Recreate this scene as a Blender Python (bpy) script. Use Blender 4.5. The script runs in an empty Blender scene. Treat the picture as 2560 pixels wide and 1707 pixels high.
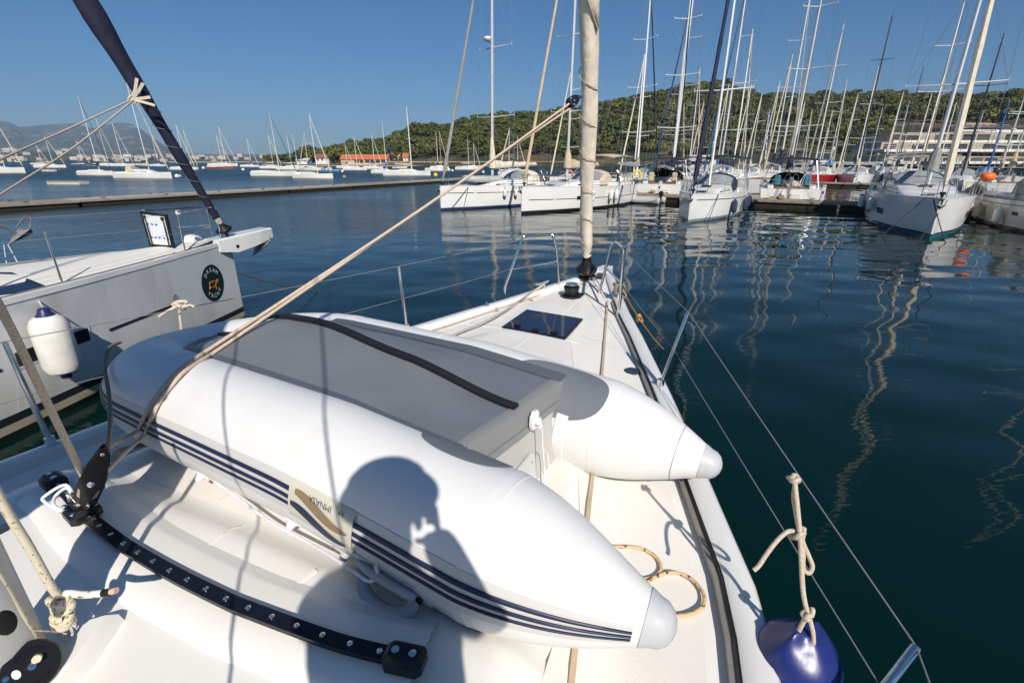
import bpy, bmesh, math, random
import numpy as np
from mathutils import Vector, Matrix, Quaternion
R = math.radians
random.seed(7); rng = np.random.default_rng(11)
SC = bpy.context.scene
COL = SC.collection
PI = math.pi
HAZE = 1.0e-4

# ---------------------------------------------------------------- camera geometry
EYE = 3.0
PITCH = R(20.48)
FPX = 1209.0
CPX, SPX = math.cos(PITCH), math.sin(PITCH)
def ray(px, py):
    xc = (px-1280.0)/FPX; yu = (853.5-py)/FPX
    return Vector((xc, CPX+yu*SPX, -SPX+yu*CPX))
def G(px, py, z=0.0):
    """the place on the level z that is seen in direction (px, py)"""
    d = ray(px, py); t = (z-EYE)/d.z
    return Vector((d.x*t, d.y*t, z))
def AT(px, py, Y):
    d = ray(px, py); t = Y/d.y
    return Vector((d.x*t, Y, EYE+d.z*t))

# ---------------------------------------------------------------- mesh helpers
class MB:
    def __init__(self):
        self.v = []; self.f = []; self.m = []; self.mi = 0
    def add(self, vs, fs):
        o = len(self.v)
        self.v.extend([tuple(p) for p in vs])
        self.f.extend([tuple(i+o for i in f) for f in fs])
        self.m.extend([self.mi]*len(fs))
        return self
    def box(self, c, s, rot=None, bev=0.0):
        x, y, z = s[0]/2, s[1]/2, s[2]/2
        if bev > 0:
            b = min(bev, x*.9, y*.9, z*.9)
            rings = []
            for zz, k in ((-z, b), (-z+b, 0), (z-b, 0), (z, b)):
                ring = []
                for sx, sy in ((1, 1), (-1, 1), (-1, -1), (1, -1)):
                    ax, ay = x-k, y-k
                    if sx*sy > 0: ring += [(sx*ax, sy*(ay-b), zz), (sx*(ax-b), sy*ay, zz)]
                    else: ring += [(sx*(ax-b), sy*ay, zz), (sx*ax, sy*(ay-b), zz)]
                rings.append(ring)
            vs = [p for r in rings for p in r]; n = 8; fs = []
            for i in range(3):
                for j in range(n): fs.append((i*n+j, i*n+(j+1) % n, (i+1)*n+(j+1) % n, (i+1)*n+j))
            fs.append(tuple(range(n-1, -1, -1))); fs.append(tuple(range(3*n, 4*n)))
        else:
            vs = [(sx*x, sy*y, sz*z) for sz in (-1, 1) for sx, sy in ((1, 1), (-1, 1), (-1, -1), (1, -1))]
            fs = [(3, 2, 1, 0), (4, 5, 6, 7)]+[(i, (i+1) % 4, 4+(i+1) % 4, 4+i) for i in range(4)]
        c = Vector(c)
        if rot is None: vs = [Vector(p)+c for p in vs]
        else: vs = [rot @ Vector(p)+c for p in vs]
        return self.add(vs, fs)
    def tube(self, pts, r, seg=8, cap=True, closed=False, flat=1.0, up=None):
        pts = [Vector(p) for p in pts]; n = len(pts)
        rs = list(r) if hasattr(r, '__len__') else [r]*n
        fr = frames(pts, closed, up)
        vs = []
        for i in range(n):
            a, b = fr[i]
            for k in range(seg):
                t = 2*PI*k/seg
                vs.append(pts[i]+(a*math.cos(t)+b*(math.sin(t)*flat))*rs[i])
        fs = []
        for i in range(n if closed else n-1):
            j = (i+1) % n
            for k in range(seg):
                l = (k+1) % seg
                fs.append((i*seg+k, i*seg+l, j*seg+l, j*seg+k))
        if cap and not closed:
            fs.append(tuple(range(seg-1, -1, -1))); fs.append(tuple(range((n-1)*seg, n*seg)))
        return self.add(vs, fs)
    def line(self, a, b, r, seg=6): return self.tube([a, b], r, seg)
    def strip(self, pts, normals, w, th):
        """a flat strap of width w and thickness th that follows pts"""
        pts = [Vector(p) for p in pts]; n = len(pts); vs = []; fs = []
        for i in range(n):
            t = (pts[min(i+1, n-1)]-pts[max(i-1, 0)]).normalized()
            nn = Vector(normals[i] if isinstance(normals, list) else normals).normalized()
            s = t.cross(nn).normalized(); nn = s.cross(t).normalized()
            vs += [pts[i]+s*w/2, pts[i]-s*w/2, pts[i]-s*w/2+nn*th, pts[i]+s*w/2+nn*th]
        for i in range(n-1):
            for k in range(4):
                l = (k+1) % 4; fs.append((i*4+k, (i+1)*4+k, (i+1)*4+l, i*4+l))
        fs += [(0, 1, 2, 3), (n*4-1, n*4-2, n*4-3, n*4-4)]
        return self.add(vs, fs)
    def rings(self, rings, closed=True, cap0=False, cap1=False):
        n = len(rings[0]); vs = [p for r in rings for p in r]; fs = []
        for i in range(len(rings)-1):
            for k in range(n if closed else n-1):
                l = (k+1) % n
                fs.append((i*n+k, i*n+l, (i+1)*n+l, (i+1)*n+k))
        if cap0: fs.append(tuple(range(n-1, -1, -1)))
        if cap1: fs.append(tuple(range((len(rings)-1)*n, len(rings)*n)))
        return self.add(vs, fs)
    def lathe(self, prof, seg=16, mat=None, cap=True):
        mat = mat or Matrix.Identity(4)
        rg = [[mat @ Vector((r*math.cos(2*PI*k/seg), r*math.sin(2*PI*k/seg), z)) for k in range(seg)] for r, z in prof]
        return self.rings(rg, True, cap, cap)
    def ball(self, c, r, seg=12, rings=8, mat=None):
        prof = [(max(1e-4, math.sin(PI*i/rings)), -math.cos(PI*i/rings)) for i in range(rings+1)]
        r = Vector(r) if hasattr(r, '__len__') else Vector((r, r, r))
        M = Matrix.Translation(Vector(c)) @ (mat or Matrix.Identity(4)) @ Matrix.Diagonal((r.x, r.y, r.z, 1))
        return self.lathe(prof, seg, M)
    def prism(self, outline, z0, z1, mat=None):
        mat = mat or Matrix.Identity(4); n = len(outline)
        vs = [mat @ Vector((x, y, z0)) for x, y in outline]+[mat @ Vector((x, y, z1)) for x, y in outline]
        fs = [tuple(range(n-1, -1, -1)), tuple(range(n, 2*n))]+[(i, (i+1) % n, n+(i+1) % n, n+i) for i in range(n)]
        return self.add(vs, fs)
    def build(self, name, mat, parent=None, smooth=35, loc=None):
        me = bpy.data.meshes.new(name); me.from_pydata(self.v, [], self.f)
        mats = mat if isinstance(mat, (list, tuple)) else [mat]
        for m in mats: me.materials.append(m)
        if len(mats) > 1: me.polygons.foreach_set('material_index', self.m)
        bm = bmesh.new(); bm.from_mesh(me); bmesh.ops.recalc_face_normals(bm, faces=bm.faces); bm.to_mesh(me); bm.free()
        if smooth:
            me.shade_smooth(); me.set_sharp_from_angle(angle=R(smooth))
        o = bpy.data.objects.new(name, me); COL.objects.link(o)
        if parent: o.parent = parent
        if loc is not None: o.location = loc
        return o

def frames(pts, closed=False, up=None):
    n = len(pts); T = []
    for i in range(n):
        if closed: t = pts[(i+1) % n]-pts[i-1]
        else: t = pts[min(i+1, n-1)]-pts[max(i-1, 0)]
        T.append(t.normalized() if t.length > 1e-9 else Vector((0, 0, 1)))
    u = Vector(up) if up else (Vector((0, 0, 1)) if abs(T[0].z) < .9 else Vector((1, 0, 0)))
    a = T[0].cross(u).normalized(); out = []
    for i in range(n):
        if up: a = T[i].cross(Vector(up))
        a = a-T[i]*a.dot(T[i])
        if a.length < 1e-6: a = T[i].orthogonal()
        a.normalize(); out.append((a.copy(), T[i].cross(a)*-1))
    return out

def smooth_path(pts, n=6, closed=False):
    pts = [Vector(p) for p in pts]; N = len(pts); out = []
    for i in range(N if closed else N-1):
        if closed: p0, p1, p2, p3 = pts[i-1], pts[i], pts[(i+1) % N], pts[(i+2) % N]
        else: p0, p1, p2, p3 = pts[max(i-1, 0)], pts[i], pts[i+1], pts[min(i+2, N-1)]
        for k in range(n):
            t = k/n
            out.append(.5*((2*p1)+(p2-p0)*t+(2*p0-5*p1+4*p2-p3)*t*t+(3*p1-p0-3*p2+p3)*t**3))
    if not closed: out.append(pts[-1])
    return out
def sag(a, b, d, n=10):
    a, b = Vector(a), Vector(b)
    return [a.lerp(b, i/n)-Vector((0, 0, d*4*(i/n)*(1-i/n))) for i in range(n+1)]
def sstep(a, b, x):
    t = min(1, max(0, (x-a)/(b-a))); return t*t*(3-2*t)
def interp(x, xs, ys): return float(np.interp(x, xs, ys))

def tag(o, label, cat, group=None):
    o['label'] = label; o['category'] = cat
    if group: o['group'] = group
    return o
def thing(name, label, cat, loc=(0, 0, 0), rz=0.0, group=None):
    o = bpy.data.objects.new(name, None); COL.objects.link(o)
    o.empty_display_size = .1
    o.location = loc; o.rotation_euler = (0, 0, rz)
    return tag(o, label, cat, group)
def struct(o, kind='structure'):
    o['kind'] = kind; return o

# ---------------------------------------------------------------- materials
MATS = {}
def mat(name, col, rough=.5, metal=0.0, var=.0, vscale=3.0, bump=0.0, bscale=60.0, coat=0.0, detail=4, col2=None, lo=.4, hi=.7, spec=.5, stretch=None, trans=0.0, ior=1.45):
    if name in MATS: return MATS[name]
    m = bpy.data.materials.new(name); m.use_nodes = True
    nt = m.node_tree; N = nt.nodes; L = nt.links
    b = N['Principled BSDF']
    c4 = (*col, 1)
    b.inputs['Base Color'].default_value = c4
    b.inputs['Roughness'].default_value = rough; b.inputs['Metallic'].default_value = metal
    b.inputs['Coat Weight'].default_value = coat; b.inputs['Specular IOR Level'].default_value = spec
    b.inputs['Transmission Weight'].default_value = trans; b.inputs['IOR'].default_value = ior
    tc = N.new('ShaderNodeTexCoord'); src = tc.outputs['Object']
    if stretch:
        mp = N.new('ShaderNodeMapping'); mp.inputs['Scale'].default_value = stretch
        L.new(src, mp.inputs['Vector']); src = mp.outputs['Vector']
    if var > 0 or col2:
        n = N.new('ShaderNodeTexNoise'); n.inputs['Scale'].default_value = vscale; n.inputs['Detail'].default_value = detail
        L.new(src, n.inputs['Vector'])
        r = N.new('ShaderNodeValToRGB'); r.color_ramp.elements[0].position = lo; r.color_ramp.elements[1].position = hi
        c2 = col2 or tuple(x*(1-var) for x in col)
        r.color_ramp.elements[0].color = c4; r.color_ramp.elements[1].color = (*c2, 1)
        L.new(n.outputs['Fac'], r.inputs['Fac']); L.new(r.outputs['Color'], b.inputs['Base Color'])
        mr = N.new('ShaderNodeMapRange'); mr.inputs['To Min'].default_value = rough*.85; mr.inputs['To Max'].default_value = min(1, rough*1.2)
        L.new(n.outputs['Fac'], mr.inputs['Value']); L.new(mr.outputs['Result'], b.inputs['Roughness'])
    if bump > 0:
        n2 = N.new('ShaderNodeTexNoise'); n2.inputs['Scale'].default_value = bscale; n2.inputs['Detail'].default_value = 3
        L.new(src, n2.inputs['Vector'])
        bp = N.new('ShaderNodeBump'); bp.inputs['Strength'].default_value = 1.0; bp.inputs['Distance'].default_value = bump
        L.new(n2.outputs['Fac'], bp.inputs['Height']); L.new(bp.outputs['Normal'], b.inputs['Normal'])
    MATS[name] = m
    return m
def nodes(m): return m.node_tree.nodes, m.node_tree.links, m.node_tree.nodes['Principled BSDF']

GEL = mat('gelcoat_white', (.77, .76, .735), .22, var=.06, vscale=1.7, coat=.3)
GELB = mat('gelcoat_cream', (.78, .73, .63), .25, var=.08, vscale=1.7, coat=.2)
ALU = mat('mast_aluminium', (.70, .70, .70), .35, .2, var=.15, vscale=2)
ALUW = mat('mast_white_paint', (.80, .80, .78), .3, 0, var=.05)
ALUD = mat('mast_dark', (.035, .035, .04), .35)
STEEL = mat('stainless_steel', (.80, .78, .75), .18, 1.0, bump=.0003, bscale=40)
WIRE = mat('rigging_wire', (.20, .205, .21), .6, .0, spec=.2)
BLACKP = mat('black_plastic', (.012, .012, .013), .38, var=.4, vscale=8, bump=.0004, bscale=200)
GLASS = mat('dark_window', (.012, .014, .018), .05, 0, spec=.6)
NAVY = mat('navy_canvas', (.014, .018, .05), .75, var=.3, vscale=4, bump=.012, bscale=9)
BLUEC = mat('blue_canvas', (.02, .12, .42), .75, var=.25, vscale=4, bump=.012, bscale=9)
BEIGE = mat('beige_canvas', (.58, .48, .34), .8, var=.2, vscale=4, bump=.015, bscale=8)
CREAM = mat('cream_canvas', (.70, .63, .50), .8, var=.15, vscale=5, bump=.012, bscale=7)
GREYC = mat('grey_canvas', (.30, .29, .27), .8, var=.2, vscale=4, bump=.012, bscale=8)
BLACKC = mat('black_canvas', (.015, .016, .02), .7, var=.3, vscale=4, bump=.012, bscale=8)
TEALC = mat('teal_canvas', (.02, .18, .16), .7, var=.2)
TANC = mat('tan_canvas', (.60, .46, .30), .8, var=.2, vscale=4)
GREENC = mat('green_canvas', (.02, .08, .05), .8, var=.2)
VINYL = mat('clear_vinyl', (.30, .32, .34), .12, 0, var=.3, vscale=5, spec=.8)
FENW = mat('white_fender_vinyl', (.78, .76, .71), .35, var=.15, vscale=6, lo=.45, hi=.75)
FENB = mat('blue_fender_vinyl', (.016, .027, .17), .33, var=.3, vscale=14, detail=6, bump=.001, bscale=12)
FENN = mat('navy_fender_cover', (.03, .035, .09), .8)
TAN = mat('tan_rope', (.56, .40, .27), .75, var=.35, vscale=90, bump=.004, bscale=260, detail=1)
CREAMR = mat('cream_rope', (.70, .62, .50), .8, var=.25, vscale=90, bump=.004, bscale=260, detail=1)
WHITER = mat('white_rope', (.82, .83, .88), .7, var=.15, vscale=80, bump=.003, bscale=300, detail=1)
ORANGE = mat('orange_plastic', (.85, .17, .02), .45)
RED = mat('red_gelcoat', (.32, .012, .012), .2, coat=.4)
BLUEH = mat('blue_gelcoat', (.02, .06, .22), .2, coat=.4)
BLUEL = mat('light_blue_gelcoat', (.08, .28, .52), .25)
YELLOW = mat('yellow_plastic', (.85, .55, .02), .4)
WOOD = mat('pontoon_wood', (.42, .30, .19), .85, var=.45, vscale=2.5, bump=.01, bscale=20, stretch=(1, 6, 1))
CONC = mat('weathered_concrete', (.43, .385, .32), .9, var=.4, vscale=1.2, bump=.01, bscale=14)
WEED = mat('wet_weed', (.035, .028, .015), .6, var=.5, vscale=5, bump=.02, bscale=12)
REDC = mat('red_cloth', (.5, .03, .03), .8)
from mathutils import noise as mnoise
# ---------------------------------------------------------------- camera, sun, sky
cam = bpy.data.cameras.new('camera'); camo = bpy.data.objects.new('camera', cam); COL.objects.link(camo)
cam.sensor_width = 36.0; cam.lens = FPX/2560*36.0
camo.location = (0, 0, EYE); camo.rotation_euler = (R(90)-PITCH, 0, 0)
cam.clip_start = .02; cam.clip_end = 30000
SC.camera = camo
SUNV = Vector((.235, -.81, .655)).normalized()     # towards the sun
EL = math.asin(SUNV.z); AZ = math.atan2(SUNV.x, SUNV.y)
ld = bpy.data.lights.new('sun', 'SUN'); ld.energy = 4.8; ld.angle = R(.53); ld.color = (1.0, .93, .83)
lo = bpy.data.objects.new('sun', ld); COL.objects.link(lo)
lo.rotation_euler = (-SUNV).to_track_quat('-Z', 'Y').to_euler(); lo.location = (30, -100, 90)
W = bpy.data.worlds.new('World'); SC.world = W; W.use_nodes = True
wn, wl = W.node_tree.nodes, W.node_tree.links
sky = wn.new('ShaderNodeTexSky'); sky.sky_type = 'NISHITA'; sky.sun_disc = False
sky.sun_elevation = EL; sky.sun_rotation = AZ; sky.altitude = 0
sky.air_density = 1.0; sky.dust_density = .35; sky.ozone_density = 3.0
bg = wn['Background']; bg.inputs['Strength'].default_value = .083
hs = wn.new('ShaderNodeHueSaturation'); hs.inputs['Saturation'].default_value = 1.22; hs.inputs['Value'].default_value = 1.0
# a dry, deep blue sky: the low part is darker and bluer than the model's pale band
wtc = wn.new('ShaderNodeTexCoord'); wsp = wn.new('ShaderNodeSeparateXYZ'); wl.new(wtc.outputs['Generated'], wsp.inputs['Vector'])
wr_ = wn.new('ShaderNodeValToRGB'); wl.new(wsp.outputs['Z'], wr_.inputs['Fac'])
we = wr_.color_ramp.elements; we[0].position = 0.0; we[0].color = (.34, .48, .68, 1); we[1].position = .75; we[1].color = (.85, .95, .96, 1)
q_ = we.new(.12); q_.color = (.41, .59, .76, 1); q_ = we.new(.30); q_.color = (.50, .69, .80, 1)
wmx = wn.new('ShaderNodeMix'); wmx.data_type = 'RGBA'; wmx.blend_type = 'MULTIPLY'; wmx.inputs[0].default_value = 1.0
wl.new(sky.outputs['Color'], hs.inputs['Color']); wl.new(hs.outputs['Color'], wmx.inputs[6]); wl.new(wr_.outputs['Color'], wmx.inputs[7]); wl.new(wmx.outputs[2], bg.inputs['Color'])
SC.view_settings.view_transform = 'Standard'; SC.view_settings.look = 'None'
SC.view_settings.exposure = 0.10; SC.view_settings.gamma = 1.0
SC.render.engine = 'CYCLES'
cy = SC.cycles
cy.use_denoising = True
try: cy.denoiser = 'OPENIMAGEDENOISE'
except Exception: pass
cy.max_bounces = 6; cy.diffuse_bounces = 3; cy.glossy_bounces = 4; cy.transmission_bounces = 4; cy.volume_bounces = 0
cy.transparent_max_bounces = 6; cy.sample_clamp_indirect = 6.0
cy.caustics_reflective = False; cy.caustics_refractive = False
cy.use_adaptive_sampling = True; cy.adaptive_threshold = .015

# ---------------------------------------------------------------- water
wm = bpy.data.materials.new('sea_water'); wm.use_nodes = True
N, L, b = nodes(wm)
b.inputs['Base Color'].default_value = (.0004, .0118, .0092, 1); b.inputs['Roughness'].default_value = .03
b.inputs['IOR'].default_value = 1.333
tc = N.new('ShaderNodeTexCoord')
def wnoise(scale, amp, stretch=(1, 1, 1), detail=1.0, rot=0.0):
    mp = N.new('ShaderNodeMapping'); mp.inputs['Scale'].default_value = stretch; mp.inputs['Rotation'].default_value = (0, 0, rot)
    L.new(tc.outputs['Object'], mp.inputs['Vector'])
    n = N.new('ShaderNodeTexNoise'); n.inputs['Scale'].default_value = scale; n.inputs['Detail'].default_value = detail
    n.inputs['Roughness'].default_value = .4
    L.new(mp.outputs['Vector'], n.inputs['Vector'])
    m = N.new('ShaderNodeMath'); m.operation = 'MULTIPLY'; m.inputs[1].default_value = amp
    L.new(n.outputs['Fac'], m.inputs[0]); return m.outputs[0]
def madd(a, b_):
    m = N.new('ShaderNodeMath'); m.operation = 'ADD'; L.new(a, m.inputs[0]); L.new(b_, m.inputs[1]); return m.outputs[0]
def mmul(a, b_):
    m = N.new('ShaderNodeMath'); m.operation = 'MULTIPLY'; L.new(a, m.inputs[0]); L.new(b_, m.inputs[1]); return m.outputs[0]
swell = wnoise(.55, .060, (1, 1.5, 1), 0.0, R(20))
mid = wnoise(1.3, .0085, (1, 1.35, 1), 0.0, R(-14))
fine = wnoise(6.0, .0100, (1, 2.6, 1), 1.0, R(8))
# wind lies on the open water beyond the pontoons, the basin is calmer
pos = N.new('ShaderNodeSeparateXYZ'); L.new(tc.outputs['Object'], pos.inputs['Vector'])
patch = wnoise(.05, 1.0, (1, 2.2, 1), 2.0, R(12))
def maprange(v, a, b_, c, d):
    m = N.new('ShaderNodeMapRange'); m.inputs[1].default_value = a; m.inputs[2].default_value = b_; m.inputs[3].default_value = c; m.inputs[4].default_value = d
    m.interpolation_type = 'SMOOTHSTEP'; L.new(v, m.inputs[0]); return m.outputs[0]
wx = maprange(pos.outputs['X'], 10, -10, 0.0, 1.9)
wy = maprange(pos.outputs['Y'], 6, 45, .35, 1.0)
wp = maprange(patch, .35, .62, .35, 1.25)
wind = mmul(mmul(wx, wy), wp)
calm = maprange(pos.outputs['X'], -9, 5, .28, 1.0)
far_ = maprange(pos.outputs['Y'], 40, 110, 0.0, 1.0)
h = madd(madd(mmul(swell, calm), mid), mmul(fine, wind))
rg_ = mmul(maprange(pos.outputs['X'], 8, -10, 0.0, .10), wy)
rr_ = N.new('ShaderNodeMath'); rr_.operation = 'MULTIPLY_ADD'; rr_.inputs[1].default_value = .20; L.new(far_, rr_.inputs[0]); L.new(rg_, rr_.inputs[2])
r2_ = N.new('ShaderNodeMath'); r2_.operation = 'ADD'; r2_.inputs[1].default_value = .028; L.new(rr_.outputs[0], r2_.inputs[0]); L.new(r2_.outputs[0], b.inputs['Roughness'])
bp = N.new('ShaderNodeBump'); bp.inputs['Strength'].default_value = 1.0; bp.inputs['Distance'].default_value = 1.0
L.new(h, bp.inputs['Height']); L.new(bp.outputs['Normal'], b.inputs['Normal'])
mb = MB(); mb.add([(-7900, -300, 0), (7900, -300, 0), (7900, 7600, 0), (-7900, 7600, 0)], [(0, 1, 2, 3)])
water = struct(mb.build('sea_water', wm, smooth=0))
bed = MB(); bed.add([(-7900, -300, -3.5), (7900, -300, -3.5), (7900, 7600, -3.5), (-7900, 7600, -3.5)], [(0, 1, 2, 3)])
struct(bed.build('sea_bed', mat('silt', (.02, .05, .05), .9, var=.4, vscale=.4), smooth=0))

# ---------------------------------------------------------------- far land
def skyline(lst):
    """(azimuth X/Y, rise Z/Y) of each listed direction"""
    out = []
    for px, py in lst:
        d = ray(px, py); out.append((d.x/d.y, d.z/d.y))
    return out
def ridge_mesh(name, sk, Ysh, Yr, Yback, zsh, m, nu=160, ny=26, lump=0.0, seed=0, power=.8, base_cut=0.0):
    us = np.array([s[0] for s in sk]); rs = np.array([s[1] for s in sk])
    rg = np.random.default_rng(seed)
    U = np.linspace(us[0], us[-1], nu); V = []; F = []
    ph = rg.uniform(0, 6.28, (12, 3)); fr = rg.uniform(4, 40, (12, 2))
    for i, u in enumerate(U):
        rise = float(np.interp(u, us, rs)); yr = Yr(u); ys = Ysh(u); zr = EYE+rise*yr-base_cut
        for j in range(ny):
            t = j/(ny-1)*1.35
            if t <= 1: Y = ys+(yr-ys)*t; z = zsh+(zr-zsh)*(t**power)
            else: Y = yr+(Yback-yr)*(t-1)/.35; z = zr*(1-((t-1)/.35)**1.5)
            env = max(0, math.sin(PI*min(1, t)))*(zr-zsh)
            z += env*lump*6*mnoise.fractal(Vector((u*11+seed, t*2.6, seed*3.1)), .9, 2.1, 6)
            V.append((u*Y, Y, max(z, -2 if j == ny-1 else -.5)))
    for i in range(nu-1):
        for j in range(ny-1):
            F.append((i*ny+j, (i+1)*ny+j, (i+1)*ny+j+1, i*ny+j+1))
    mb = MB(); mb.add(V, F); return mb.build(name, m, smooth=60)
rock = mat('mountain_ground', (.050, .070, .042), .95, col2=(.20, .185, .165), vscale=.010, detail=9, lo=.50, hi=.70)
sk_m = skyline([(-500, 250), (-300, 262), (-120, 288), (0, 303), (25, 306), (49, 318), (75, 316), (110, 312), (143, 310), (184, 308), (210, 316), (232, 321), (261, 314), (294, 306), (325, 309), (351, 322), (372, 338), (392, 351), (429, 376), (470, 384), (560, 387), (640, 386), (760, 386), (900, 388)])
struct(ridge_mesh('mountain_range', sk_m, lambda u: 3200, lambda u: 5600, 6900, 6, rock, 320, 70, .030, 3))
lowm = mat('far_shore_ground', (.040, .060, .028), .95, col2=(.16, .13, .09), vscale=.03, detail=6, lo=.5, hi=.7)
sk_l = skyline([(-400, 366), (-200, 368), (-60, 372), (20, 380), (60, 376), (110, 377), (160, 380), (200, 392), (260, 394), (420, 396), (520, 394), (560, 390), (640, 392), (720, 394), (820, 396)])
struct(ridge_mesh('far_shore', sk_l, lambda u: 1300, lambda u: 1750, 2100, 1, lowm, 200, 14, .02, 5))
# ---------------------------------------------------------------- pine hill
SKH = [(655, 400), (690, 384), (722, 371), (774, 364), (802, 370), (831, 360), (886, 346), (920, 345), (954, 341), (995, 327), (1035, 308), (1076, 306), (1117, 305), (1183, 286), (1230, 278), (1269, 273), (1310, 276), (1351, 271), (1433, 264), (1501, 254), (1540, 243), (1611, 225), (1660, 216), (1693, 207), (1749, 199), (1802, 197), (1833, 203), (1848, 216), (1890, 221), (1930, 225), (2000, 229), (2060, 226), (2096, 225), (2158, 223), (2228, 225), (2284, 224), (2370, 231), (2467, 234), (2520, 230), (2560, 216), (2640, 205), (2760, 215), (2900, 235), (3200, 250), (3700, 300), (4300, 372)]
sk_h = skyline(SKH)
U0, U1 = sk_h[0][0], sk_h[-1][0]
_us = np.array([s[0] for s in sk_h]); _rs = np.array([s[1] for s in sk_h])
def YSH(u): return interp(u, [-.45, .1, .3, .6, 1.0, 1.4], [305, 300, 262, 215, 150, 120])
def YR(u): return YSH(u)+interp(u, [-.45, -.2, .3, .6, 1.0], [60, 110, 190, 200, 190])
def hill_z(u, Y, t=None):
    ys, yr = YSH(u), YR(u); rise = float(np.interp(u, _us, _rs)); zr = max(2.2, EYE+rise*yr-7.5)
    t = (Y-ys)/(yr-ys)
    if t <= 0: return 1.6
    if t <= 1: return 2.0+(zr-2.0)*t**.85
    return max(-2, zr*(1-((t-1)/.8)**2))
soil = mat('hill_ground', (.035, .042, .016), .95, col2=(.14, .10, .055), vscale=.05, detail=6, lo=.48, hi=.66)
mb = MB(); nu, ny = 150, 30; V = []; F = []
for i in range(nu):
    u = U0+(U1-U0)*i/(nu-1); ys, yr = YSH(u), YR(u)
    for j in range(ny):
        t = -.10+1.88*j/(ny-1); Y = ys+(yr-ys)*t; z = hill_z(u, Y)
        if j == 0: z = -1.0
        V.append((u*Y, Y, z))
for i in range(nu-1):
    for j in range(ny-1): F.append((i*ny+j, (i+1)*ny+j, (i+1)*ny+j+1, i*ny+j+1))
mb.add(V, F); struct(mb.build('pine_hill', soil, smooth=60))

leafm = bpy.data.materials.new('pine_foliage'); leafm.use_nodes = True
N, L, b = nodes(leafm)
geo = N.new('ShaderNodeNewGeometry'); at = N.new('ShaderNodeAttribute'); at.attribute_name = 'tint'
ramp = N.new('ShaderNodeValToRGB'); cr = ramp.color_ramp
cr.elements[0].position = 0; cr.elements[0].color = (.024, .036, .010, 1)
cr.elements[1].position = 1; cr.elements[1].color = (.205, .195, .046, 1)
e = cr.elements.new(.5); e.color = (.092, .104, .024, 1)
mx = N.new('ShaderNodeMath'); mx.operation = 'MULTIPLY_ADD'; mx.inputs[1].default_value = .34
L.new(geo.outputs['Random Per Island'], mx.inputs[0])
sub = N.new('ShaderNodeMath'); sub.operation = 'MULTIPLY'; sub.inputs[1].default_value = .66
L.new(at.outputs['Fac'], sub.inputs[0]); L.new(sub.outputs[0], mx.inputs[2])
L.new(mx.outputs[0], ramp.inputs['Fac']); L.new(ramp.outputs['Color'], b.inputs['Base Color'])
b.inputs['Roughness'].default_value = .75; b.inputs['Specular IOR Level'].default_value = .2
barkm = mat('pine_bark', (.12, .075, .05), .9, var=.3)

def crown(n_puff, n_leaf, cr_, hgt, leaf, rg, base):
    """leaf clumps spread over several flattened puffs; returns verts (n,4,3)"""
    quads = []
    for p in range(n_puff):
        a = rg.uniform(0, 2*PI); rr = cr_*math.sqrt(rg.uniform(0, 1))*.72
        c = np.array([rr*math.cos(a), rr*math.sin(a), base+hgt*(.25+.6*rg.uniform(0, 1))*(1-.45*(rr/cr_)**2)])
        rad = np.array([1, 1, .62])*cr_*rg.uniform(.36, .58)
        d = rg.normal(size=(n_leaf, 3)); d /= np.linalg.norm(d, axis=1)[:, None]
        d[:, 2] = np.where(d[:, 2] < -.35, -d[:, 2], d[:, 2])
        pos_ = c+d*rad*rg.uniform(.78, 1.06, (n_leaf, 1))
        nrm = d+rg.normal(scale=.55, size=(n_leaf, 3)); nrm /= np.linalg.norm(nrm, axis=1)[:, None]
        tmp = rg.normal(size=(n_leaf, 3)); t1 = np.cross(nrm, tmp); t1 /= np.linalg.norm(t1, axis=1)[:, None]
        t2 = np.cross(nrm, t1); s = leaf*rg.uniform(.6, 1.25, (n_leaf, 1))
        q = np.stack([pos_+t1*s, pos_+t2*s*.8, pos_-t1*s*.9, pos_-t2*s], 1)
        quads.append(q)
    return np.concatenate(quads)
def quads_object(name, quads, tint, m):
    n = len(quads); me = bpy.data.meshes.new(name)
    me.vertices.add(n*4); me.vertices.foreach_set('co', quads.reshape(-1).astype(np.float32))
    me.loops.add(n*4); me.loops.foreach_set('vertex_index', np.arange(n*4, dtype=np.int32))
    me.polygons.add(n); me.polygons.foreach_set('loop_start', np.arange(0, n*4, 4, dtype=np.int32))
    me.update(calc_edges=True); me.validate()
    a = me.attributes.new('tint', 'FLOAT', 'POINT'); a.data.foreach_set('value', np.repeat(tint, 4).astype(np.float32))
    me.materials.append(m)
    o = bpy.data.objects.new(name, me); COL.objects.link(o); return o
protos = [crown(int(rng.integers(6, 10)), 32, 1.0, .95, .145, rng, 0) for _ in range(9)]
Q = []; TT = []; cnt = 0
NT = 4300
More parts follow.
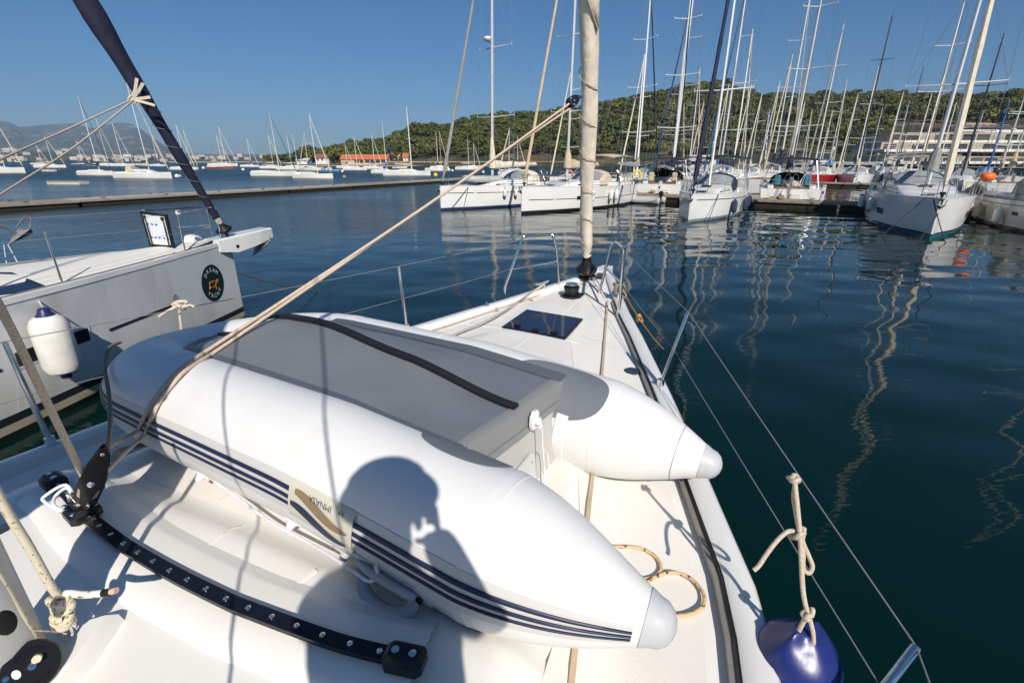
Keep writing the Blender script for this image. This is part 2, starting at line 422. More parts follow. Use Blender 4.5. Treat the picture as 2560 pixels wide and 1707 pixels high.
for k in range(NT):
    u = rng.uniform(U0+.012, 1.12) if k % 7 else rng.uniform(1.1, U1-.05)
    ys, yr = YSH(u), YR(u); t = rng.uniform(.02, 1.12)**.9
    Y = ys+(yr-ys)*t; X = u*Y; z = hill_z(u, Y)
    px = 1280+FPX*X/(Y*CPX)
    # clearings: the path on the hill's foot, the built-up slope
    if 1840 < px < 2180 and t < .13 and rng.uniform() < .8: continue
    if 2190 < px and t < .42: continue
    if px < 1500 and t < .05: continue
    rad = float(np.clip(rng.lognormal(1.20, .36), 1.7, 6.4))*(1 if px > 1000 else .85); ht = rng.uniform(2.2, 6.8)
    if px < 760: rad *= .7; ht *= .55
    P = protos[k % 9]; a = rng.uniform(0, 6.28); ca, sa = math.cos(a), math.sin(a)
    M = np.array([[ca*rad, -sa*rad, 0], [sa*rad, ca*rad, 0], [0, 0, rad*rng.uniform(.75, 1.05)]])
    q = P @ M.T + np.array([X, Y, z+ht*.45])
    Q.append(q); TT.append(np.full(len(q), np.clip(rng.normal(.48, .19), 0, 1)))
o = struct(quads_object('pine_wood', np.concatenate(Q), np.concatenate(TT), leafm), 'stuff')
del Q, TT

def tree(px, py, Y, hgt, rad, label, kind='pine_tree', tint=.5, n=60):
    g = G(px, py, 0); p = AT(px, py, Y); z = p.z
    t = thing(kind, label, 'tree', (p.x, p.y, z), rng.uniform(0, 6), 'trees standing along the shore')
    r2 = np.random.default_rng(int(px*7+py))
    q = crown(9, n, rad, hgt*.55, rad*.13, r2, hgt*.42)
    c = quads_object('crown', q, np.full(len(q), tint), leafm); c.parent = t
    m = MB(); m.tube([(0, 0, -.5), (.1, .05, hgt*.3), (.05, .2, hgt*.6)], [.28, .22, .14], 7)
    for a in range(4):
        m.tube([(.05, .1, hgt*.4), (math.cos(a*1.6)*rad*.5, math.sin(a*1.6)*rad*.5, hgt*.66)], [.12, .05], 5)
    m.build('trunk', barkm, t); return t
tree(2452, 340, 205, 8, 4.6, 'broad green pine by the gable of the terraced flats', tint=.75)
tree(2490, 330, 215, 10, 4.2, 'bright green tree rising above the pale terraces at far right', tint=.85)
tree(1640, 400, 246, 9, 5.2, 'round yellow-green pine at the foot of the hill behind dark bimini boat', tint=.85)
tree(1960, 335, 262, 12, 6.5, 'large rounded pine with sunlit crown above the sandy bank', tint=.8)
tree(1720, 402, 240, 7, 4, 'low bushy pine behind the navy boom cover', tint=.7)
tree(745, 404, 300, 6, 4.4, 'grey-green tamarisk at the tip of the wooded headland', tint=.3)
tree(838, 404, 302, 5, 3.8, 'rusty green bush tree beside the orange-roofed boathouse', tint=.65)
# ---------------------------------------------------------------- hulls
def loft_hull(mb, st, nz=9, transom=True):
    """st: stations (x, half beam at deck, z of deck edge, half beam at water, z of the keel line) from stern to bow"""
    rings = []
    for x, bd, zd, bw, zl in st:
        pr = []
        for j in range(nz):
            f = j/(nz-1); z = zd+(zl-zd)*f
            k = max(0, z)/zd if zd else 0
            y = bw+(bd-bw)*(k**.75) if z >= 0 else bw*max(0.02, 1-(z/zl)**2)
            pr.append((y, z))
        ring = [(x, y, z) for y, z in pr]+[(x, -y, z) for y, z in reversed(pr)]
        rings.append(ring)
    mb.rings(rings, closed=False, cap0=False)
    if transom: mb.add(rings[0], [tuple(range(len(rings[0])))])
    mb.add(rings[-1], [tuple(range(len(rings[-1])-1, -1, -1))])
def hullmat(name, top, boot, foul=(.03, .04, .10), b0=.10, b1=.16, var=.06):
    if name in MATS: return MATS[name]
    m = mat(name, top, .2, var=var, vscale=1.2, coat=.3)
    N, L, b = nodes(m)
    tc = N.new('ShaderNodeTexCoord'); sp = N.new('ShaderNodeSeparateXYZ'); L.new(tc.outputs['Object'], sp.inputs['Vector'])
    r = N.new('ShaderNodeValToRGB'); r.color_ramp.interpolation = 'CONSTANT'
    mr = N.new('ShaderNodeMapRange'); mr.inputs[1].default_value = -1; mr.inputs[2].default_value = 1; L.new(sp.outputs['Z'], mr.inputs[0])
    e = r.color_ramp.elements
    f = lambda z: (z+1)/2
    e[0].position = 0; e[0].color = (*foul, 1); e[1].position = f(b0); e[1].color = (*boot, 1)
    k = e.new(f(b1)); k.color = (*top, 1)
    m2 = N.new('ShaderNodeMath'); m2.operation = 'GREATER_THAN'; m2.inputs[1].default_value = b1; L.new(sp.outputs['Z'], m2.inputs[0])
    src = b.inputs['Base Color'].links[0].from_socket
    mixn = N.new('ShaderNodeMix'); mixn.data_type = 'RGBA'
    L.new(m2.outputs[0], mixn.inputs[0]); L.new(mr.outputs[0], r.inputs['Fac'])
    L.new(r.outputs['Color'], mixn.inputs[6]); L.new(src, mixn.inputs[7]); L.new(mixn.outputs[2], b.inputs['Base Color'])
    return m
HW = hullmat('hull_white_blue_boot', (.80, .80, .78), (.03, .07, .22))
HWK = hullmat('hull_white_black_boot', (.80, .79, .77), (.02, .02, .025), foul=(.02, .02, .02))
HWP = hullmat('hull_white_plain', (.80, .79, .76), (.80, .79, .76), foul=(.08, .05, .04), b0=.05, b1=.06)
HWG = hullmat('hull_white_grey_boot', (.80, .80, .78), (.22, .28, .36), foul=(.12, .09, .04), b0=.03, b1=.17)
HCR = hullmat('hull_cream', (.74, .70, .60), (.10, .08, .06), foul=(.06, .04, .03))
HRED = hullmat('hull_red', (.34, .012, .012), (.8, .8, .8), foul=(.02, .02, .03), b0=.08, b1=.15)
HBLU = hullmat('hull_blue', (.02, .05, .2), (.8, .8, .8), foul=(.02, .02, .03))
HGRY = hullmat('hull_greyish', (.56, .56, .53), (.03, .03, .03), foul=(.03, .025, .02), b0=.06, b1=.14)
HTEAL = hullmat('hull_white_teal_foul', (.80, .80, .79), (.02, .02, .025), foul=(.01, .16, .22), b0=.13, b1=.20)

class Boat:
    """outline of a yacht: x forward from the stern (0) to the stem (L)"""
    def __init__(s, L, B, fb, rake=.25, stern=.82):
        s.L, s.B, s.fb, s.rake, s.stern = L, B, fb, rake, stern
    def hb(s, x):
        q = (s.L-x)/s.L
        f = 1-(1-min(q/.62, 1))**1.85
        if q > .62: f *= 1-(1-s.stern)*((q-.62)/.38)**2
        return max(.05, f*s.B/2)
    def zd(s, x): return s.fb*(.86+.14*(x/s.L)**1.6)
    def wl(s, x):
        q = max(0, (s.L-s.rake-x)/s.L)
        return max(.02, s.hb(x)*.9*min(1, (q/.16))**.35 if q < .16 else s.hb(x)*.9)
    def stations(s, n=18):
        out = []
        for i in range(n+1):
            x = s.L*(i/n)**.8
            out.append((x, s.hb(x), s.zd(x), s.wl(x), -.45))
        return out
    def side(s, x, h, sgn, off=.004):
        """point on the topsides at height fraction h of the freeboard"""
        bd, bw, zd = s.hb(x), s.wl(x), s.zd(x)
        return Vector((x, sgn*(bw+(bd-bw)*h**.75+off), zd*h))
def side_panel(mb, bt, x0, x1, h0, h1, sgn, n=8, off=.006):
    a = [bt.side(x0+(x1-x0)*i/n, h0(i/n) if callable(h0) else h0, sgn, off) for i in range(n+1)]
    c = [bt.side(x0+(x1-x0)*i/n, h1(i/n) if callable(h1) else h1, sgn, off) for i in range(n+1)]
    vs = a+c; m = n+1
    mb.add(vs, [(i, i+1, m+i+1, m+i) for i in range(n)])

def coachroof(mb, bt, x0, x1, h, wk=.60, n=10, z0=-.04):
    rings = []
    for i in range(n+1):
        t = i/n; x = x0+(x1-x0)*t
        hh = h*(1-sstep(.45, 1.0, t)*.93); w = min(bt.hb(x)*wk, bt.hb(x)-.30 if bt.hb(x) > .6 else bt.hb(x)*.5); w = max(w, .12)
        zd = bt.zd(x)+z0
        ring = []
        for a, k in ((1.0, 0), (.97, .55), (.88, .92), (.60, 1.05), (0, 1.10), (-.60, 1.05), (-.88, .92), (-.97, .55), (-1.0, 0)):
            ring.append((x, a*w, zd+hh*k))
        rings.append(ring)
    mb.rings(rings, closed=False)
    mb.add(rings[0], [tuple(range(len(rings[0])))]); mb.add(rings[-1], [tuple(range(len(rings[-1])-1, -1, -1))])
def roof_window(mb, bt, x0, x1, h, xa, xb, wk, sgn, k0=.30, k1=.70, n=8, z0=-.04, off=.006):
    """a dark strip let into the coachroof side"""
    v = []
    for i in range(n+1):
        x = xa+(xb-xa)*i/n; t = (x-x0)/(x1-x0)
        hh = h*(1-sstep(.45, 1.0, t)*.93); w = min(bt.hb(x)*wk, bt.hb(x)-.30 if bt.hb(x) > .6 else bt.hb(x)*.5)
        zd = bt.zd(x)+z0; e = math.sin(PI*min(1, max(0, .08+.84*i/n)))**.4
        for k in (k0, k0+(k1-k0)*e):
            y = w*(np.interp(k, [0, .55, .92], [1.0, .97, .88])); v.append((x, sgn*(y+off), zd+hh*k))
    mb.add(v, [(2*i, 2*i+2, 2*i+3, 2*i+1) for i in range(n)])
def dodger(mb, c, w, l, h, n=8, m=10, front=.45):
    """spray hood: an arch swept back from a sloping front; opening faces aft (-x)"""
    rings = []
    for i in range(n+1):
        t = i/n; x = c[0]+l*(1-t)*.5-l*.5*t
        hh = h*(1-(1-min(1, t/.75))**2.2*.95)
        ring = [(x, c[1]+w/2*math.cos(PI*j/m)*(1 if abs(math.cos(PI*j/m)) < .99 else 1), c[2]+hh*(max(0, math.sin(PI*j/m))**.55)) for j in range(m+1)]
        rings.append(ring)
    mb.rings(rings, closed=False)
def bimini(mb, c, w, l, rise=.18, th=.02):
    top = []; n = 6; m = 6
    for i in range(n+1):
        for j in range(m+1):
            a, b_ = i/n-.5, j/m-.5
            top.append((c[0]+a*l, c[1]+b_*w, c[2]+rise*(1-(2*b_)**2*.9)-.10*abs(2*a)**2))
    lo_ = [(x, y, z-th) for x, y, z in top]; o = len(top); k = m+1
    f = [(i*k+j, i*k+j+1, (i+1)*k+j+1, (i+1)*k+j) for i in range(n) for j in range(m)]
    f += [tuple(o+q for q in reversed(p)) for p in f]
    for i in range(n):
        f += [(i*k, (i+1)*k, o+(i+1)*k, o+i*k), (i*k+m, o+i*k+m, o+(i+1)*k+m, (i+1)*k+m)]
    for j in range(m):
        f += [(j, o+j, o+j+1, j+1), (n*k+j, n*k+j+1, o+n*k+j+1, o+n*k+j)]
    mb.add(top+lo_, f)
def sailcover(mb, a, b, h, w, n=12):
    a, b = Vector(a), Vector(b); rings = []
    for i in range(n+1):
        t = i/n; p = a.lerp(b, t); k = (1-.62*t)*(.9+.1*math.sin(t*19+a.x*7)); ww = w*(1-.45*t)*(.93+.07*math.cos(t*25))
        rings.append([(p.x, p.y+ww*.5*c*(1 if s < .5 else .6), p.z+h*k*s-.05) for c, s in ((0, 0), (.7, .05), (1, .35), (.8, .75), (.25, 1), (-.25, 1), (-.8, .75), (-1, .35), (-.7, .05))])
    mb.rings(rings, True, True, True)

def rig(t, bt, mx, mh, o, lod):
    """mast at x=mx (height mh over the deck), spreaders, wires, boom with its cover, furled headsail"""
    L = bt.L; zm = bt.zd(mx)+.28; top = zm+mh; rk = o.get('rake', .018)
    mr = o.get('mr', .0075*mh); mm = o.get('mast', ALU)
    X = lambda z: mx-rk*(z-zm)
    m = MB(); nseg = 8 if lod > 0 else 6
    m.tube([(X(zm-.3), 0, zm-.3), (X(zm+mh*.6), 0, zm+mh*.6), (X(top), 0, top)], [mr, mr*.92, mr*.6], nseg, flat=.72, up=(0, 1, 0))
    if lod > 0:
        m.line((X(top), 0, top), (X(top)+.02, .05, top+.55), .012, 4); m.box((X(top)-.15, 0, top+.10), (.34, .03, .05))
        m.box((X(top)-.3, 0, top+.17), (.05, .02, .12))
    mast = m.build('mast', mm, t)
    if lod > 0 and o.get('radar'):
        m = MB(); z = zm+mh*o['radar']; m.lathe([(0.02, -.12), (.20, -.11), (.26, -.03), (.26, .05), (.2, .12), (.02, .14)], 14, Matrix.Translation((X(z)+.42, 0, z))); m.box((X(z)+.2, 0, z-.15), (.4, .1, .05)); m.build('radar_dome', GEL, mast)
    ns = o.get('spreaders', 2); sp = []
    if ns:
        for k in range(ns):
            m = MB(); z = zm+mh*(k+1)/(ns+1.05); w = bt.hb(mx)*(.95-.16*k)
            for s in (1, -1):
                m.tube([(X(z), 0, z), (X(z)-.32, s*w, z+.08)], [.045 if lod else .035, .028 if lod else .03], 5); m.box((X(z)-.32, s*w, z+.12), (.05, .03, .16))
            sp.append((z+.08, w, X(z)-.32)); m.build('spreader_pair', mm, mast)
    m = MB(); wr = .008 if lod > 1 else .010
    for s in (1, -1):
        path = [(mx-.35, s*bt.hb(mx)*.93, bt.zd(mx))]+[(x, s*w, z) for z, w, x in sp]+[(X(top), 0, top-.1*mh*o.get('frac', .6))]
        for a, b_ in zip(path, path[1:]): m.line(a, b_, wr, 4)
        if lod > 0 and sp:
            m.line((mx-.3, s*bt.hb(mx)*.8, bt.zd(mx)), (X(sp[0][0]), 0, sp[0][0]-.1), wr, 4)
            for q in range(len(sp)-1): m.line((sp[q][2], s*sp[q][1], sp[q][0]), (X(sp[q+1][0]), 0, sp[q+1][0]-.1), wr, 4)
        m.line((.12, s*bt.hb(0)*.7, bt.zd(0)), (X(top)*.25+.09, 0, top*.25+bt.zd(0)*.75) if lod else (X(top), 0, top), wr, 4)
    if lod: m.line((X(top)*.25+.09, 0, top*.25+bt.zd(0)*.75), (X(top), 0, top), wr, 4)
    m.line((L-.25, 0, bt.zd(L)), (X(top), 0, top-.2), wr, 4)
    m.build('standing_rigging', WIRE, t)
    if o.get('jib', CREAM) is not None:
        a = Vector((L-.25, 0, bt.zd(L)+.25)); b_ = Vector((X(top), 0, top-.3)); jr = o.get('jr', .075)
        m = MB(); pts = [a.lerp(b_, k/20) for k in range(21)]
        m.tube(pts, [.03]+[jr*(1.15-.65*k/20)*(1+.08*math.sin(k*2.3)) for k in range(1, 21)], 7)
        j = m.build('furled_headsail', o.get('jib', CREAM), t)
        if lod > 0:
            m = MB(); m.tube([a-Vector((0, 0, .22)), a-Vector((0, 0, .1)), a-Vector((0, 0, .1)), a], [.05, .05, .11, .10], 10); m.build('furler_drum', BLACKP, j)
    if o.get('boom', True):
        bl = o.get('boom_len', .36)*L; zb = zm+o.get('boom_h', .85); up = o.get('boom_up', .25)
        bo = MB(); a = Vector((mx-.15, 0, zb)); b_ = Vector((mx-bl, o.get('boom_out', 0), zb+up))
        bo.tube([a, b_], .06 if lod else .07, 6); boom = bo.build('boom', mm, t)
        if o.get('cover', BEIGE) is not None:
            m = MB(); hh = o.get('cover_h', .42)
            sailcover(m, a+Vector((0, 0, .03)), a.lerp(b_, .96)+Vector((0, 0, .03)), hh, .30)
            if o.get('collar', True): m.tube([a+Vector((.12, 0, 0)), a+Vector((.10, 0, hh*1.2)), a+Vector((.14, 0, hh*o.get('collar_k', 2.0)))], [.26, .22, .10], 8)
            m.build('sail_cover', o.get('cover', BEIGE), boom)
        if lod > 0:
            m = MB(); m.line(b_, (X(top), 0, top), .006, 4); m.line(b_-Vector((.3, 0, 0)), (max(.4, b_.x-.4), 0, bt.zd(1)+.2), .012, 4); m.line((mx-.1, 0, zm+.1), a.lerp(b_, .3), .03, 5)
            m.build('boom_lines', WIRE, boom)
    return mast
def rails(t, bt, lod, aft=True, fwd=True):
    L = bt.L; z = lambda x: bt.zd(x)
    if fwd:
        m = MB(); h = .62
        for s in (1, -1):
            p = [(L-1.25, s*(bt.hb(L-1.25)-.06), z(L-1.25)), (L-1.2, s*(bt.hb(L-1.2)-.04), z(L)+h), (L-.45, s*(bt.hb(L-.45)), z(L)+h+.03), (L-.05, s*.14, z(L)+h+.03)]
            m.tube(p, .016, 5); m.line((L-.35, s*bt.hb(L-.35)*.8, z(L)), (L-.35, s*(bt.hb(L-.35)), z(L)+h), .014, 5); m.line((L-1.22, s*(bt.hb(L-1.2)-.05), z(L)+h*.5), (L-.35, s*bt.hb(L-.35), z(L)+h*.5), .010, 4)
        m.line((L-.05, .14, z(L)+h+.03), (L-.05, -.14, z(L)+h+.03), .016, 5)
        m.build('pulpit', STEEL, t)
    if aft:
        m = MB(); h = .62
        for s in (1, -1):
            p = [(1.3, s*(bt.hb(1.3)-.06), z(1.3)), (1.25, s*(bt.hb(1.3)-.06), z(1)+h), (.2, s*(bt.hb(.2)-.08), z(0)+h), (.15, s*.55, z(0)+h), (.15, s*.55, z(0))]
            m.tube(p, .016, 5); m.line((.2, s*(bt.hb(.2)-.08), z(0)), (.2, s*(bt.hb(.2)-.08), z(0)+h), .014, 5)
            m.tube([(1.28, s*(bt.hb(1.3)-.06), z(1)+h*.5), (.2, s*(bt.hb(.2)-.08), z(0)+h*.5), (.15, s*.55, z(0)+h*.5)], .010, 4)
        m.build('pushpit', STEEL, t)
    xs = [1.3+(L-1.25-1.3)*k/5 for k in range(1, 5)]
    for s in (1, -1):
        w = MB()
        for x in xs:
            y = s*(bt.hb(x)-.07); m = MB(); m.tube([(x, y, z(x)-.05), (x, y, z(x)+.62)], [.014, .011], 5); m.build('stanchion', STEEL, t)
        pts = [1.27]+xs+[L-1.22]
        for hh in (.60, .31):
            for a, b_ in zip(pts, pts[1:]):
                w.line((a, s*(bt.hb(a)-.07), z(a)+hh), (b_, s*(bt.hb(b_)-.07), z(b_)+hh), .0045, 4)
        w.build('lifelines', WIRE, t)

def yacht(name, label, loc, hd, L, o, lod=1, group=None, cat='sailing yacht'):
    """loc = the stem at the waterline, hd = direction of the bow (world angle)"""
    B = o.get('B', .31*L+.35); fb = o.get('fb', .095*L+.30 if L > 7 else .12*L)
    bt = Boat(L, B, fb, o.get('bow_rake', .25 if lod else .10*L), o.get('stern', .82))
    d = Vector((math.cos(hd), math.sin(hd), 0)); base = Vector((loc[0], loc[1], 0))-d*(L-bt.rake)
    t = thing(name, label, cat, base, hd, group)
    m = MB(); loft_hull(m, bt.stations(18 if lod else 12), 9 if lod else 6)
    hull = m.build('hull', o.get('hull', HW), t, 45)
    m = MB(); st = [L*(i/16)**.8 for i in range(17)]; rg = []
    for x in st:
        hb = max(.03, bt.hb(x)-.03); z = bt.zd(x)-.03
        rg.append([(x, hb, z), (x, hb*.6, z+.04), (x, 0, z+.06), (x, -hb*.6, z+.04), (x, -hb, z)])
    m.rings(rg, closed=False); m.build('deck', o.get('deck', GEL), t)
    m = MB()
    for s in (1, -1): m.tube([(x, s*(bt.hb(x)-.02), bt.zd(x)+.01) for x in st], .028 if lod else .022, 5)
    m.build('toe_rail', o.get('rail', GEL if lod == 0 else ALU), t)
    if o.get('stripe') is not None:
        m = MB()
        for s in (1, -1): side_panel(m, bt, .05*L, .97*L, o.get('sh', .80), o.get('sh', .80)+.03, s, 16)
        m.build('cove_stripe', o['stripe'], hull)
    for (xa, xb, h0, h1) in o.get('ports', ()):
        for s in (1, -1):
            m = MB(); side_panel(m, bt, xa*L, xb*L, h0, h1, s, 4); m.build('hull_window', BLACKP, hull)
    cx0, cx1, ch, cw = o.get('cabin', (.34, .80, .42, .62))
    m = MB(); coachroof(m, bt, cx0*L, cx1*L, ch, cw); cab = m.build('coachroof', o.get('deck', GEL), t, 40)
    wa, wb = o.get('win', (.38, .62))
    for s in (1, -1):
        m = MB(); roof_window(m, bt, cx0*L, cx1*L, ch, wa*L, wb*L, cw, s); m.build('cabin_window', GLASS, cab)
    if lod > 0:
        hx = cx1*L-.5; m = MB(); m.box((hx, 0, bt.zd(hx)+ch*.16+.05), (.5, .5, .03), bev=.01); m.build('deck_hatch', GLASS, t)
        hx = (cx0+.62*(cx1-cx0))*L; m = MB(); m.box((hx, 0, bt.zd(hx)+ch*.93), (.45, .55, .03), bev=.01); m.build('roof_hatch', GLASS, cab)
    # cockpit: coamings, benches and a recessed sole
    zc = bt.zd(.15*L); m = MB(); cxa, cxb = .02*L, cx0*L
    for s in (1, -1):
        w = bt.hb(.2*L); m.box(((cxa+cxb)/2, s*w*.66, zc+.10), (cxb-cxa, w*.20, .26), bev=.05)
    m.build('cockpit_coaming', GEL, t)
    m = MB(); m.box(((cxa+cxb)/2, 0, zc+.035), (cxb-cxa, bt.hb(.2*L)*1.05, .03)); m.build('cockpit_sole', o.get('sole', mat('teak_deck', (.33, .22, .12), .8, var=.3, vscale=5)), t)
    if lod > 0 or o.get('wheel'):
        for s in ((1, -1) if o.get('twin') else (0,)):
            m = MB(); wx_, wy_ = .12*L, s*bt.hb(.1*L)*.45
            m.tube([(wx_+.45*math.cos(0)*0, wy_+.45*math.cos(a), zc+.62+.45*math.sin(a)) for a in np.linspace(0, 2*PI, 17)[:-1]], .016, 5, closed=True)
            for a in np.linspace(0, PI, 4)[:-1]: m.line((wx_, wy_-.45*math.cos(a), zc+.62-.45*math.sin(a)), (wx_, wy_+.45*math.cos(a), zc+.62+.45*math.sin(a)), .009, 4)
            m.box((wx_+.18, wy_, zc+.4), (.2, .24, .8), bev=.05); m.build('steering_wheel', STEEL, t)
    mx = o.get('mx', .60)*L
    rig(t, bt, mx, o.get('mh', 1.25*L), o, lod)
    if o.get('dodger') is not None:
        zr = bt.zd(cx0*L)+ch*.9; c = (cx0*L+.25, 0, zr-.28); w = bt.hb(cx0*L)*1.35
        m = MB(); dodger(m, c, w, 1.5, .95); dg = m.build('spray_hood', o['dodger'], t)
        m = MB()                                                        # the clear panes stand just proud of the cloth
        rr = []
        for i in range(1, 5):
            tt = i/8; x = c[0]+.75*(1-tt)-.75*tt+.012; hh = .95*(1-(1-min(1, tt/.75))**2.2*.95)
            rr.append([(x, w/2*1.004*math.cos(PI*j/10), c[2]+.012+hh*(max(0, math.sin(PI*j/10))**.55)) for j in range(2, 9)])
        m.rings(rr, closed=False); m.build('window', VINYL, dg)
    if o.get('bimini') is not None:
        zb = bt.zd(0)+1.95; c = (.16*L, 0, zb); w = bt.hb(.15*L)*1.5
        m = MB(); bimini(m, c, w, o.get('bim_l', 2.2)); bm_ = m.build('bimini_top', o['bimini'], t)
        for dx in (-.9, 0, .9):
            m = MB()
            for s in (1, -1): m.line((c[0]+dx*.45, s*(bt.hb(.15*L)-.1), bt.zd(0)), (c[0]+dx, s*w*.49, zb), .014, 5)
            m.line((c[0]+dx, w*.49, zb), (c[0]+dx, -w*.49, zb), .012, 5); m.build('bimini_hoop', STEEL, bm_)
    if lod > 0: rails(t, bt, lod, o.get('aft', True))
    if lod > 0 and o.get('anchor', True):
        m = MB(); z = bt.zd(L)
        m.box((L+.05, 0, z), (.5, .12, .05), bev=.01); m.tube([(L+.25, 0, z-.02), (L+.12, 0, z-.22), (L-.05, 0, z-.34)], [.03, .035, .03], 6)
        m.add([(L-.02, 0, z-.42), (L+.24, .17, z-.20), (L+.30, 0, z-.28), (L+.24, -.17, z-.20)], [(0, 1, 2), (0, 2, 3), (1, 3, 2), (0, 3, 1)])
        m.build('bow_anchor', mat('galvanised_steel', (.32, .31, .30), .5, .6, var=.3), t)
    t['_d'] = 0
    del t['_d']
    return t, bt, base, hd
def local(base, hd, p):
    return Vector((base.x+p[0]*math.cos(hd)-p[1]*math.sin(hd), base.y+p[0]*math.sin(hd)+p[1]*math.cos(hd), p[2]))
def fender(p, L=.6, r=.13, label='', body=None, ends=None, cat='fender', group=None, line=.5, lean=(0, 0), rmat=None):
    """p = top eye of the fender; a line goes up from it"""
    body = body or FENW; ends = ends or FENB
    t = thing('fender', label, cat, (p[0], p[1], p[2]-L), 0, group)
    t.rotation_euler = (lean[0], lean[1], 0)
    m = MB(); prof = [(r*.55, L*.10), (r*.85, L*.14), (r, L*.22), (r*1.01, L*.5), (r, L*.75), (r*.82, L*.84), (r*.55, L*.88)]
    m.lathe(prof, 16); m.build('body', body, t)
    m = MB(); m.lathe([(.02, L*.02), (r*.28, L*.03), (r*.32, L*.08), (r*.60, L*.12)], 14, None); m.build('end_cap', ends, t); m = MB(); m.lathe([(r*.60, L*.86), (r*.36, L*.92), (r*.28, L*.97), (.02, L*.985)], 14)
    m.build('end_cap', ends, t)
    if line: m = MB(); m.tube([(0, 0, L*.97), (0, 0, L+line)], .010, 5); m.build('line', rmat or CREAMR, t)
    return t

# ---------------------------------------------------------------- boats lying at moorings, left
MG = 'sailing boats on moorings in the bay'
DEG = PI/180
def moored(label, x0, x1, yb, ytop, yaw, o=None, xm=None, name='moored_sailboat'):
    """x0..x1 = extent of the hull seen, yb = its waterline, ytop = masthead"""
    o = dict(o or {}); c = G((x0+x1)/2, yb); zc = c.y*CPX+EYE*SPX
    w = (x1-x0)/FPX*zc; hd = yaw*DEG
    L = w/max(.35, abs(math.cos(hd))+.25*abs(math.sin(hd)))
    top = AT((x0+x1)/2, ytop, c.y).z
    o.setdefault('fb', .085*L+.25); o.setdefault('spreaders', 1); o.setdefault('mast', ALUW); o.setdefault('hull', HWP)
    o.setdefault('mr', .011*(c.y/100)**.5*math.sqrt(top)*1.6)
    o['mh'] = top-o['fb']*.9-.28; o.setdefault('jr', .06+.0003*c.y)
    bow = c+Vector((math.cos(hd), math.sin(hd), 0))*(L/2)*.92
    return yacht(name, label, bow, hd, L, o, 0, MG)
AL = dict(mast=ALU)
moored('white sailboat cut by the left picture edge, with a tall cabin box aft', -70, 66, 433, 225, -6, dict(win=(.4, .7), cabin=(.2, .7, .5, .6), dodger=CREAM))
moored('white sloop with beige cover and small tender in front, near the left edge', 89, 160, 420, 340, 4, dict(cover=BEIGE))
moored('pale sloop half hidden behind the sloop with the small tender', 80, 118, 412, 363, 18, dict(hull=HCR))
moored('dark blue hulled sloop far off left of the twin white cutters', 180, 224, 415, 351, 5, dict(hull=HBLU, cover=NAVY))
moored('long white sloop with dark blue furled genoa beside the beige-hooded one', 192, 288, 439, 240, -10, dict(jib=NAVY, jr=.05, cover=NAVY, mast=ALUW))
moored('white cruising sloop with beige spray hood and bundled sail, nearest on the left', 284, 431, 447, 199, -7, dict(cover=BEIGE, dodger=BEIGE, cabin=(.30, .78, .6, .62), jib=BEIGE))
moored('white sloop with bare mast behind the blue-genoa sloop', 235, 292, 415, 295, 8, AL)
moored('white sloop showing only its rig behind the beige-hooded cruiser', 270, 330, 416, 307, 10, dict(jib=CREAM))
moored('small white sloop right behind the stem of the beige-hooded cruiser', 373, 411, 416, 339, 3, dict(cover=NAVY))
moored('white sloop just behind the navy furled headsail', 427, 486, 425, 312, 3, dict(jib=CREAM))
moored('white sloop with slanting forestay right of the navy furled headsail', 452, 496, 424, 324, -4, AL)
moored('small sloop with a bright red hull far out', 516, 580, 422, 339, 0, dict(hull=HRED, cover=None, fb=.8, cabin=(.3, .7, .3, .5)))
moored('slim white sloop immediately behind the red-hulled one', 520, 590, 416, 316, 4, dict(cover=NAVY))
moored('white sloop with an orange ring buoy on its stern rail', 601, 645, 418, 346, 5, dict(cover=NAVY))
moored('white racing sloop with drooping stern and thick grey mast, third of the near row', 622, 735, 441, 282, -3, dict(mast=ALU, jib=TEALC, bow_rake=1.3, cabin=(.35, .65, .18, .5), cover=None, mr=.10))
moored('white sloop hidden behind the racing sloop', 649, 703, 422, 337, 5, {})
moored('white sloop with teal furled genoa', 690, 752, 425, 330, 3, dict(jib=TEALC))
moored('white sloop whose slim mast stands before the headland tip', 715, 760, 420, 335, -4, dict(jib=None))
moored('plumb-bowed white sloop with red patch on its stern, largest by the blue dayboat', 736, 842, 447, 283, -12, dict(cover=None, cabin=(.12, .68, .42, .7), win=(.22, .5), bow_rake=.1))
moored('cream sloop with a bright blue sail cover', 750, 813, 428, 330, 174, dict(hull=HCR, cover=BLUEC))
moored('white sloop left of the pair before the orange roof', 856, 914, 426, 341, 2, dict(jib=CREAM))
moored('white sloop with short mast, moored close beside the pair before the orange roof', 840, 885, 421, 361, -5, dict(cover=NAVY))
moored('white sloop with low blue cover in front of the orange roof', 905, 955, 423, 336, 4, dict(cover=BLUEC))
moored('white sloop with blue sail cover overlapped by the dark-striped ketch', 926, 990, 434, 305, -4, dict(cover=BLUEC, jib=BLUEC, jr=.06))
moored('white yacht with dark sheer stripe and four black fenders, right of the orange roof', 954, 1070, 440, 268, 3, dict(rail=BLACKP, jib=NAVY, jr=.05, cover=BEIGE, mr=.11))
moored('white sloop behind the grey furled headsail', 1060, 1115, 428, 330, -5, dict(cover=NAVY, jib=NAVY, jr=.05))
moored('pale sloop with a yellowish mast near the grey furled headsail', 1072, 1120, 422, 327, 6, dict(mast=TANC))
moored('white sloop close under the wooded shore left of the radar mast', 1135, 1192, 425, 345, -4, dict(jib=RED, jr=.04))
moored('white sloop with short mast beside the radar mast', 1160, 1200, 421, 357, 4, dict(cover=None))
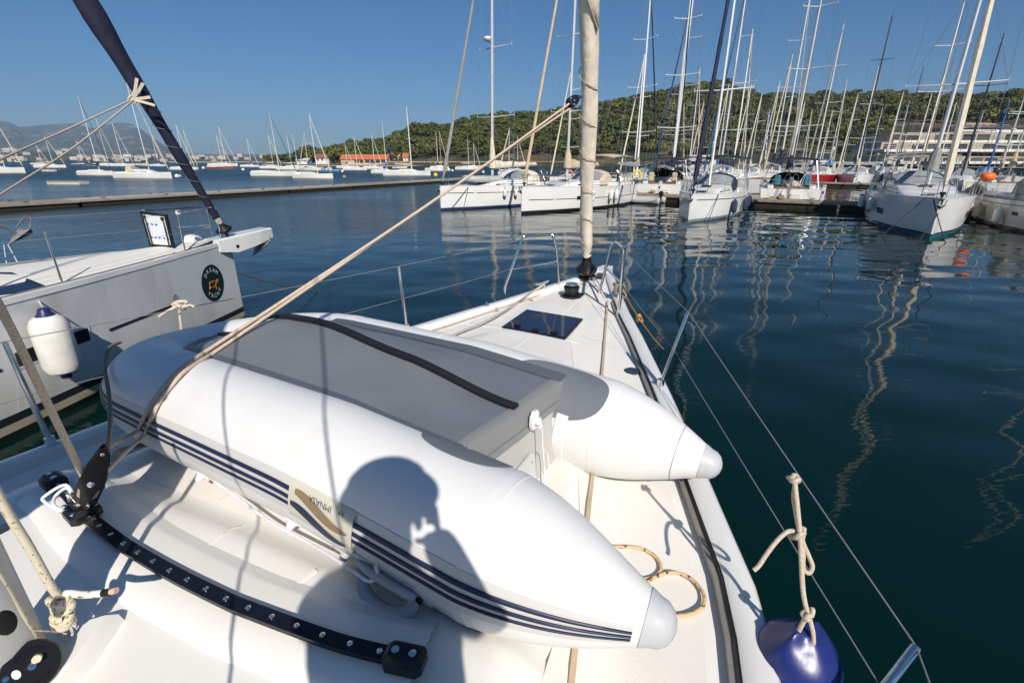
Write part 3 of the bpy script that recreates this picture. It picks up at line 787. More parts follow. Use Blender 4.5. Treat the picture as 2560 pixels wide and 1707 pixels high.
# small craft between them
def skiff(label, px, py, L, hd, colour, name='rowing_boat', outboard=False, cuddy=False):
    g = G(px, py); t = thing(name, label, 'rowing boat' if not cuddy else 'motorboat', (g.x, g.y, 0), hd*DEG)
    bt = Boat(L, L*.36, (.11*L+.08)*(1 if cuddy or outboard else .62), .25, .9); bt_st = [(x-L/2, a, b_, c, d) for x, a, b_, c, d in bt.stations(10)]
    m = MB(); loft_hull(m, bt_st, 6); m.build('hull', colour, t, 45)
    m = MB(); m.tube([(x, a, b_) for x, a, b_, c, d in bt_st], .04, 5); m.tube([(x, -a, b_) for x, a, b_, c, d in bt_st], .04, 5); m.build('gunwale', WOOD if not cuddy else GEL, t)
    m = MB(); m.add([(x, s*a*.95, b_-.12) for x, a, b_, c, d in bt_st for s in (1, -1)], [(2*i, 2*i+1, 2*i+3, 2*i+2) for i in range(len(bt_st)-1)])
    m.build('floor', GREYC, t)
    for q in (-.18, .12):
        m = MB(); m.box((q*L, 0, bt.zd(L/2)-.07), (.22, bt.hb(L*(.5+q))*1.85, .03)); m.build('thwart', WOOD, t)
    if cuddy:
        m = MB(); coachroof(m, Boat(L, L*.36, .11*L+.08), .42*L, .85*L, L*.11, .8); o_ = m.build('cuddy', GEL, t); o_.location.x = -L/2
        m = MB(); roof_window(m, Boat(L, L*.36, .11*L+.08), .42*L, .85*L, L*.11, .45*L, .66*L, .8, -1); roof_window(m, Boat(L, L*.36, .11*L+.08), .42*L, .85*L, L*.11, .45*L, .66*L, .8, 1); m.build('cabin_window', GLASS, o_)
    if outboard:
        m = MB(); m.box((-L/2-.15, 0, .62), (.3, .28, .42), bev=.08); m.box((-L/2-.15, 0, .2), (.12, .1, .6)); m.build('outboard_motor', BLACKP, t)
    return t
WG = hullmat('hull_white_skiff', (.78, .78, .74), (.78, .78, .74), foul=(.5, .5, .45), b0=.02, b1=.03)
skiff('low white rowing boat floating alone on open water, lower left', 165, 461, 5.2, 178, WG)
skiff('small white tender with an outboard below the beige-covered sloop', 124, 429, 5.0, 176, WG, 'tender', True)
skiff('light blue dayboat with a white cuddy between the moored sloops', 827, 430, 5.2, 185, mat('skiff_blue', (.05, .22, .45), .3), 'dayboat', False, True)
skiff('white motorboat with cabin near the beach cottage', 829, 414, 8.5, 178, WG, 'motorboat', True, True)
skiff('white open launch on the beach side of the orange-roofed shed', 1000, 421, 6.0, 3, WG, 'launch', True)
def buoy(label, px, py, r, m):
    g = G(px, py); t = thing('mooring_buoy', label, 'buoy', (g.x, g.y, 0), 0, 'mooring buoys on the bay')
    a = MB(); a.ball((0, 0, r*.35), r, 12, 8); a.build('float', m, t)
    a = MB(); a.tube([(0, 0, r*1.25), (0, 0, r*1.6)], .05, 6); a.build('eye', STEEL, t); return t
for lb, px, py, r, m in (('white round buoy just right of the beige-hooded cruiser', 443, 443, .42, FENW), ('small white buoy right of the beige-hooded cruiser, beyond its pair', 450, 442, .25, FENW),
                         ('yellow buoy left of the grey furled headsail', 1089, 440, .45, YELLOW), ('dark buoy right of the grey furled headsail', 1114, 441, .40, NAVY),
                         ('white buoy below the sloop behind the grey headsail', 1122, 427, .55, FENW), ('smaller white buoy right of the one below the sloop', 1131, 428, .40, FENW),
                         ('pale buoy right of the light blue dayboat', 856, 430, .42, FENW), ('brownish buoy right of the plumb-bowed sloop', 861, 444, .30, CONC),
                         ('white buoy by the stern of the red-hulled sloop', 509, 422, .6, FENW), ('white buoy between the red-hulled sloop and the ring-buoy sloop', 608, 426, .5, FENW),
                         ('white buoy far right of the ketch, under the radar-mast boat', 1208, 432, .4, FENW)):
    buoy(lb, px, py, r, m)
# ring buoy on a stern rail, fenders of the striped yacht
g = G(628, 418); t = tag(MB().tube([(.33*math.cos(a), 0, .33*math.sin(a)) for a in np.linspace(0, 2*PI, 17)[:-1]], .1, 8, closed=True).build('ring_buoy', ORANGE), 'orange ring buoy on the stern rail of a moored sloop', 'lifebuoy'); t.location = (g.x, g.y-2.0, 1.9)
for i, (px, w) in enumerate(((963, 'aftmost'), (987, 'second from the stern'), (1008, 'third from the stern'), (1026, 'foremost'))):
    g = G(px, 440); fender((g.x, g.y-.25, 1.25), .95, .17, 'black fender on the dark-striped yacht, '+w, BLACKC, BLACKP, group='black fenders of the dark-striped yacht', line=.2)
# ---------------------------------------------------------------- shore, sheds, town, flats
sand = mat('beach_stone', (.42, .34, .24), .95, var=.35, vscale=.35, detail=6)
def wall_strip(name, pts, z1, w, m, label=None, cat=None):
    """a low wall along pts: sheet with real width"""
    mb = MB(); rg = []
    for p in pts: rg.append([(p[0], p[1], -1), (p[0], p[1], z1), (p[0], p[1]+w, z1+.05), (p[0], p[1]+w, -1)])
    mb.rings(rg, closed=False, cap0=True, cap1=True); o = mb.build(name, m, smooth=0)
    if label: tag(o, label, cat)
    return o
us = np.linspace(-.44, .30, 30)
struct(wall_strip('beach', [(u*(YSH(u)-9+2.5*math.sin(u*31)), YSH(u)-9+2.5*math.sin(u*31), 0) for u in us], .55, 14, sand))
wall_strip('sea_wall', [(u*(YSH(u)-2), YSH(u)-2, 0) for u in np.linspace(-.30, .34, 26)], 2.6, 1.2, mat('sea_wall_stone', (.40, .33, .23), .95, var=.4, vscale=.5, detail=6), 'low buff stone sea wall along the wooded shore', 'wall')
quayp = [(u*(YSH(u)-40), YSH(u)-40, 0) for u in np.linspace(.36, 1.5, 24)]
struct(wall_strip('marina_quay', quayp, 1.5, 60, CONC))
ROOFO = mat('orange_roof_tiles', (.55, .17, .07), .85, var=.25, vscale=1.5, bump=.05, bscale=3)
ROOFB = mat('brown_roof_tiles', (.26, .13, .09), .85, var=.3, vscale=1)
PLAST = mat('cream_render', (.62, .50, .34), .9, var=.12, vscale=.4)
PLASW = mat('white_render', (.72, .70, .66), .9, var=.12, vscale=.4)
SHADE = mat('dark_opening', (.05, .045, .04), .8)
def house(name, label, px0, px1, py0, pyr, Y, depth, roofm, wallm, group=None, eave=.6, windows=3, open_front=False, low=2.0):
    a, b_ = AT(px0, py0, Y), AT(px1, py0, Y); zt = AT(px0, pyr, Y).z; z0 = min(a.z, low); w = b_.x-a.x
    t = thing(name, label, 'building', ((a.x+b_.x)/2, Y, z0), 0, group); h = zt-z0; he = h*eave
    m = MB(); m.box((0, depth/2, he/2-.5), (w, depth, he+1)); 
    for s in (-1, 1): m.add([(s*w/2, 0, he), (s*w/2, depth, he), (s*w/2, depth/2, h-.1)], [(0, 1, 2)])
    wl_ = m.build('wall', wallm, t, 0)
    m = MB(); e = .5
    for sy in (0, 1):
        y0 = -e if sy == 0 else depth+e
        m.add([(-w/2-e, y0, he-.25), (w/2+e, y0, he-.25), (w/2+e, depth/2, h), (-w/2-e, depth/2, h)], [(0, 1, 2, 3)])
        m.add([(-w/2-e, y0, he-.45), (w/2+e, y0, he-.45), (w/2+e, depth/2, h-.2), (-w/2-e, depth/2, h-.2)], [(0, 1, 2, 3)])
        m.add([(-w/2-e, y0, he-.45), (w/2+e, y0, he-.45), (w/2+e, y0, he-.25), (-w/2-e, y0, he-.25)], [(0, 1, 2, 3)])
    for s in (-1, 1):
        x = s*(w/2+e); m.add([(x, -e, he-.25), (x, depth/2, h), (x, depth+e, he-.25), (x, depth+e, he-.45), (x, depth/2, h-.2), (x, -e, he-.45)], [(0, 1, 4, 5), (1, 2, 3, 4)])
    m.build('roof', roofm, t, 0)
    if open_front:
        for k in range(6):
            x = -w/2+w*(.30+.115*k); m = MB(); m.box((x+.04*w, -.04, he*.42), (w*.095, .06, he*.78)); m.build('bay_opening', SHADE, wl_)
    else:
        for k in range(windows):
            x = -w/2+w*(k+.5)/windows; m = MB(); m.box((x, -.03, he*.55), (w*.12, .07, he*.4)); m.build('window', SHADE, wl_)
    return t
house('boathouse', 'long low boathouse with an orange tiled roof and dark open bays on the shore', 853, 968, 408, 386, 296, 9, ROOFO, PLAST, open_front=True, eave=.48)
house('shore_house', 'cream house with a pinkish roof standing behind the orange-roofed boathouse', 952, 998, 404, 382, 312, 8, mat('pink_roof', (.48, .27, .19), .85, var=.2), PLAST, windows=4)
house('beach_cottage', 'small white cottage with a dark roof left of the orange-roofed boathouse', 790, 822, 404, 385, 300, 7, ROOFB, PLASW)
house('beach_hut', 'low white hut on the shore at the headland tip', 742, 770, 406, 395, 299, 6, mat('grey_roof', (.5, .5, .48), .8), PLASW, windows=2)
house('white_shed', 'white shed half hidden by trees right of the shore house', 1008, 1020, 402, 382, 305, 6, ROOFO, PLASW, windows=1)
# town on the far shore: separate blocks
tw = [PLASW, mat('town_buff', (.66, .60, .52), .9), mat('town_pink', (.62, .52, .45), .9)]
blockme = []
for k in range(3):
    m = MB(); m.box((0, 0, .5), (1, 1, 1)); m.mi = 1
    m.add([(-.53, -.53, 1.0), (.53, -.53, 1.0), (.53, .53, 1.0), (-.53, .53, 1.0), (-.53, 0, 1.22), (.53, 0, 1.22)], [(0, 1, 5, 4), (2, 3, 4, 5), (0, 4, 3), (1, 2, 5)])
    m.mi = 2
    for r_ in range(2):
        for c_ in range(4): m.box((-.36+.24*c_, -.505, .28+.4*r_), (.10, .02, .18))
    o = m.build('town_house', [tw[k], mat('town_roof', (.40, .27, .20), .9) if k else mat('town_flat_roof', (.55, .52, .47), .9), SHADE], None, 0); blockme.append(o)
rt = np.random.default_rng(5); nb = 0
TG = 'small pale houses on the far shore'
us_l = np.array([s[0] for s in sk_l]); rs_l = np.array([s[1] for s in sk_l])
for k in range(120):
    px = rt.uniform(-10, 735); 
    if 60 < px < 170 and rt.uniform() < .75: continue
    if px > 420 and rt.uniform() < .45: continue
    py = rt.uniform(388, 401) if px > 170 else rt.uniform(372, 400)
    Y = rt.uniform(1240, 1290); p = AT(px, min(py, 400.0), Y)
    src = blockme[k % 3]; o = src if nb < 3 and k % 3 == nb else src.copy()
    if o is not src: COL.objects.link(o)
    else: nb += 1
    wd = rt.uniform(6, 17); o.scale = (wd, rt.uniform(8, 12), rt.uniform(3.5, 8)); o.location = (p.x, Y, max(p.z-4, -1)); o.rotation_euler = (0, 0, rt.uniform(-.4, .4))
    tag(o, 'small pale house in the hazy town along the far left shore', 'house', TG)
for o in blockme:
    if 'label' not in o: tag(o, 'small pale house in the hazy town along the far left shore', 'house', TG); p = AT(330, 398, 1230); o.location = (p.x+40*blockme.index(o), p.y, -.5); o.scale = (14, 10, 7)
def far_block(label, px0, px1, py0, py1, Y):
    a, b_ = AT(px0, py0, Y), AT(px1, py0, Y); z1 = AT(px0, py1, Y).z
    t = thing('apartment_block', label, 'building', ((a.x+b_.x)/2, Y, min(a.z, 0)), 0); h = z1-min(a.z, 0); w = b_.x-a.x
    m = MB(); m.box((0, 8, h/2), (w, 16, h)); wl_ = m.build('wall', PLASW, t, 0)
    m = MB(); m.box((0, 8, h+.6), (w*.6, 10, 1.2)); m.build('roof_box', PLASW, t, 0)
    for k in range(5): m = MB(); m.box((-w*.4+w*.2*k, -.1, h*.55), (w*.09, .3, h*.75)); m.build('window_column', SHADE, wl_, 0)
far_block('white apartment slab on the low hill at the far left', 8, 36, 386, 372, 1700)
far_block('long cream waterfront block at the far left shore', 20, 50, 401, 393, 1290)
# a long breakwater in the far distance
struct(wall_strip('far_breakwater', [(AT(420, 402, 900).x, 900, 0), (AT(1000, 402, 900).x, 900, 0)], 1.6, 8, CONC))

# terraced flats above the marina, right
def flats(label, Y, floors, dx):
    """floors: (x0 px, x1 px, y of the slab's lower edge)"""
    c = AT(2400, 395, Y); t = thing('terraced_flats', label, 'building', (c.x, Y, 1.2), 0)
    zb = 1.2
    for i, (xa, xb, ya, yb) in enumerate(floors):
        dpt = Y+i*dx; a, b_ = AT(xa, ya, dpt), AT(xb, ya, dpt); z0 = a.z-1.2; z1 = AT(xa, yb, dpt).z-1.2
        x0, x1 = a.x-c.x, b_.x-c.x; yl = dpt-Y
        zf = z0-3.6 if i == 0 else z0-.2
        m = MB(); m.box(((x0+x1)/2, yl+7+1.6, (z0+z1)/2-.1), (x1-x0-1, 14, z1-z0+.2)); wl_ = m.build('storey', mat('flats_buff', (.42, .35, .27), .9, var=.2, vscale=.3), t, 0)
        m = MB(); m.box(((x0+x1)/2, yl+6, z0-.30), (x1-x0+.8, 15, .75)); m.build('balcony_slab', PLASW, t, 0)
        n = max(3, int((x1-x0)/4.2))
        for k in range(n):
            if (k*7+i*3) % 5 == 0: continue
            w_ = (x1-x0-2)/n; m = MB(); m.box((x0+1+w_*(k+.5), yl+1.57, (z0+z1)/2-.15), (w_*.86, .10, (z1-z0)*.72)); m.build('window', GLASS if k % 3 else SHADE, wl_, 0)
        m = MB()
        for k in range(n+1): m.box((x0+.3+(x1-x0-.6)*k/n, yl-1.2, z0+.42), (.06, .05, .95))
        m.line((x0+.3, yl-1.2, z0+.9), (x1-.3, yl-1.2, z0+.9), .05, 4); m.line((x0+.3, yl-1.2, z0+.5), (x1-.3, yl-1.2, z0+.5), .03, 4)
        m.build('balcony_railing', mat('railing_grey', (.3, .3, .3), .5, .5), t, 0)
    i = len(floors)-1; xa, xb, ya, yb = floors[-1]; dpt = Y+i*dx; a, b_ = AT(xa, yb, dpt), AT(xb, yb, dpt); z = a.z-1.2; x0, x1 = a.x-c.x, b_.x-c.x
    m = MB(); m.add([(x0-1, dpt-Y-.5, z), (x1+1, dpt-Y-.5, z), (x1+1, dpt-Y+16, z), (x0-1, dpt-Y+16, z), ((x0+x1)/2, dpt-Y+7, z+.3)], [(0, 1, 4), (1, 2, 4), (2, 3, 4), (3, 0, 4), (3, 2, 1, 0)])
    m.build('roof', PLASW, t, 0)
flats('terraced block of flats with white balcony slabs and a brown hipped roof above the marina', 150, [(2215, 2550, 404, 391), (2206, 2545, 374, 356), (2228, 2600, 352, 331), (2400, 2600, 326, 317)], 4)
house('roof_pavilion', 'brown hipped penthouse standing on the terraced flats', 2414, 2486, 318, 303, 176, 9, ROOFB, PLASW, windows=4, eave=.55, low=99)
def lamp(label, px, py0, py1, Y):
    p = AT(px, py0, Y); h = AT(px, py1, Y).z-p.z; t = thing('lamp_post', label, 'lamp post', p, 0)
    m = MB(); m.tube([(0, 0, -.3), (0, 0, h)], [.07, .045], 7); m.build('post', GREYC, t); m = MB(); m.ball((0, 0, h+.18), .24, 10, 8); m.build('globe', GEL, t)
lamp('white globe lamp post on the quay left of the terraced flats', 2190, 408, 388, 128)
lamp('white globe lamp post in front of the terraced flats, under the black mast', 2277, 400, 364, 135)
# sandy ramp above the marina
p0, p1 = AT(1985, 405, 225), AT(2030, 368, 262)
m = MB(); m.strip([p0, p0.lerp(p1, .5)+Vector((.8, 0, .3)), p1], [(0, 0, 1)]*3, 4.5, .25); struct(m.build('sandy_path', sand))
# ---------------------------------------------------------------- pontoons
def pontoon(name, label, a, b, w, z, h, nsec, top, rail=True, cat='pontoon', weed=True):
    a, b = Vector((*a, 0)), Vector((*b, 0)); d = (b-a); Ln = d.length; ang = math.atan2(d.y, d.x)
    t = thing(name, label, cat, (a.x, a.y, 0), ang)
    for k in range(nsec):
        x0, x1 = Ln*k/nsec+.04, Ln*(k+1)/nsec-.04; dz = random.uniform(-.02, .02)
        m = MB(); m.box(((x0+x1)/2, 0, z-.05+dz), (x1-x0, w, .10), bev=.012); m.build('deck_section', top if not isinstance(top, list) else top[k % len(top)], t)
        m = MB(); m.box(((x0+x1)/2, 0, z-.10-h/2+dz), (x1-x0-.2, w-.12, h)); m.mi = 0
        m.build('float', WEED if weed else SHADE, t, 0)
        if rail:
            m = MB()
            for s in (1, -1): m.box(((x0+x1)/2, s*(w/2+.03), z-.07+dz), (x1-x0, .055, .16), bev=.01)
            m.build('fender_rail', mat('grey_timber', (.30, .27, .23), .85, var=.3, vscale=3), t)
    m = MB()
    for k in range(nsec*2):
        x = Ln*(k+.35)/(nsec*2)
        for s in (1, -1): m.tube([(x-.16, s*(w/2-.15), z+.09), (x+.16, s*(w/2-.15), z+.09)], .022, 6); m.line((x-.06, s*(w/2-.15), z), (x-.06, s*(w/2-.15), z+.09), .018, 5); m.line((x+.06, s*(w/2-.15), z), (x+.06, s*(w/2-.15), z+.09), .018, 5)
    m.build('mooring_cleats', BLACKP, t)
    return t
pontoon('floating_breakwater', 'long weathered concrete breakwater pontoon with weedy flanks across the water', (-47.5, 5), (-3.2, 89.5), 2.6, .42, .7, 11, [CONC, mat('pale_concrete', (.42, .39, .34), .9, var=.35, vscale=1.5), CONC, mat('rusty_concrete', (.36, .27, .19), .9, var=.45, vscale=2)])
pontoon('wooden_pontoon', 'timber decked marina pontoon running behind the moored yachts, right', (1.0, 48.0), (33.5, 23.4), 2.0, .50, .75, 8, WOOD)
pontoon('second_pontoon', 'second timber pontoon farther back behind the red-hulled yacht', (4, 88), (62, 46), 2.0, .5, .75, 8, WOOD)
pontoon('third_pontoon', 'farthest timber pontoon in front of the marina quay', (12, 122), (86, 70), 2.0, .5, .75, 8, WOOD)

# ---------------------------------------------------------------- the five yachts lying bow out
H1 = math.atan2(-.76, -.65)
def px_of(p):
    q = Vector(p)-Vector((0, 0, EYE)); zc = q.y*CPX-q.z*SPX
    return 1280+FPX*q.x/zc, 853.5-FPX*(q.y*SPX+q.z*CPX)/zc
def fender_on(info, px, sgn, h, label, L=.62, r=.13, body=None, ends=None, group=None):
    t, bt, base, hd = info; best = None
    for k in range(200):
        x = bt.L*k/199; p = local(base, hd, bt.side(x, .9, sgn, r+.02)); e = abs(px_of(p)[0]-px)
        if best is None or e < best[0]: best = (e, x)
    p = local(base, hd, bt.side(best[1], h, sgn, r+.02))
    return fender(p, L, r, label, body, ends, group=group, line=max(.15, bt.zd(best[1])-p.z+.1))
c1 = yacht('sailing_yacht', 'white yacht with a radar dome on its mast and a grey dinghy on its foredeck', G(1110, 526), H1, 12.2,
      dict(fb=1.50, hull=HW, stripe=BLACKP, sh=.70, radar=.52, cover=CREAM, collar=True, collar_k=3.6, cover_h=.55, dodger=CREAM, jib=GREYC, mast=ALU, spreaders=3, mh=16.5, mr=.105, jr=.10, boom_len=.42, boom_up=.2, win=(.40, .66)), 2)
c2 = yacht('sailing_yacht', 'white yacht with beige spray hood, beige awning and a small dark hull window', G(1305, 535), H1+.02, 12.0,
      dict(fb=1.55, hull=HWK, stripe=BLACKP, sh=.50, ports=[(.60, .68, .46, .62)], cover=BEIGE, cover_h=.6, dodger=BEIGE, bimini=BEIGE, bim_l=3.4, jib=TANC, mast=ALU, spreaders=3, mh=17, mr=.10, jr=.09, boom_up=.15, bow_rake=.05, twin=True), 2)
c3 = yacht('sailing_yacht', 'white yacht with navy spray hood, navy furled headsail and long navy fenders', G(1723, 557), H1+.17, 10.4,
      dict(fb=1.42, hull=HWG, stripe=BLACKP, sh=.78, cover=GREYC, cover_h=.4, collar=False, dodger=NAVY, bimini=BLACKC, bim_l=2.4, jib=NAVY, mast=ALUW, spreaders=2, mh=15.2, mr=.095, jr=.11, win=(.5, .68), mx=.57), 2)
c5 = yacht('sailing_yacht', 'large white yacht with blunt bow, teal waterline and cream furled genoa at right', G(2325, 598), math.atan2(-.84, -.54), 12.6,
      dict(fb=1.58, B=4.35, hull=HTEAL, ports=[(.36, .42, .52, .70), (.62, .69, .40, .58)], cover=GREYC, cover_h=.5, dodger=GREYC, bimini=GREYC, bim_l=3.2, jib=CREAM, mast=ALU, spreaders=3, mh=18, mr=.115, jr=.12, cabin=(.30, .78, .50, .66), win=(.40, .66), bow_rake=.05, twin=True), 2)
c6 = yacht('sailing_yacht', 'greyish hulled yacht with broad dark waterline stripe, cut off by the right picture edge', (22.1, 16.2), math.atan2(-.9, -.42), 12.4,
      dict(fb=1.45, hull=HGRY, stripe=BLACKP, sh=.82, ports=[(.45, .49, .5, .62), (.53, .57, .5, .62)], cover=TANC, cover_h=.5, dodger=GREYC, jib=CREAM, mast=ALU, mh=15.5, cabin=(.30, .80, .55, .62), deck=HGRY and GEL, rail=BLACKP), 2)
s1 = yacht('sailing_yacht', 'white yacht moored stern-to with open transom and black bimini, behind the grey tender', (17.2, 53.4), math.atan2(.92, .40), 12.2,
      dict(fb=1.35, hull=HWP, stern=.95, dodger=BLACKC, bimini=BLACKC, bim_l=3.0, cover=NAVY, jib=ALUD, jr=.07, mast=ALUW, spreaders=3, mh=17.5, mr=.10, anchor=False, twin=True), 2)
s2 = yacht('sailing_yacht', 'white yacht moored stern-to under a black bimini with a flag on its rail', (24.9, 46.6), math.atan2(.90, .43), 12.0,
      dict(fb=1.30, hull=HWP, stern=.95, dodger=BLACKC, bimini=BLACKC, bim_l=2.8, cover=NAVY, cover_h=.6, jib=TANC, jr=.06, mast=ALU, spreaders=3, mh=16.5, anchor=False), 2)
for info, nm in ((s1, 'the stern-to yacht behind the grey tender'), (s2, 'the stern-to yacht right of the navy-hooded one')):
    t, bt, base, hd = info
    m = MB(); m.box((-.02, 0, .42), (.10, bt.hb(0)*.72, .78), bev=.03); m.build('transom_door', mat('gelcoat_shade', (.70, .69, .66), .3), t)
    m = MB(); m.box((-.28, 0, .22), (.55, bt.hb(0)*1.3, .07), bev=.02); m.build('bathing_platform', mat('teak_deck', (.33, .22, .12), .8), t)
    for s in (1, -1): m = MB(); m.box((.75, s*.95, bt.zd(0)+.55), (.45, .42, .75), bev=.08); m.build('helm_cover', BEIGE if info is s1 else mat('teal_cover', (.05, .20, .24), .8), t)
FG = 'fenders on the white radar yacht'
fender_on(c1, 1263, 1, .93, 'white fender on the radar yacht, nearer its bow', group=FG); fender_on(c1, 1290, 1, .93, 'white fender on the radar yacht, nearer its stern', group=FG)
FG = 'fenders on the beige-hooded yacht'
for px, w in ((1484, 'foremost'), (1530, 'middle'), (1543, 'aftmost')): fender_on(c2, px, 1, .86, 'white fender on the beige-hooded yacht, '+w+' of three', .72, .14, FENW, FENW, FG)
FG = 'navy fenders on the navy-hooded yacht'
for px, w in ((1840, 'foremost, alone'), (1868, 'left of the aft pair'), (1879, 'right of the aft pair')): fender_on(c3, px, 1, .80, 'long navy cloth fender on the navy-hooded yacht, '+w, .85, .15, FENN, FENN, FG)
FG = 'white fenders on the large blunt-bowed yacht'
for px, w in ((2158, 'leftmost of three'), (2169, 'middle of three'), (2180, 'rightmost of three')): fender_on(c5, px, -1, .92, 'white fender with blue top on the large blunt-bowed yacht, '+w, .75, .15, FENW, FENB, FG)
fender_on(c5, 2428, 1, .9, 'cream fender between the blunt-bowed yacht and the greyish yacht', .85, .18, FENW, FENW)
FG = 'fenders on the greyish yacht'
fender_on(c6, 2452, -1, .80, 'stained fat fender on the greyish yacht, farther aft', .85, .19, mat('fender_stained', (.50, .44, .35), .5, var=.3), mat('fender_stained', (.5, .44, .35)), FG)
fender_on(c6, 2503, -1, .78, 'white fender on the greyish yacht, near its small hull windows', .85, .17, FENW, FENW, FG)
# bow lines
def rope(name, label, pts, r, m, cat='rope', group=None, n=6, seg=7, parent=None):
    mb = MB(); mb.tube(smooth_path(pts, n) if n > 1 else pts, r, seg); o = mb.build(name, m, parent, 60)
    if parent is None: tag(o, label, cat, group)
    return o
DARKR = mat('dark_rope', (.03, .03, .035), .85)
BG = 'dark bow lines slanting into the water'
for info, nm, ks in ((c1, 'the radar yacht', ((.86, 1, -2.2, -1.2), (.86, 1, -.4, -2.0))), (c3, 'the navy-hooded yacht', ((.80, 1, -2.4, .2), (.80, 1, -1.2, -1.6))), (c5, 'the blunt-bowed yacht', ((.97, -1, -.3, -2.2), (.97, 1, -2.2, -1.2), (.93, -1, -2.5, 0.0)))):
    t, bt, base, hd = info
    for q, (fx, s, dx, dy) in enumerate(ks):
        a = local(base, hd, bt.side(fx*bt.L, .97, s, .03)); e = a+Vector((dx, dy, 0)).normalized()*1.6; e.z = -.2
        rope('mooring_line', 'dark mooring line from the bow of '+nm+', '+('first', 'second', 'third')[q]+' from the left', sag(a, e, .05), .018, DARKR, 'mooring line', BG, 1)
# grey dinghy lashed on the foredeck of the radar yacht and the tender behind
def small_inflatable(label, loc, hd, L, m_, upside=False, motor=False, name='inflatable_tender'):
    t = thing(name, label, 'inflatable dinghy', loc, hd); w = L*.20; r = L*.075
    pts = [(-L*.5, -w, 0), (-L*.45, -w, 0), (L*.2, -w, 0), (L*.40, -w*.72, .05), (L*.47, 0, .08), (L*.40, w*.72, .05), (L*.2, w, 0), (-L*.45, w, 0), (-L*.5, w, 0)]
    sp = smooth_path(pts, 5); n = len(sp); rr = [r*min(1, .35+min(i, n-1-i)*.16) for i in range(n)]
    m = MB(); m.tube(sp, rr, 10); m.build('tube', m_, t, 60)
    m = MB(); m.box((-L*.05, 0, -r*.4), (L*.8, w*1.6, .05)); m.build('floor', GREYC, t); m = MB(); m.box((-L*.38, 0, .05), (.05, w*1.6, .34)); m.build('transom', GREYC, t)
    if motor: m = MB(); m.box((-L*.47, 0, .48), (.34, .30, .40), bev=.1); m.box((-L*.47, 0, 0), (.12, .10, .8)); m.build('outboard_motor', BLACKP, t)
    return t
t, bt, base, hd = c1
p = local(base, hd, (bt.L*.70, 0, bt.zd(bt.L*.7)+.42)); small_inflatable('grey inflatable dinghy lashed on the foredeck of the radar yacht', p, hd, 2.7, mat('grey_pvc_light', (.45, .45, .44), .5))
g = G(1600, 507); small_inflatable('grey inflatable tender with black outboard lying at the timber pontoon', (g.x, g.y, .22), math.atan2(.55, -.8), 3.3, mat('grey_pvc_light', (.45, .45, .44), .5), motor=True)
# lifebuoys, flag, drum
t, bt, base, hd = c2; p = local(base, hd, (.15, bt.hb(0)-.1, bt.zd(0)+.62))
o = tag(MB().tube([(.28*math.cos(a), 0, .34*math.sin(a)) for a in np.linspace(.9-PI/2, 2*PI-.9-PI/2, 15)], .085, 8).build('horseshoe_buoy', YELLOW), 'yellow horseshoe lifebuoy on the stern rail of the beige-hooded yacht', 'lifebuoy'); o.location = p
t, bt, base, hd = c1; p = local(base, hd, (.15, bt.hb(0)-.1, bt.zd(0)+.62))
o = tag(MB().tube([(.28*math.cos(a), 0, .34*math.sin(a)) for a in np.linspace(.9-PI/2, 2*PI-.9-PI/2, 15)], .085, 8).build('horseshoe_buoy', mat('faded_red', (.6, .2, .14), .6)), 'faded red horseshoe lifebuoy on the stern rail of the radar yacht', 'lifebuoy'); o.location = p
p = AT(2003, 462, 34.5); t = thing('ensign', 'blue white and red flag hanging at the stern of the black-bimini yacht', 'flag', p)
m = MB(); m.line((0, 0, -.3), (.25, 0, 1.25), .014, 5); m.build('staff', ALU, t)
for k, mm in enumerate((mat('flag_blue', (.02, .04, .3), .8), mat('flag_white', (.8, .8, .8), .8), REDC)):
    m = MB(); rg = []
    for i in range(7):
        s = i/6; x0 = .24-.05*s*3; z0 = 1.2-.95*s
        rg.append([(.24-.19*s-.10*k*(.2+s)+.02*math.sin(i*2+k), .02*math.sin(i*1.7), z0-.12*k), (.24-.19*s-.10*(k+1)*(.2+s)+.02*math.sin(i*2+k+1), .02*math.sin(i*1.7+1), z0-.12*(k+1))])
    m.rings(rg, closed=False); m.build('cloth_band', mm, t)
t, bt, base, hd = c6; p = local(base, hd, (1.0, -bt.hb(1)+.1, bt.zd(0)+.95)); m = MB(); m.ball((0, 0, 0), (.36, .30, .24), 14, 10); o = tag(m.build('orange_bag', ORANGE), 'orange rounded lifebuoy bag on the rail of the greyish yacht', 'lifebuoy'); o.location = p
p = local(base, hd, (2.2, -.6, bt.zd(0)+1.3)); m = MB(); m.lathe([(.02, -.32), (.24, -.28), (.30, 0), (.24, .28), (.02, .32)], 16); o = tag(m.build('radar_ball', STEEL), 'shiny metal ball on the aft deck of the greyish yacht', 'ornament'); o.location = AT(2453, 436, 28.6)

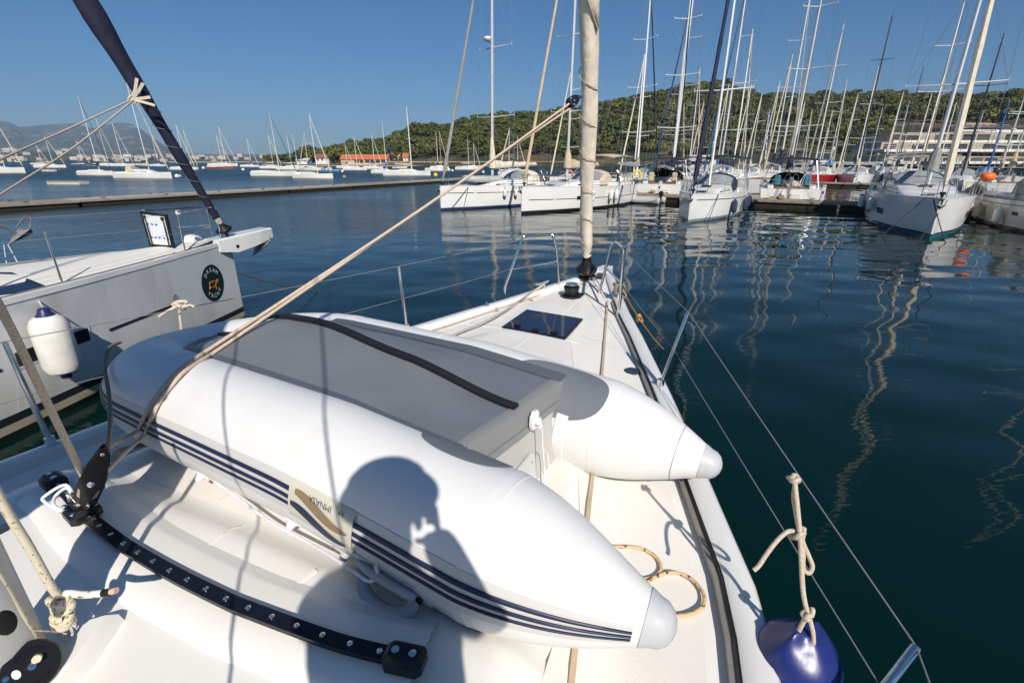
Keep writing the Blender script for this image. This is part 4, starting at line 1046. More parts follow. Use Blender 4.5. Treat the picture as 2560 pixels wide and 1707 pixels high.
# ---------------------------------------------------------------- rows of yachts behind: placed by their masts
RG = 'yachts in the back rows of the marina'
def berthed(label, bx, by, tx, ty, Y, out=True, o=None, L=None, lod=0, jib='d', turn=0.0):
    """mast seen from (bx, by) up to (tx, ty); out = bow towards the camera side"""
    o = dict(o or {}); b_ = AT(bx, by, Y); top = AT(tx, max(ty, -400), Y).z
    L = L or min(14.5, max(7.5, (top-1)*.72)); fb = .085*L+.45
    o.setdefault('fb', fb); o.setdefault('spreaders', 2); o.setdefault('mr', .0085*top*.62*1.2+.0009*Y*.3); o.setdefault('hull', HWP); o.setdefault('jr', .07+.0004*Y)
    hd = (H1 if out else H1+PI)+turn
    # the mast foot sits under the line of the mast
    d = Vector((math.cos(hd), math.sin(hd), 0)); mx = .6*L
    foot = Vector((b_.x, Y, 0)); lean = .018*(b_.z-1.5); stem = foot+d*(L-.2-mx)
    o['mh'] = top-(fb*.9+.28)
    return yacht('berthed_yacht', label, stem, hd, L, o, lod, RG)
W_ = dict
berthed('tall white-masted yacht left of the thin black forestay, right of the cream jib', 1583, 393, 1614, -40, 50, False, W_(mast=ALUW, spreaders=3, jib=ALUD, cover=GREYC, bimini=BLACKC), 12.5)
berthed('yacht with two close pale masts lines just right of the black forestay', 1594, 405, 1633, 139, 66, True, W_(mast=ALUW, cover=GREENC, jib=CREAM, dodger=GREENC))
berthed('yacht with tan furled genoa and navy boom bag behind the grey tender', 1677, 387, 1703, 122, 64, False, W_(jib=TANC, cover=NAVY, cover_h=.8, dodger=NAVY, bimini=NAVY))
berthed('small-masted yacht directly right of the tan furled genoa', 1687, 381, 1700, 217, 96, True, W_(cover=BLUEC, jib=None))
berthed('aluminium-masted yacht whose dark blue forestay crosses the hilltop', 1698, 381, 1755, -30, 56, True, W_(jib=mat('deep_blue_cloth', (.012, .05, .14), .7), cover=NAVY, bimini=BLACKC, spreaders=3, jr=.10), 13)
berthed('yacht with tan thin mast behind the navy furled headsail', 1747, 374, 1762, 252, 97, True, W_(mast=TANC, cover=BLUEC))
berthed('yacht with dark slim mast behind the navy-hooded yacht', 1774, 384, 1790, 227, 96, False, W_(mast=ALUD, cover=NAVY, jib=None))
berthed('grey-masted yacht right of the mast of the navy-hooded yacht', 1801, 384, 1828, 212, 94, True, W_(cover=BLUEC, dodger=BLUEC))
berthed('tall yacht with steel blue furled forestay, second right of the hilltop', 1815, 381, 1874, -35, 58, True, W_(jib=mat('steel_blue_cloth', (.02, .09, .19), .7), bimini=NAVY, cover=NAVY, spreaders=3, jr=.10), 13)
berthed('white-masted yacht whose masthead stands clear right of the steel blue forestay', 1830, 392, 1881, 72, 57, False, W_(mast=ALUW, bimini=BLACKC, cover=BLACKC))
berthed('yacht with slender mast ending just above the ridge, right of the hilltop', 1853, 392, 1875, 213, 92, True, W_(cover=GREYC, jib=CREAM))
berthed('yacht with blue and white spiral furled genoa before the sandy slope', 1903, 392, 1921, 273, 102, False, W_(jib=mat('spiral_blue', (.05, .22, .5), .7, col2=(.8, .8, .8), vscale=1.2, lo=.49, hi=.51), jr=.14, cover=NAVY))
berthed('yacht with pale mast behind the stern-to yacht with the flag', 1920, 392, 1948, 204, 90, True, W_(cover=BEIGE))
berthed('yacht with tan furled headsail left of the tall double-spreader mast', 1940, 389, 1984, 139, 68, True, W_(jib=TANC, cover=NAVY, cover_h=.8, jr=.11))
berthed('tall double-spreader yacht right of the tan headsail, over the black bimini', 1948, 389, 2025, -35, 54, False, W_(cover=NAVY, cover_h=.85, spreaders=3, jib=ALU, jr=.07), 13)
berthed('small yacht with slim mast left of the red-hulled yacht', 2003, 408, 2027, 273, 100, False, W_(cover=REDC))
red = berthed('yacht with a bright red hull lying bow out in the second row', 2034, 424, 2104, 62, 66, True, W_(hull=HRED, jib=GREYC, cover=NAVY, spreaders=3, dodger=CREAM, fb=1.45), 12.5, 1)
berthed('yacht with short mast behind the red-hulled yacht', 2057, 399, 2080, 277, 101, True, W_(cover=GREYC))
berthed('yacht with blue boom cover between the red and the white bow-out yachts', 2070, 414, 2110, 197, 82, False, W_(cover=BLUEC, bimini=BLUEC))
berthed('yacht with a pale lantern-topped mast behind the white bow-out yacht', 2109, 402, 2146, 234, 96, True, W_(cover=CREAM, dodger=CREAM))
berthed('white yacht lying bow out with green waterline, right of the red one', 2141, 424, 2235, 40, 66, True, W_(mast=ALUD, cover=BEIGE, dodger=CREAM, hull=hullmat('hull_white_green', (.80, .80, .78), (.03, .25, .10), foul=(.03, .2, .1)), jib=None, spreaders=3, fb=1.45), 12.2, 1, turn=.12)
berthed('yacht with white mast left of the dark-masted white yacht', 2144, 385, 2187, 166, 78, False, W_(mast=ALUW, cover=NAVY))
berthed('yacht with grey mast under the green slope left of the flats', 2178, 390, 2204, 269, 100, True, W_(cover=GREYC, jib=None))
berthed('yacht with paired light masts left of the black mast', 2234, 404, 2270, 253, 98, False, W_(cover=CREAM, jib=CREAM))
berthed('yacht with a black carbon mast in front of the flats', 2254, 380, 2311, 170, 80, True, W_(mast=ALUD, cover=BLACKC, jib=ALUD, jr=.05))
berthed('yacht with a light mast left of the large blunt-bowed yacht', 2284, 404, 2325, 235, 96, True, W_(cover=GREYC, bimini=GREYC))
berthed('yacht with salmon-coloured furled headsail in front of the flats', 2300, 402, 2446, -20, 45, False, W_(jib=TANC, cover=GREYC, spreaders=3, bimini=GREYC, mast=ALUW), 12.5)
berthed('slim-masted yacht between the two thick spars of the blunt-bowed yacht', 2352, 392, 2388, 255, 95, True, W_(cover=BEIGE))
berthed('yacht with white mast before the balconies, right of the cream genoa', 2421, 402, 2453, 277, 92, False, W_(cover=BLACKC, jib=CREAM))
berthed('yacht with a blue furled headsail in front of the flats at far right', 2475, 402, 2522, 252, 88, True, W_(jib=BLUEC, jr=.16, cover=BLUEC, dodger=BLUEC))
berthed('yacht with thick white mast near the right picture edge', 2509, 399, 2575, 200, 62, False, W_(mast=ALUW, cover=BEIGE, cover_h=.7, radar=.5, dodger=GREYC), lod=1)
berthed('yacht with beige bundled mainsail at the right picture edge', 2530, 415, 2590, 190, 48, False, W_(cover=TANC, cover_h=.7, jib=None, bimini=BEIGE), 11, 1)
berthed('yacht with a dark furled genoa right behind the cream one', 2414, 398, 2464, 88, 52, True, W_(mast=ALUD, jib=NAVY, cover=GREYC, dodger=GREYC), 11)
berthed('white-masted yacht with wind gauge between the radar yacht and the cream jib', 1429, 389, 1438, 148, 62, True, W_(mast=ALUW, cover=CREAM, spreaders=3))
berthed('small yacht with pale mast behind the tan forestay', 1277, 398, 1276, 320, 96, True, W_(cover=GREYC))
berthed('tiny-masted yacht beside the small pale-masted one', 1290, 400, 1290, 342, 112, False, W_(cover=BLUEC), 8)
berthed('yacht with dark boom bag above the black bimini of the stern-to yacht', 1720, 392, 1745, 170, 74, False, W_(cover=BLACKC, bimini=BLACKC, dodger=BLACKC))
berthed('white sloop with a grey bimini seen below the hill path', 1985, 405, 2008, 255, 84, True, W_(cover=GREYC, bimini=GREYC, dodger=GREYC))
berthed('white sloop with cream hood behind the spiral genoa yacht', 1880, 400, 1898, 235, 78, True, W_(cover=CREAM, dodger=CREAM))
berthed('white sloop with navy hood behind the blunt-bowed yacht', 2215, 405, 2250, 230, 84, True, W_(cover=NAVY, dodger=NAVY, bimini=NAVY))
berthed('white sloop with beige hood at the foot of the flats', 2375, 405, 2412, 262, 80, True, W_(cover=BEIGE, dodger=BEIGE, bimini=BEIGE))

def motor_yacht(label, px, py, Y, L, hd, fly=True):
    p = AT(px, py, Y); t = thing('motor_yacht', label, 'motor yacht', (p.x, Y, 0), hd, 'motor yachts in the back of the marina')
    bt = Boat(L, L*.30, L*.13, L*.10, .95); st = [(x-L/2, a, b_, c, d) for x, a, b_, c, d in bt.stations(12)]
    m = MB(); loft_hull(m, st, 7); m.build('hull', HWP, t, 45)
    m = MB(); m.rings([[(x, a*.97, b_), (x, 0, b_+.05), (x, -a*.97, b_)] for x, a, b_, c, d in st], closed=False); m.build('deck', GEL, t)
    z = bt.zd(L*.5); w = L*.115
    m = MB(); m.prism([(-L*.28, -w), (L*.12, -w), (L*.26, -w*.45), (L*.26, w*.45), (L*.12, w), (-L*.28, w)], z-.1, z+L*.10); sal = m.build('saloon', GEL, t)
    m = MB()
    m.prism([(-L*.24, -w-.01), (L*.115, -w-.01), (L*.268, -w*.44), (L*.268, w*.44), (L*.115, w+.01), (-L*.24, w+.01)], z+L*.035, z+L*.075); m.build('window', GLASS, sal)
    m = MB(); m.prism([(-L*.32, -w*1.02), (L*.10, -w*1.02), (L*.18, 0), (L*.10, w*1.02), (-L*.32, w*1.02)], z+L*.10, z+L*.115); m.build('flybridge_floor', GEL, t)
    if fly:
        m = MB(); m.prism([(-L*.20, -w*.9), (L*.06, -w*.9), (L*.12, 0), (L*.06, w*.9), (-L*.20, w*.9)], z+L*.115, z+L*.15); m.build('flybridge', GEL, t)
        m = MB(); m.box((-L*.10, 0, z+L*.245), (L*.22, w*1.9, .07), bev=.02)
        for sx in (-.2, 0): 
            for s in (1, -1): m.line((L*sx, s*w*.85, z+L*.11), (L*sx, s*w*.85, z+L*.245), .05, 5)
        m.build('hard_top', GEL, t)
        m = MB(); m.box((-L*.2, 0, z+L*.27), (.1, .1, .9)); m.ball((-L*.2, 0, z+L*.30), .35, 10, 8); m.line((-L*.2, -.5, z+L*.26), (-L*.2, .5, z+L*.26), .05, 5); m.build('radar_mast', GEL, t)
    return t
motor_yacht('white flybridge motor yacht behind the navy furled headsail', 1738, 405, 104, 15, 2.6)
motor_yacht('cream-topped motor yacht on the quay left of the flats', 2222, 404, 112, 12, 2.5)
motor_yacht('low white motor yacht behind the white bow-out yacht', 2140, 408, 92, 12, 2.3, False)
motor_yacht('white motor cruiser with hard top behind the red-hulled yacht', 2040, 404, 96, 12, 2.5)

# service posts, boxes and gangways on the timber pontoon
def on_pontoon(f, off=0.0):
    a, b_ = Vector((1.0, 48.0, 0)), Vector((33.5, 23.4, 0)); d = (b_-a).normalized(); return a.lerp(b_, f)+Vector((-d.y, d.x, 0))*off+Vector((0, 0, .50)), math.atan2(d.y, d.x)
for f, lb in ((.33, 'white service post on the pontoon behind the grey tender'), (.60, 'white service post on the pontoon right of the navy-hooded yacht'), (.80, 'white service post on the pontoon beside the blunt-bowed yacht')):
    p, a = on_pontoon(f, -.2); t = thing('service_post', lb, 'power post', p, a)
    m = MB(); m.box((0, 0, .45), (.22, .22, .9), bev=.03); m.build('post', GEL, t); m = MB(); m.box((0, 0, .96), (.26, .26, .12), bev=.04); m.build('lamp_head', mat('lamp_lens', (.5, .5, .5), .2), t)
    m = MB(); m.box((0, -.115, .55), (.12, .02, .16)); m.build('socket_panel', mat('socket_blue', (.03, .1, .35), .5), t)
for f, lb in ((.44, 'grey plastic dock box on the pontoon behind the navy-hooded yacht'), (.66, 'grey plastic dock box on the bare stretch of the pontoon')):
    p, a = on_pontoon(f, .45); t = thing('dock_box', lb, 'box', p, a); m = MB(); m.box((0, 0, .22), (.9, .45, .44), bev=.05); m.build('box_body', mat('box_grey', (.5, .5, .48), .6), t); m = MB(); m.box((0, 0, .47), (.96, .50, .07), bev=.03); m.build('lid', GEL, t)
for info, lb in ((s1, 'narrow boarding plank from the pontoon to the stern-to yacht behind the grey tender'), (s2, 'narrow boarding plank from the pontoon to the stern-to yacht with the flag')):
    t_, bt, base, hd = info; a = local(base, hd, (.1, .55, .62)); b_ = local(base, hd, (-2.0, .55, .56)); m = MB(); m.strip([a, b_], (0, 0, 1), .36, .05); tag(m.build('boarding_plank', WOOD), lb, 'gangplank')
# ---------------------------------------------------------------- the yacht we stand on
from mathutils.bvhtree import BVHTree
OP = Vector((-1.406, .578, 0)); OH = math.atan2(.9157, .402)
OF = Vector((math.cos(OH), math.sin(OH), 0)); OL = Vector((-OF.y, OF.x, 0))
def toL(p, org=OP, f=OF, l=OL):
    d = Vector(p)-org; return Vector((d.dot(f), d.dot(l), d.z))
def toW(p): return OP+OF*p[0]+OL*p[1]+Vector((0, 0, p[2]))
own = thing('own_yacht', 'white sailing yacht whose foredeck fills the foreground, with a cream furled jib', 'sailing yacht', OP, OH)
BOW = 6.90
_q = [0, .5, 1.1, 2.0, 2.6, 3.75, 5.3, 7.0, 9.0, 12.4]; _h = [.075, .22, .42, .72, .95, 1.35, 1.84, 2.03, 2.08, 1.85]
def ohb(s): return interp(BOW-s, _q, _h)
def oz(s): return 1.42+.075*max(0, s/6.9)**2
def bump_(s, y):
    hb = ohb(s); r = 1-sstep(1.3, 4.35, s)-.30*sstep(.93, 1.06, s)*(1-sstep(1.5, 3.6, s))
    return .22*r*(1-sstep(hb-.80, hb-.48, abs(y)))
def zdk(s, y):
    hb = ohb(s); return oz(s)-.005+.045*(1-min(1, (y/hb))**2)+bump_(s, y)
st = []
for s in list(np.linspace(-5.5, 4.5, 14))+[5.0, 5.5, 5.9, 6.2, 6.5, 6.75, 6.9]:
    st.append((s, ohb(s), oz(s)+.05, max(.02, ohb(s)*.9-(.05 if s > 5.5 else 0)), -.45))
m = MB(); loft_hull(m, st, 10); hull = m.build('hull', hullmat('own_hull', (.80, .79, .76), (.03, .04, .08), foul=(.02, .02, .03)), own, 45)
# deck moulding
deckm = mat('deck_gelcoat', (.86, .835, .785), .28, var=.05, vscale=2.3, detail=7, coat=.1)
skid = mat('deck_nonskid', (.83, .80, .74), .6, var=.07, vscale=2.6, bump=.0014, bscale=240, detail=6)
m = MB(); rows = []; ss = list(np.linspace(-5.4, 0, 20))+list(np.linspace(.06, 6.88, 120)); ny = 45
for s in ss:
    hb = ohb(s)-.115 if ohb(s) > .3 else ohb(s)*.6
    rows.append([(s, hb*(1-2*j/(ny-1)), zdk(s, hb*(1-2*j/(ny-1)))) for j in range(ny)])
m.rings(rows, closed=False); deck = m.build('deck', deckm, own, 60)
def panel(s0, s1, ya, yb, rnd=.10, n=40, k=14, nm='nonskid_panel'):
    mb = MB(); rows = []
    for i in range(n+1):
        s = s0+(s1-s0)*i/n; e = min(s-s0, s1-s); c = 0 if e > rnd else rnd-math.sqrt(max(0, rnd*rnd-(rnd-e)**2))
        a, b_ = ya(s)-c, yb(s)+c
        rows.append([(s, a+(b_-a)*j/k, zdk(s, a+(b_-a)*j/k)+.0035) for j in range(k+1)])
    mb.rings(rows, closed=False); return mb.build(nm, skid, own, 60)
panel(.25, 3.95, lambda s: -(ohb(s)-.20-.50), lambda s: -(ohb(s)-.215)); panel(.25, 3.95, lambda s: ohb(s)-.215, lambda s: ohb(s)-.20-.50)
panel(2.25, 3.95, lambda s: ohb(s)-.78, lambda s: .03); panel(2.25, 3.95, lambda s: -.03, lambda s: -(ohb(s)-.78))
panel(4.10, 5.95, lambda s: ohb(s)-.235, lambda s: min(.42, ohb(s)-.30) if s < 5.15 else .02); panel(4.10, 5.95, lambda s: -min(.42, ohb(s)-.30) if s < 5.15 else -.02, lambda s: -(ohb(s)-.235))
panel(1.08, 2.15, lambda s: 1.00, lambda s: .34, .06); panel(1.08, 2.15, lambda s: .30, lambda s: -.36, .06); panel(1.08, 2.15, lambda s: -.40, lambda s: -1.02, .06)
panel(-.5, .42, lambda s: -.22, lambda s: -1.22, .08)
# bulwark: outer top, dark joint, inner face
ss2 = list(np.linspace(-5.4, 5.9, 44))+[6.1, 6.3, 6.5, 6.65, 6.78, 6.88]
for sg in (1, -1):
    m = MB(); rg = []
    for s in ss2:
        h = ohb(s); w = min(.115, h*.55); z = oz(s)
        rg.append([(s, sg*(h+.004), z-.02), (s, sg*(h-.002), z+.052), (s, sg*(h-.02), z+.066), (s, sg*(h-w+.018), z+.066), (s, sg*(h-w), z+.054), (s, sg*(h-w-.004), z-.03)])
    m.rings(rg, closed=False, cap0=True, cap1=True); bw = m.build('bulwark', GEL, own, 50)
    if sg > 0: continue
    m = MB(); pts = [(s, sg*(ohb(s)-.120), oz(s)+.050) for s in ss2 if s < 5.6]; m.tube(pts, .0050, 6); m.build('joint_seal', BLACKP, bw)
    m = MB(); pts = [(s, sg*(ohb(s)-.138), oz(s)+.012) for s in ss2 if -1 < s < 5.5]
    m.strip(pts, (0, 0, 1), .024, .026); m.build('inner_face_shade', mat('shade_grey', (.34, .31, .27), .4, .35, var=.2, vscale=8), bw)  # grey strip colours in the shade on the bulwark's inner face
m = MB(); m.prism([(6.60, -.14), (6.96, -.075), (6.96, .075), (6.60, .14)], oz(6.8)+.045, oz(6.8)+.085); m.build('bow_fitting', GEL, own, 30)
m = MB(); m.prism([(6.30, -.07), (6.62, -.045), (6.62, .045), (6.30, .07)], oz(6.5)+.03, oz(6.5)+.055); m.build('anchor_well_lid', BLACKP, own)
def dk(px, py, lift=0.0):
    """the point of our deck seen in direction (px, py), in deck coordinates"""
    z = 1.5
    for _ in range(12):
        p = toL(G(px, py, z)); z = zdk(p.x, p.y)+lift
    return Vector((p.x, p.y, z))
def on_deck(s, y, lift=0.0): return Vector((s, y, zdk(s, y)+lift))
# raised seams of the moulding
def deck_line(pts, w, th, m_, nm='moulding_seam'):
    P = []
    for a, b_ in zip(pts, pts[1:]):
        for k in range(8): q = Vector(a).lerp(Vector(b_), k/8); P.append(on_deck(q.x, q.y, -.002))
    P.append(on_deck(pts[-1][0], pts[-1][1], -.002)); mb = MB(); mb.strip(P, (0, 0, 1), w, th); return mb.build(nm, m_, own)
seam = mat('seam_white', (.80, .785, .74), .3)
for a in (((1150, 808), (1257, 821)), ((1411, 849), (1545, 880)), ((1390, 800), (1440, 755)), ((1270, 880), (1330, 836)), ((520, 1365), (660, 1262)), ((790, 1425), (700, 1492))):
    deck_line([dk(*q).xy.to_3d() for q in a], .014, .005, seam)
# foredeck hatch, let in flush
def quad_panel(px, name, m_, lift, th, parent, grow=0.0):
    P = [dk(*q) for q in px]; c = sum(P, Vector())/len(P); zz = [on_deck(p.x, p.y, lift) for p in P]
    if grow: zz = [p+(p-c).normalized()*grow for p in zz]
    mb = MB(); n = len(zz); mb.add([p-Vector((0, 0, th)) for p in zz]+zz, [tuple(range(n-1, -1, -1)), tuple(range(n, 2*n))]+[(i, (i+1) % n, n+(i+1) % n, n+i) for i in range(n)])
    return mb.build(name, m_, parent, 0)
HX = [(1318, 777), (1455, 800), (1411, 849), (1257, 820)]
ht = quad_panel(HX, 'deck_hatch_frame', BLACKP, .014, .03, own, .012)
hglass = mat('hatch_acrylic', (.012, .014, .035), .06, 0, spec=.7)
quad_panel(HX, 'hatch_pane', hglass, .019, .02, ht, -.012)
for px, py in ((1293, 814), (1337, 825), (1385, 832)):
    p = dk(px, py, .02); m = MB(); m.lathe([(.034, 0), (.036, .010), (.028, .016), (.006, .017)], 14, Matrix.Translation(p)); m.build('hatch_knob', BLACKP, ht)
quad_panel([(-60, 1270), (0, 1262), (22, 1325), (-30, 1352)], 'roof_hatch', hglass, .02, .04, own)
# forestay with its furled cream jib
fs = dk(1466, 722); fs = Vector((6.22, 0.0, oz(6.2)+.07)); FSW = toW(fs)
F0 = AT(1467, 655, toW(fs).y-.02); Fd = AT(1473, 0, toW(fs).y-1.02)
fdir = (Fd-F0).normalized()
jibm = mat('jib_canvas', (.83, .74, .60), .8, var=.16, vscale=6, bump=.018, bscale=9, stretch=(1, 1, .6))
L0 = toL(F0); ld_ = toL(F0+fdir)-L0
def fst(k): return L0+ld_*k
m = MB(); n = 60; rg = []
ax = Vector((0, 1, 0)); a1 = ld_.cross(ax).normalized(); a2 = a1.cross(ld_).normalized()
random.seed(3)
for i in range(n+1):
    d = .10+12.3*(i/n)**1.6; r = .068+.022*min(1, d/2.2)-.045*max(0, (d-4)/8.5); r *= 1+.05*math.sin(d*5.1)+.03*math.sin(d*11)
    if d < .25: r *= .8
    tw = d*2.2
    rg.append([fst(d)+(a1*math.cos(t)+a2*math.sin(t))*r*(1+.10*math.cos(t-tw)+.07*math.cos(3*t+tw*1.3)) for t in np.linspace(0, 2*PI, 21)[:-1]])
m.rings(rg, True, True, True); jib = m.build('furled_jib', jibm, own, 60)
m = MB()
pth = [fst(.3+2.05*i/70)+(a1*math.cos(i*.50)+a2*math.sin(i*.50))*(.085+.012*min(1, i/70)) for i in range(71)]
m.tube(pth, .0045, 5); m.build('furling_wraps', TAN, jib)
# loose flap of the clew: a flat fold lying along the roll
m = MB(); c0, c1_, c2_ = fst(2.55), fst(3.6), fst(4.6)
side = toL(F0+Vector((1, 0, 0)))-L0; back = toL(F0+Vector((0, -1, 0)))-L0
fl = [c0+side*.07+back*.11, fst(2.75)-side*.02+back*.135, fst(3.02)-side*.125+back*.10, fst(3.25)-side*.105+back*.12, fst(3.9)-side*.05+back*.135, fst(4.7)+side*.03+back*.125, fst(5.2)+side*.075+back*.11]
fr = [fst(2.6)+side*.085+back*.05, fst(2.9)+side*.088+back*.06, fst(3.1)+side*.09+back*.05, fst(3.4)+side*.09+back*.05, fst(3.9)+side*.088+back*.05, fst(4.7)+side*.086+back*.05, fst(5.2)+side*.084+back*.05]
m.rings([[a, a.lerp(b_, .5)+back*.012, b_] for a, b_ in zip(fl, fr)], closed=False); flap = m.build('clew_flap', jibm, jib, 60)
md = flap.modifiers.new('thick', 'SOLIDIFY'); md.thickness = .012
m = MB(); m.tube(smooth_path(fl, 4), .007, 6); m.build('flap_shade_line', mat('flap_shade_line', (.50, .42, .31), .8), flap)  # darker tube draws the shade line along the edge of the fold
m = MB(); m.tube([fst(-.02), fst(.10), fst(.16)], [.03, .05, .062], 14); m.tube([fst(-.16), fst(-.13), fst(-.10), fst(-.02), fst(.06)], [.10, .132, .137, .07, .055], 22); m.tube([fst(-.24), fst(-.21), fst(-.20), fst(-.16)], [.075, .105, .11, .06], 20)
dr = m.build('furler_drum', BLACKP, own, 40)
m = MB(); m.tube([fst(-.24), fst(-.52)], .022, 10); m.box(fs+Vector((.02, 0, -.02)), (.16, .05, .10), bev=.01); m.build('forestay_fitting', STEEL, own)
m = MB(); m.tube([fst(-.18)-a2*.1, on_deck(5.75, -.20, .04), on_deck(5.45, -.33, .03)], .005, 6); m.build('furling_line', DARKR, own)
# pulpit rails
def deck_tube(name, pts, r, m_=STEEL, seg=10, n=5, parent=own):
    mb = MB(); mb.tube(smooth_path(pts, n) if n > 1 else pts, r, seg); return mb.build(name, m_, parent, 60)
def Lp(px, py, Y): return toL(AT(px, py, Y))
pa = dk(1265, 751); pb = dk(1397, 721); Ya, Yb = toW(pa).y, toW(pb).y
pp = [pa, Lp(1262, 722, Ya), Lp(1275, 682, Ya+.01), Lp(1304, 602, Ya+.06), Lp(1318, 592, Ya+.10), Lp(1370, 587, Yb-.02), Lp(1384, 594, Yb), Lp(1394, 653, Yb), pb]
port_pul = deck_tube('pulpit', pp, .0165, n=4)
deck_tube('pulpit_bar', [Lp(1273, 674, Ya), Lp(1394, 653, Yb)], .0125, parent=port_pul, n=1)
qa = dk(1498, 732); qb = dk(1543, 793); Ya, Yb = toW(qa).y, toW(qb).y
pp = [qa, Lp(1515, 668, Ya), Lp(1530, 611, Ya), Lp(1538, 605, Ya-.02), Lp(1556, 618, Yb+.05), Lp(1560, 627, Yb), Lp(1554, 700, Yb), Lp(1551, 745, Yb), qb]
stbd_pul = deck_tube('pulpit', pp, .0165, n=4)
deck_tube('pulpit_bar', [Lp(1512, 668, Ya), Lp(1551, 705, Yb)], .0125, parent=stbd_pul, n=1)
for p in (pa, pb, qa, qb): m = MB(); m.lathe([(.034, -.004), (.034, .006), (.018, .012)], 12, Matrix.Translation(p)); m.build('foot_plate', STEEL, port_pul if p in (pa, pb) else stbd_pul)
# stanchions
def stanchion(base, top, r=.0140):
    mb = MB(); t_ = Vector(top); b_ = Vector(base); mb.tube([b_, b_.lerp(t_, .985), b_.lerp(t_, .997), t_], [r, r, r*.9, r*.5], 14)
    mb.lathe([(r*1.9, -.01), (r*1.8, .05), (r*1.2, .055)], 12, Matrix.Translation(b_)); o = mb.build('stanchion', STEEL, own, 50); return o
sb1 = dk(1671, 990); sb1 = Vector((sb1.x, -(ohb(sb1.x)-.06), oz(sb1.x)+.065)); st1 = Lp(1721, 780, toW(sb1).y+.03)
stanchion(sb1, st1)
s2t = Lp(2291, 1616, 1.02); s2b = Vector((s2t.x-.02, -(ohb(s2t.x)-.06), oz(s2t.x)+.065)); s2b = Lp(2195, 1740, .93)
stanchion(s2b+(s2b-s2t)*1.2, s2t, .015)
pb1 = dk(66, 1108); pb1 = Vector((pb1.x, ohb(pb1.x)-.06, oz(pb1.x)+.065)); pt1 = pb1+Vector((-.01, .06, .62)); stanchion(pb1, pt1)
pb2x = 3.60; pb2 = Vector((pb2x, ohb(pb2x)-.06, oz(pb2x)+.065)); pt2 = pb2+Vector((0, .03, .60)); stanchion(pb2, pt2)
# lifelines
m = MB(); wr = .0028
aft_s = Vector((-.9, -(ohb(-.9)-.06), oz(-.9)+.67)); aft_p = Vector((-.9, ohb(-.9)-.06, oz(-.9)+.67))
for a, b_ in ((Lp(1558, 624, Yb), st1), (st1, s2t), (s2t, aft_s)): m.tube(sag(a, b_, .006, 6), wr, 6)
def low(t_, b_, f=.5): return Vector(b_).lerp(Vector(t_), f)
for a, b_ in ((Lp(1551, 705, Yb), low(st1, sb1)), (low(st1, sb1), low(s2t, s2b+(s2b-s2t)*1.2, .60)), (low(s2t, s2b+(s2b-s2t)*1.2, .60), aft_s-Vector((0, 0, .3)))): m.tube(sag(a, b_, .006, 6), wr*.9, 6)
m.build('lifelines', WIRE, own); m = MB()
Ya = toW(pa).y
for a, b_ in ((Lp(1307, 598, Ya+.05), pt2), (pt2, pt1), (pt1, aft_p)): m.tube(sag(a, b_, .006, 6), wr, 6)
for a, b_ in ((Lp(1273, 674, Ya), low(pt2, pb2)), (low(pt2, pb2), low(pt1, pb1)), (low(pt1, pb1), aft_p-Vector((0, 0, .3)))): m.tube(sag(a, b_, .006, 6), wr*.9, 6)
m.build('lifelines', WIRE, own)
# cleats, windlass, padeyes, caps
def cleat(p, ang, L=.26):
    mb = MB(); M = Matrix.Translation(p) @ Matrix.Rotation(ang, 4, 'Z')
    mb.tube([M @ Vector(q) for q in ((-L/2, 0, .075), (-L*.3, 0, .066), (0, 0, .062), (L*.3, 0, .066), (L/2, 0, .075))], [.007, .014, .016, .014, .007], 10)
    for x in (-.04, .04): mb.tube([M @ Vector((x, 0, 0)), M @ Vector((x, 0, .06))], [.018, .012], 8)
    mb.box(M @ Vector((0, 0, .004)), (.15, .045, .012), M.to_3x3(), .004); return mb.build('cleat', mat('polished_alloy', (.70, .71, .72), .22, .8), own)
p = dk(1334, 733); p = Vector((p.x, ohb(p.x)-.06, oz(p.x)+.066)); cleat(p, math.atan2(-.38, 1))
p = dk(1523, 748); p = Vector((p.x, -(ohb(p.x)-.06), oz(p.x)+.066)); cleat(p, math.atan2(.38, 1)); CL2 = p
for s in (-2.0,): cleat(Vector((s, -(ohb(s)-.06), oz(s)+.066)), 0); cleat(Vector((s, ohb(s)-.06, oz(s)+.066)), 0)
p = dk(1428, 742); m = MB(); T = Matrix.Translation(p) @ Matrix.Diagonal((1.35, 1.35, 1.35, 1))
m.lathe([(.09, 0), (.092, .02), (.07, .03), (.062, .055), (.068, .075), (.07, .09), (.055, .104), (.02, .108)], 20, T); m.box(p+Vector((.05, -.05, .012)), (.20, .15, .024), bev=.01); wl_ = m.build('windlass', mat('black_chrome', (.05, .05, .055), .18, .9), own)
m = MB(); m.lathe([(.052, .106), (.056, .116), (.048, .122), (.012, .123)], 18, T); m.build('gypsy_cap', STEEL, wl_)
for px, py in ((1241, 778), (1160, 772), (1578, 847), (1420, 712)):
    p = dk(px, py); 
    if px == 1160: p = Vector((p.x, ohb(p.x)-.06, oz(p.x)+.066))
    m = MB(); m.lathe([(.032, 0), (.032, .006), (.01, .009)], 14, Matrix.Translation(p)); m.tube([p+Vector((.018*math.cos(a), 0, .012+.026*math.sin(a))) for a in np.linspace(0, PI, 9)], .005, 6); m.build('padeye', STEEL, own)
p = dk(1580, 929); m = MB(); m.lathe([(.062, 0), (.064, .008), (.056, .013), (.03, .011), (.002, .011)], 22, Matrix.Translation(p)); m.build('filler_cap', mat('cap_dark_blue', (.05, .06, .09), .35, .3), own)
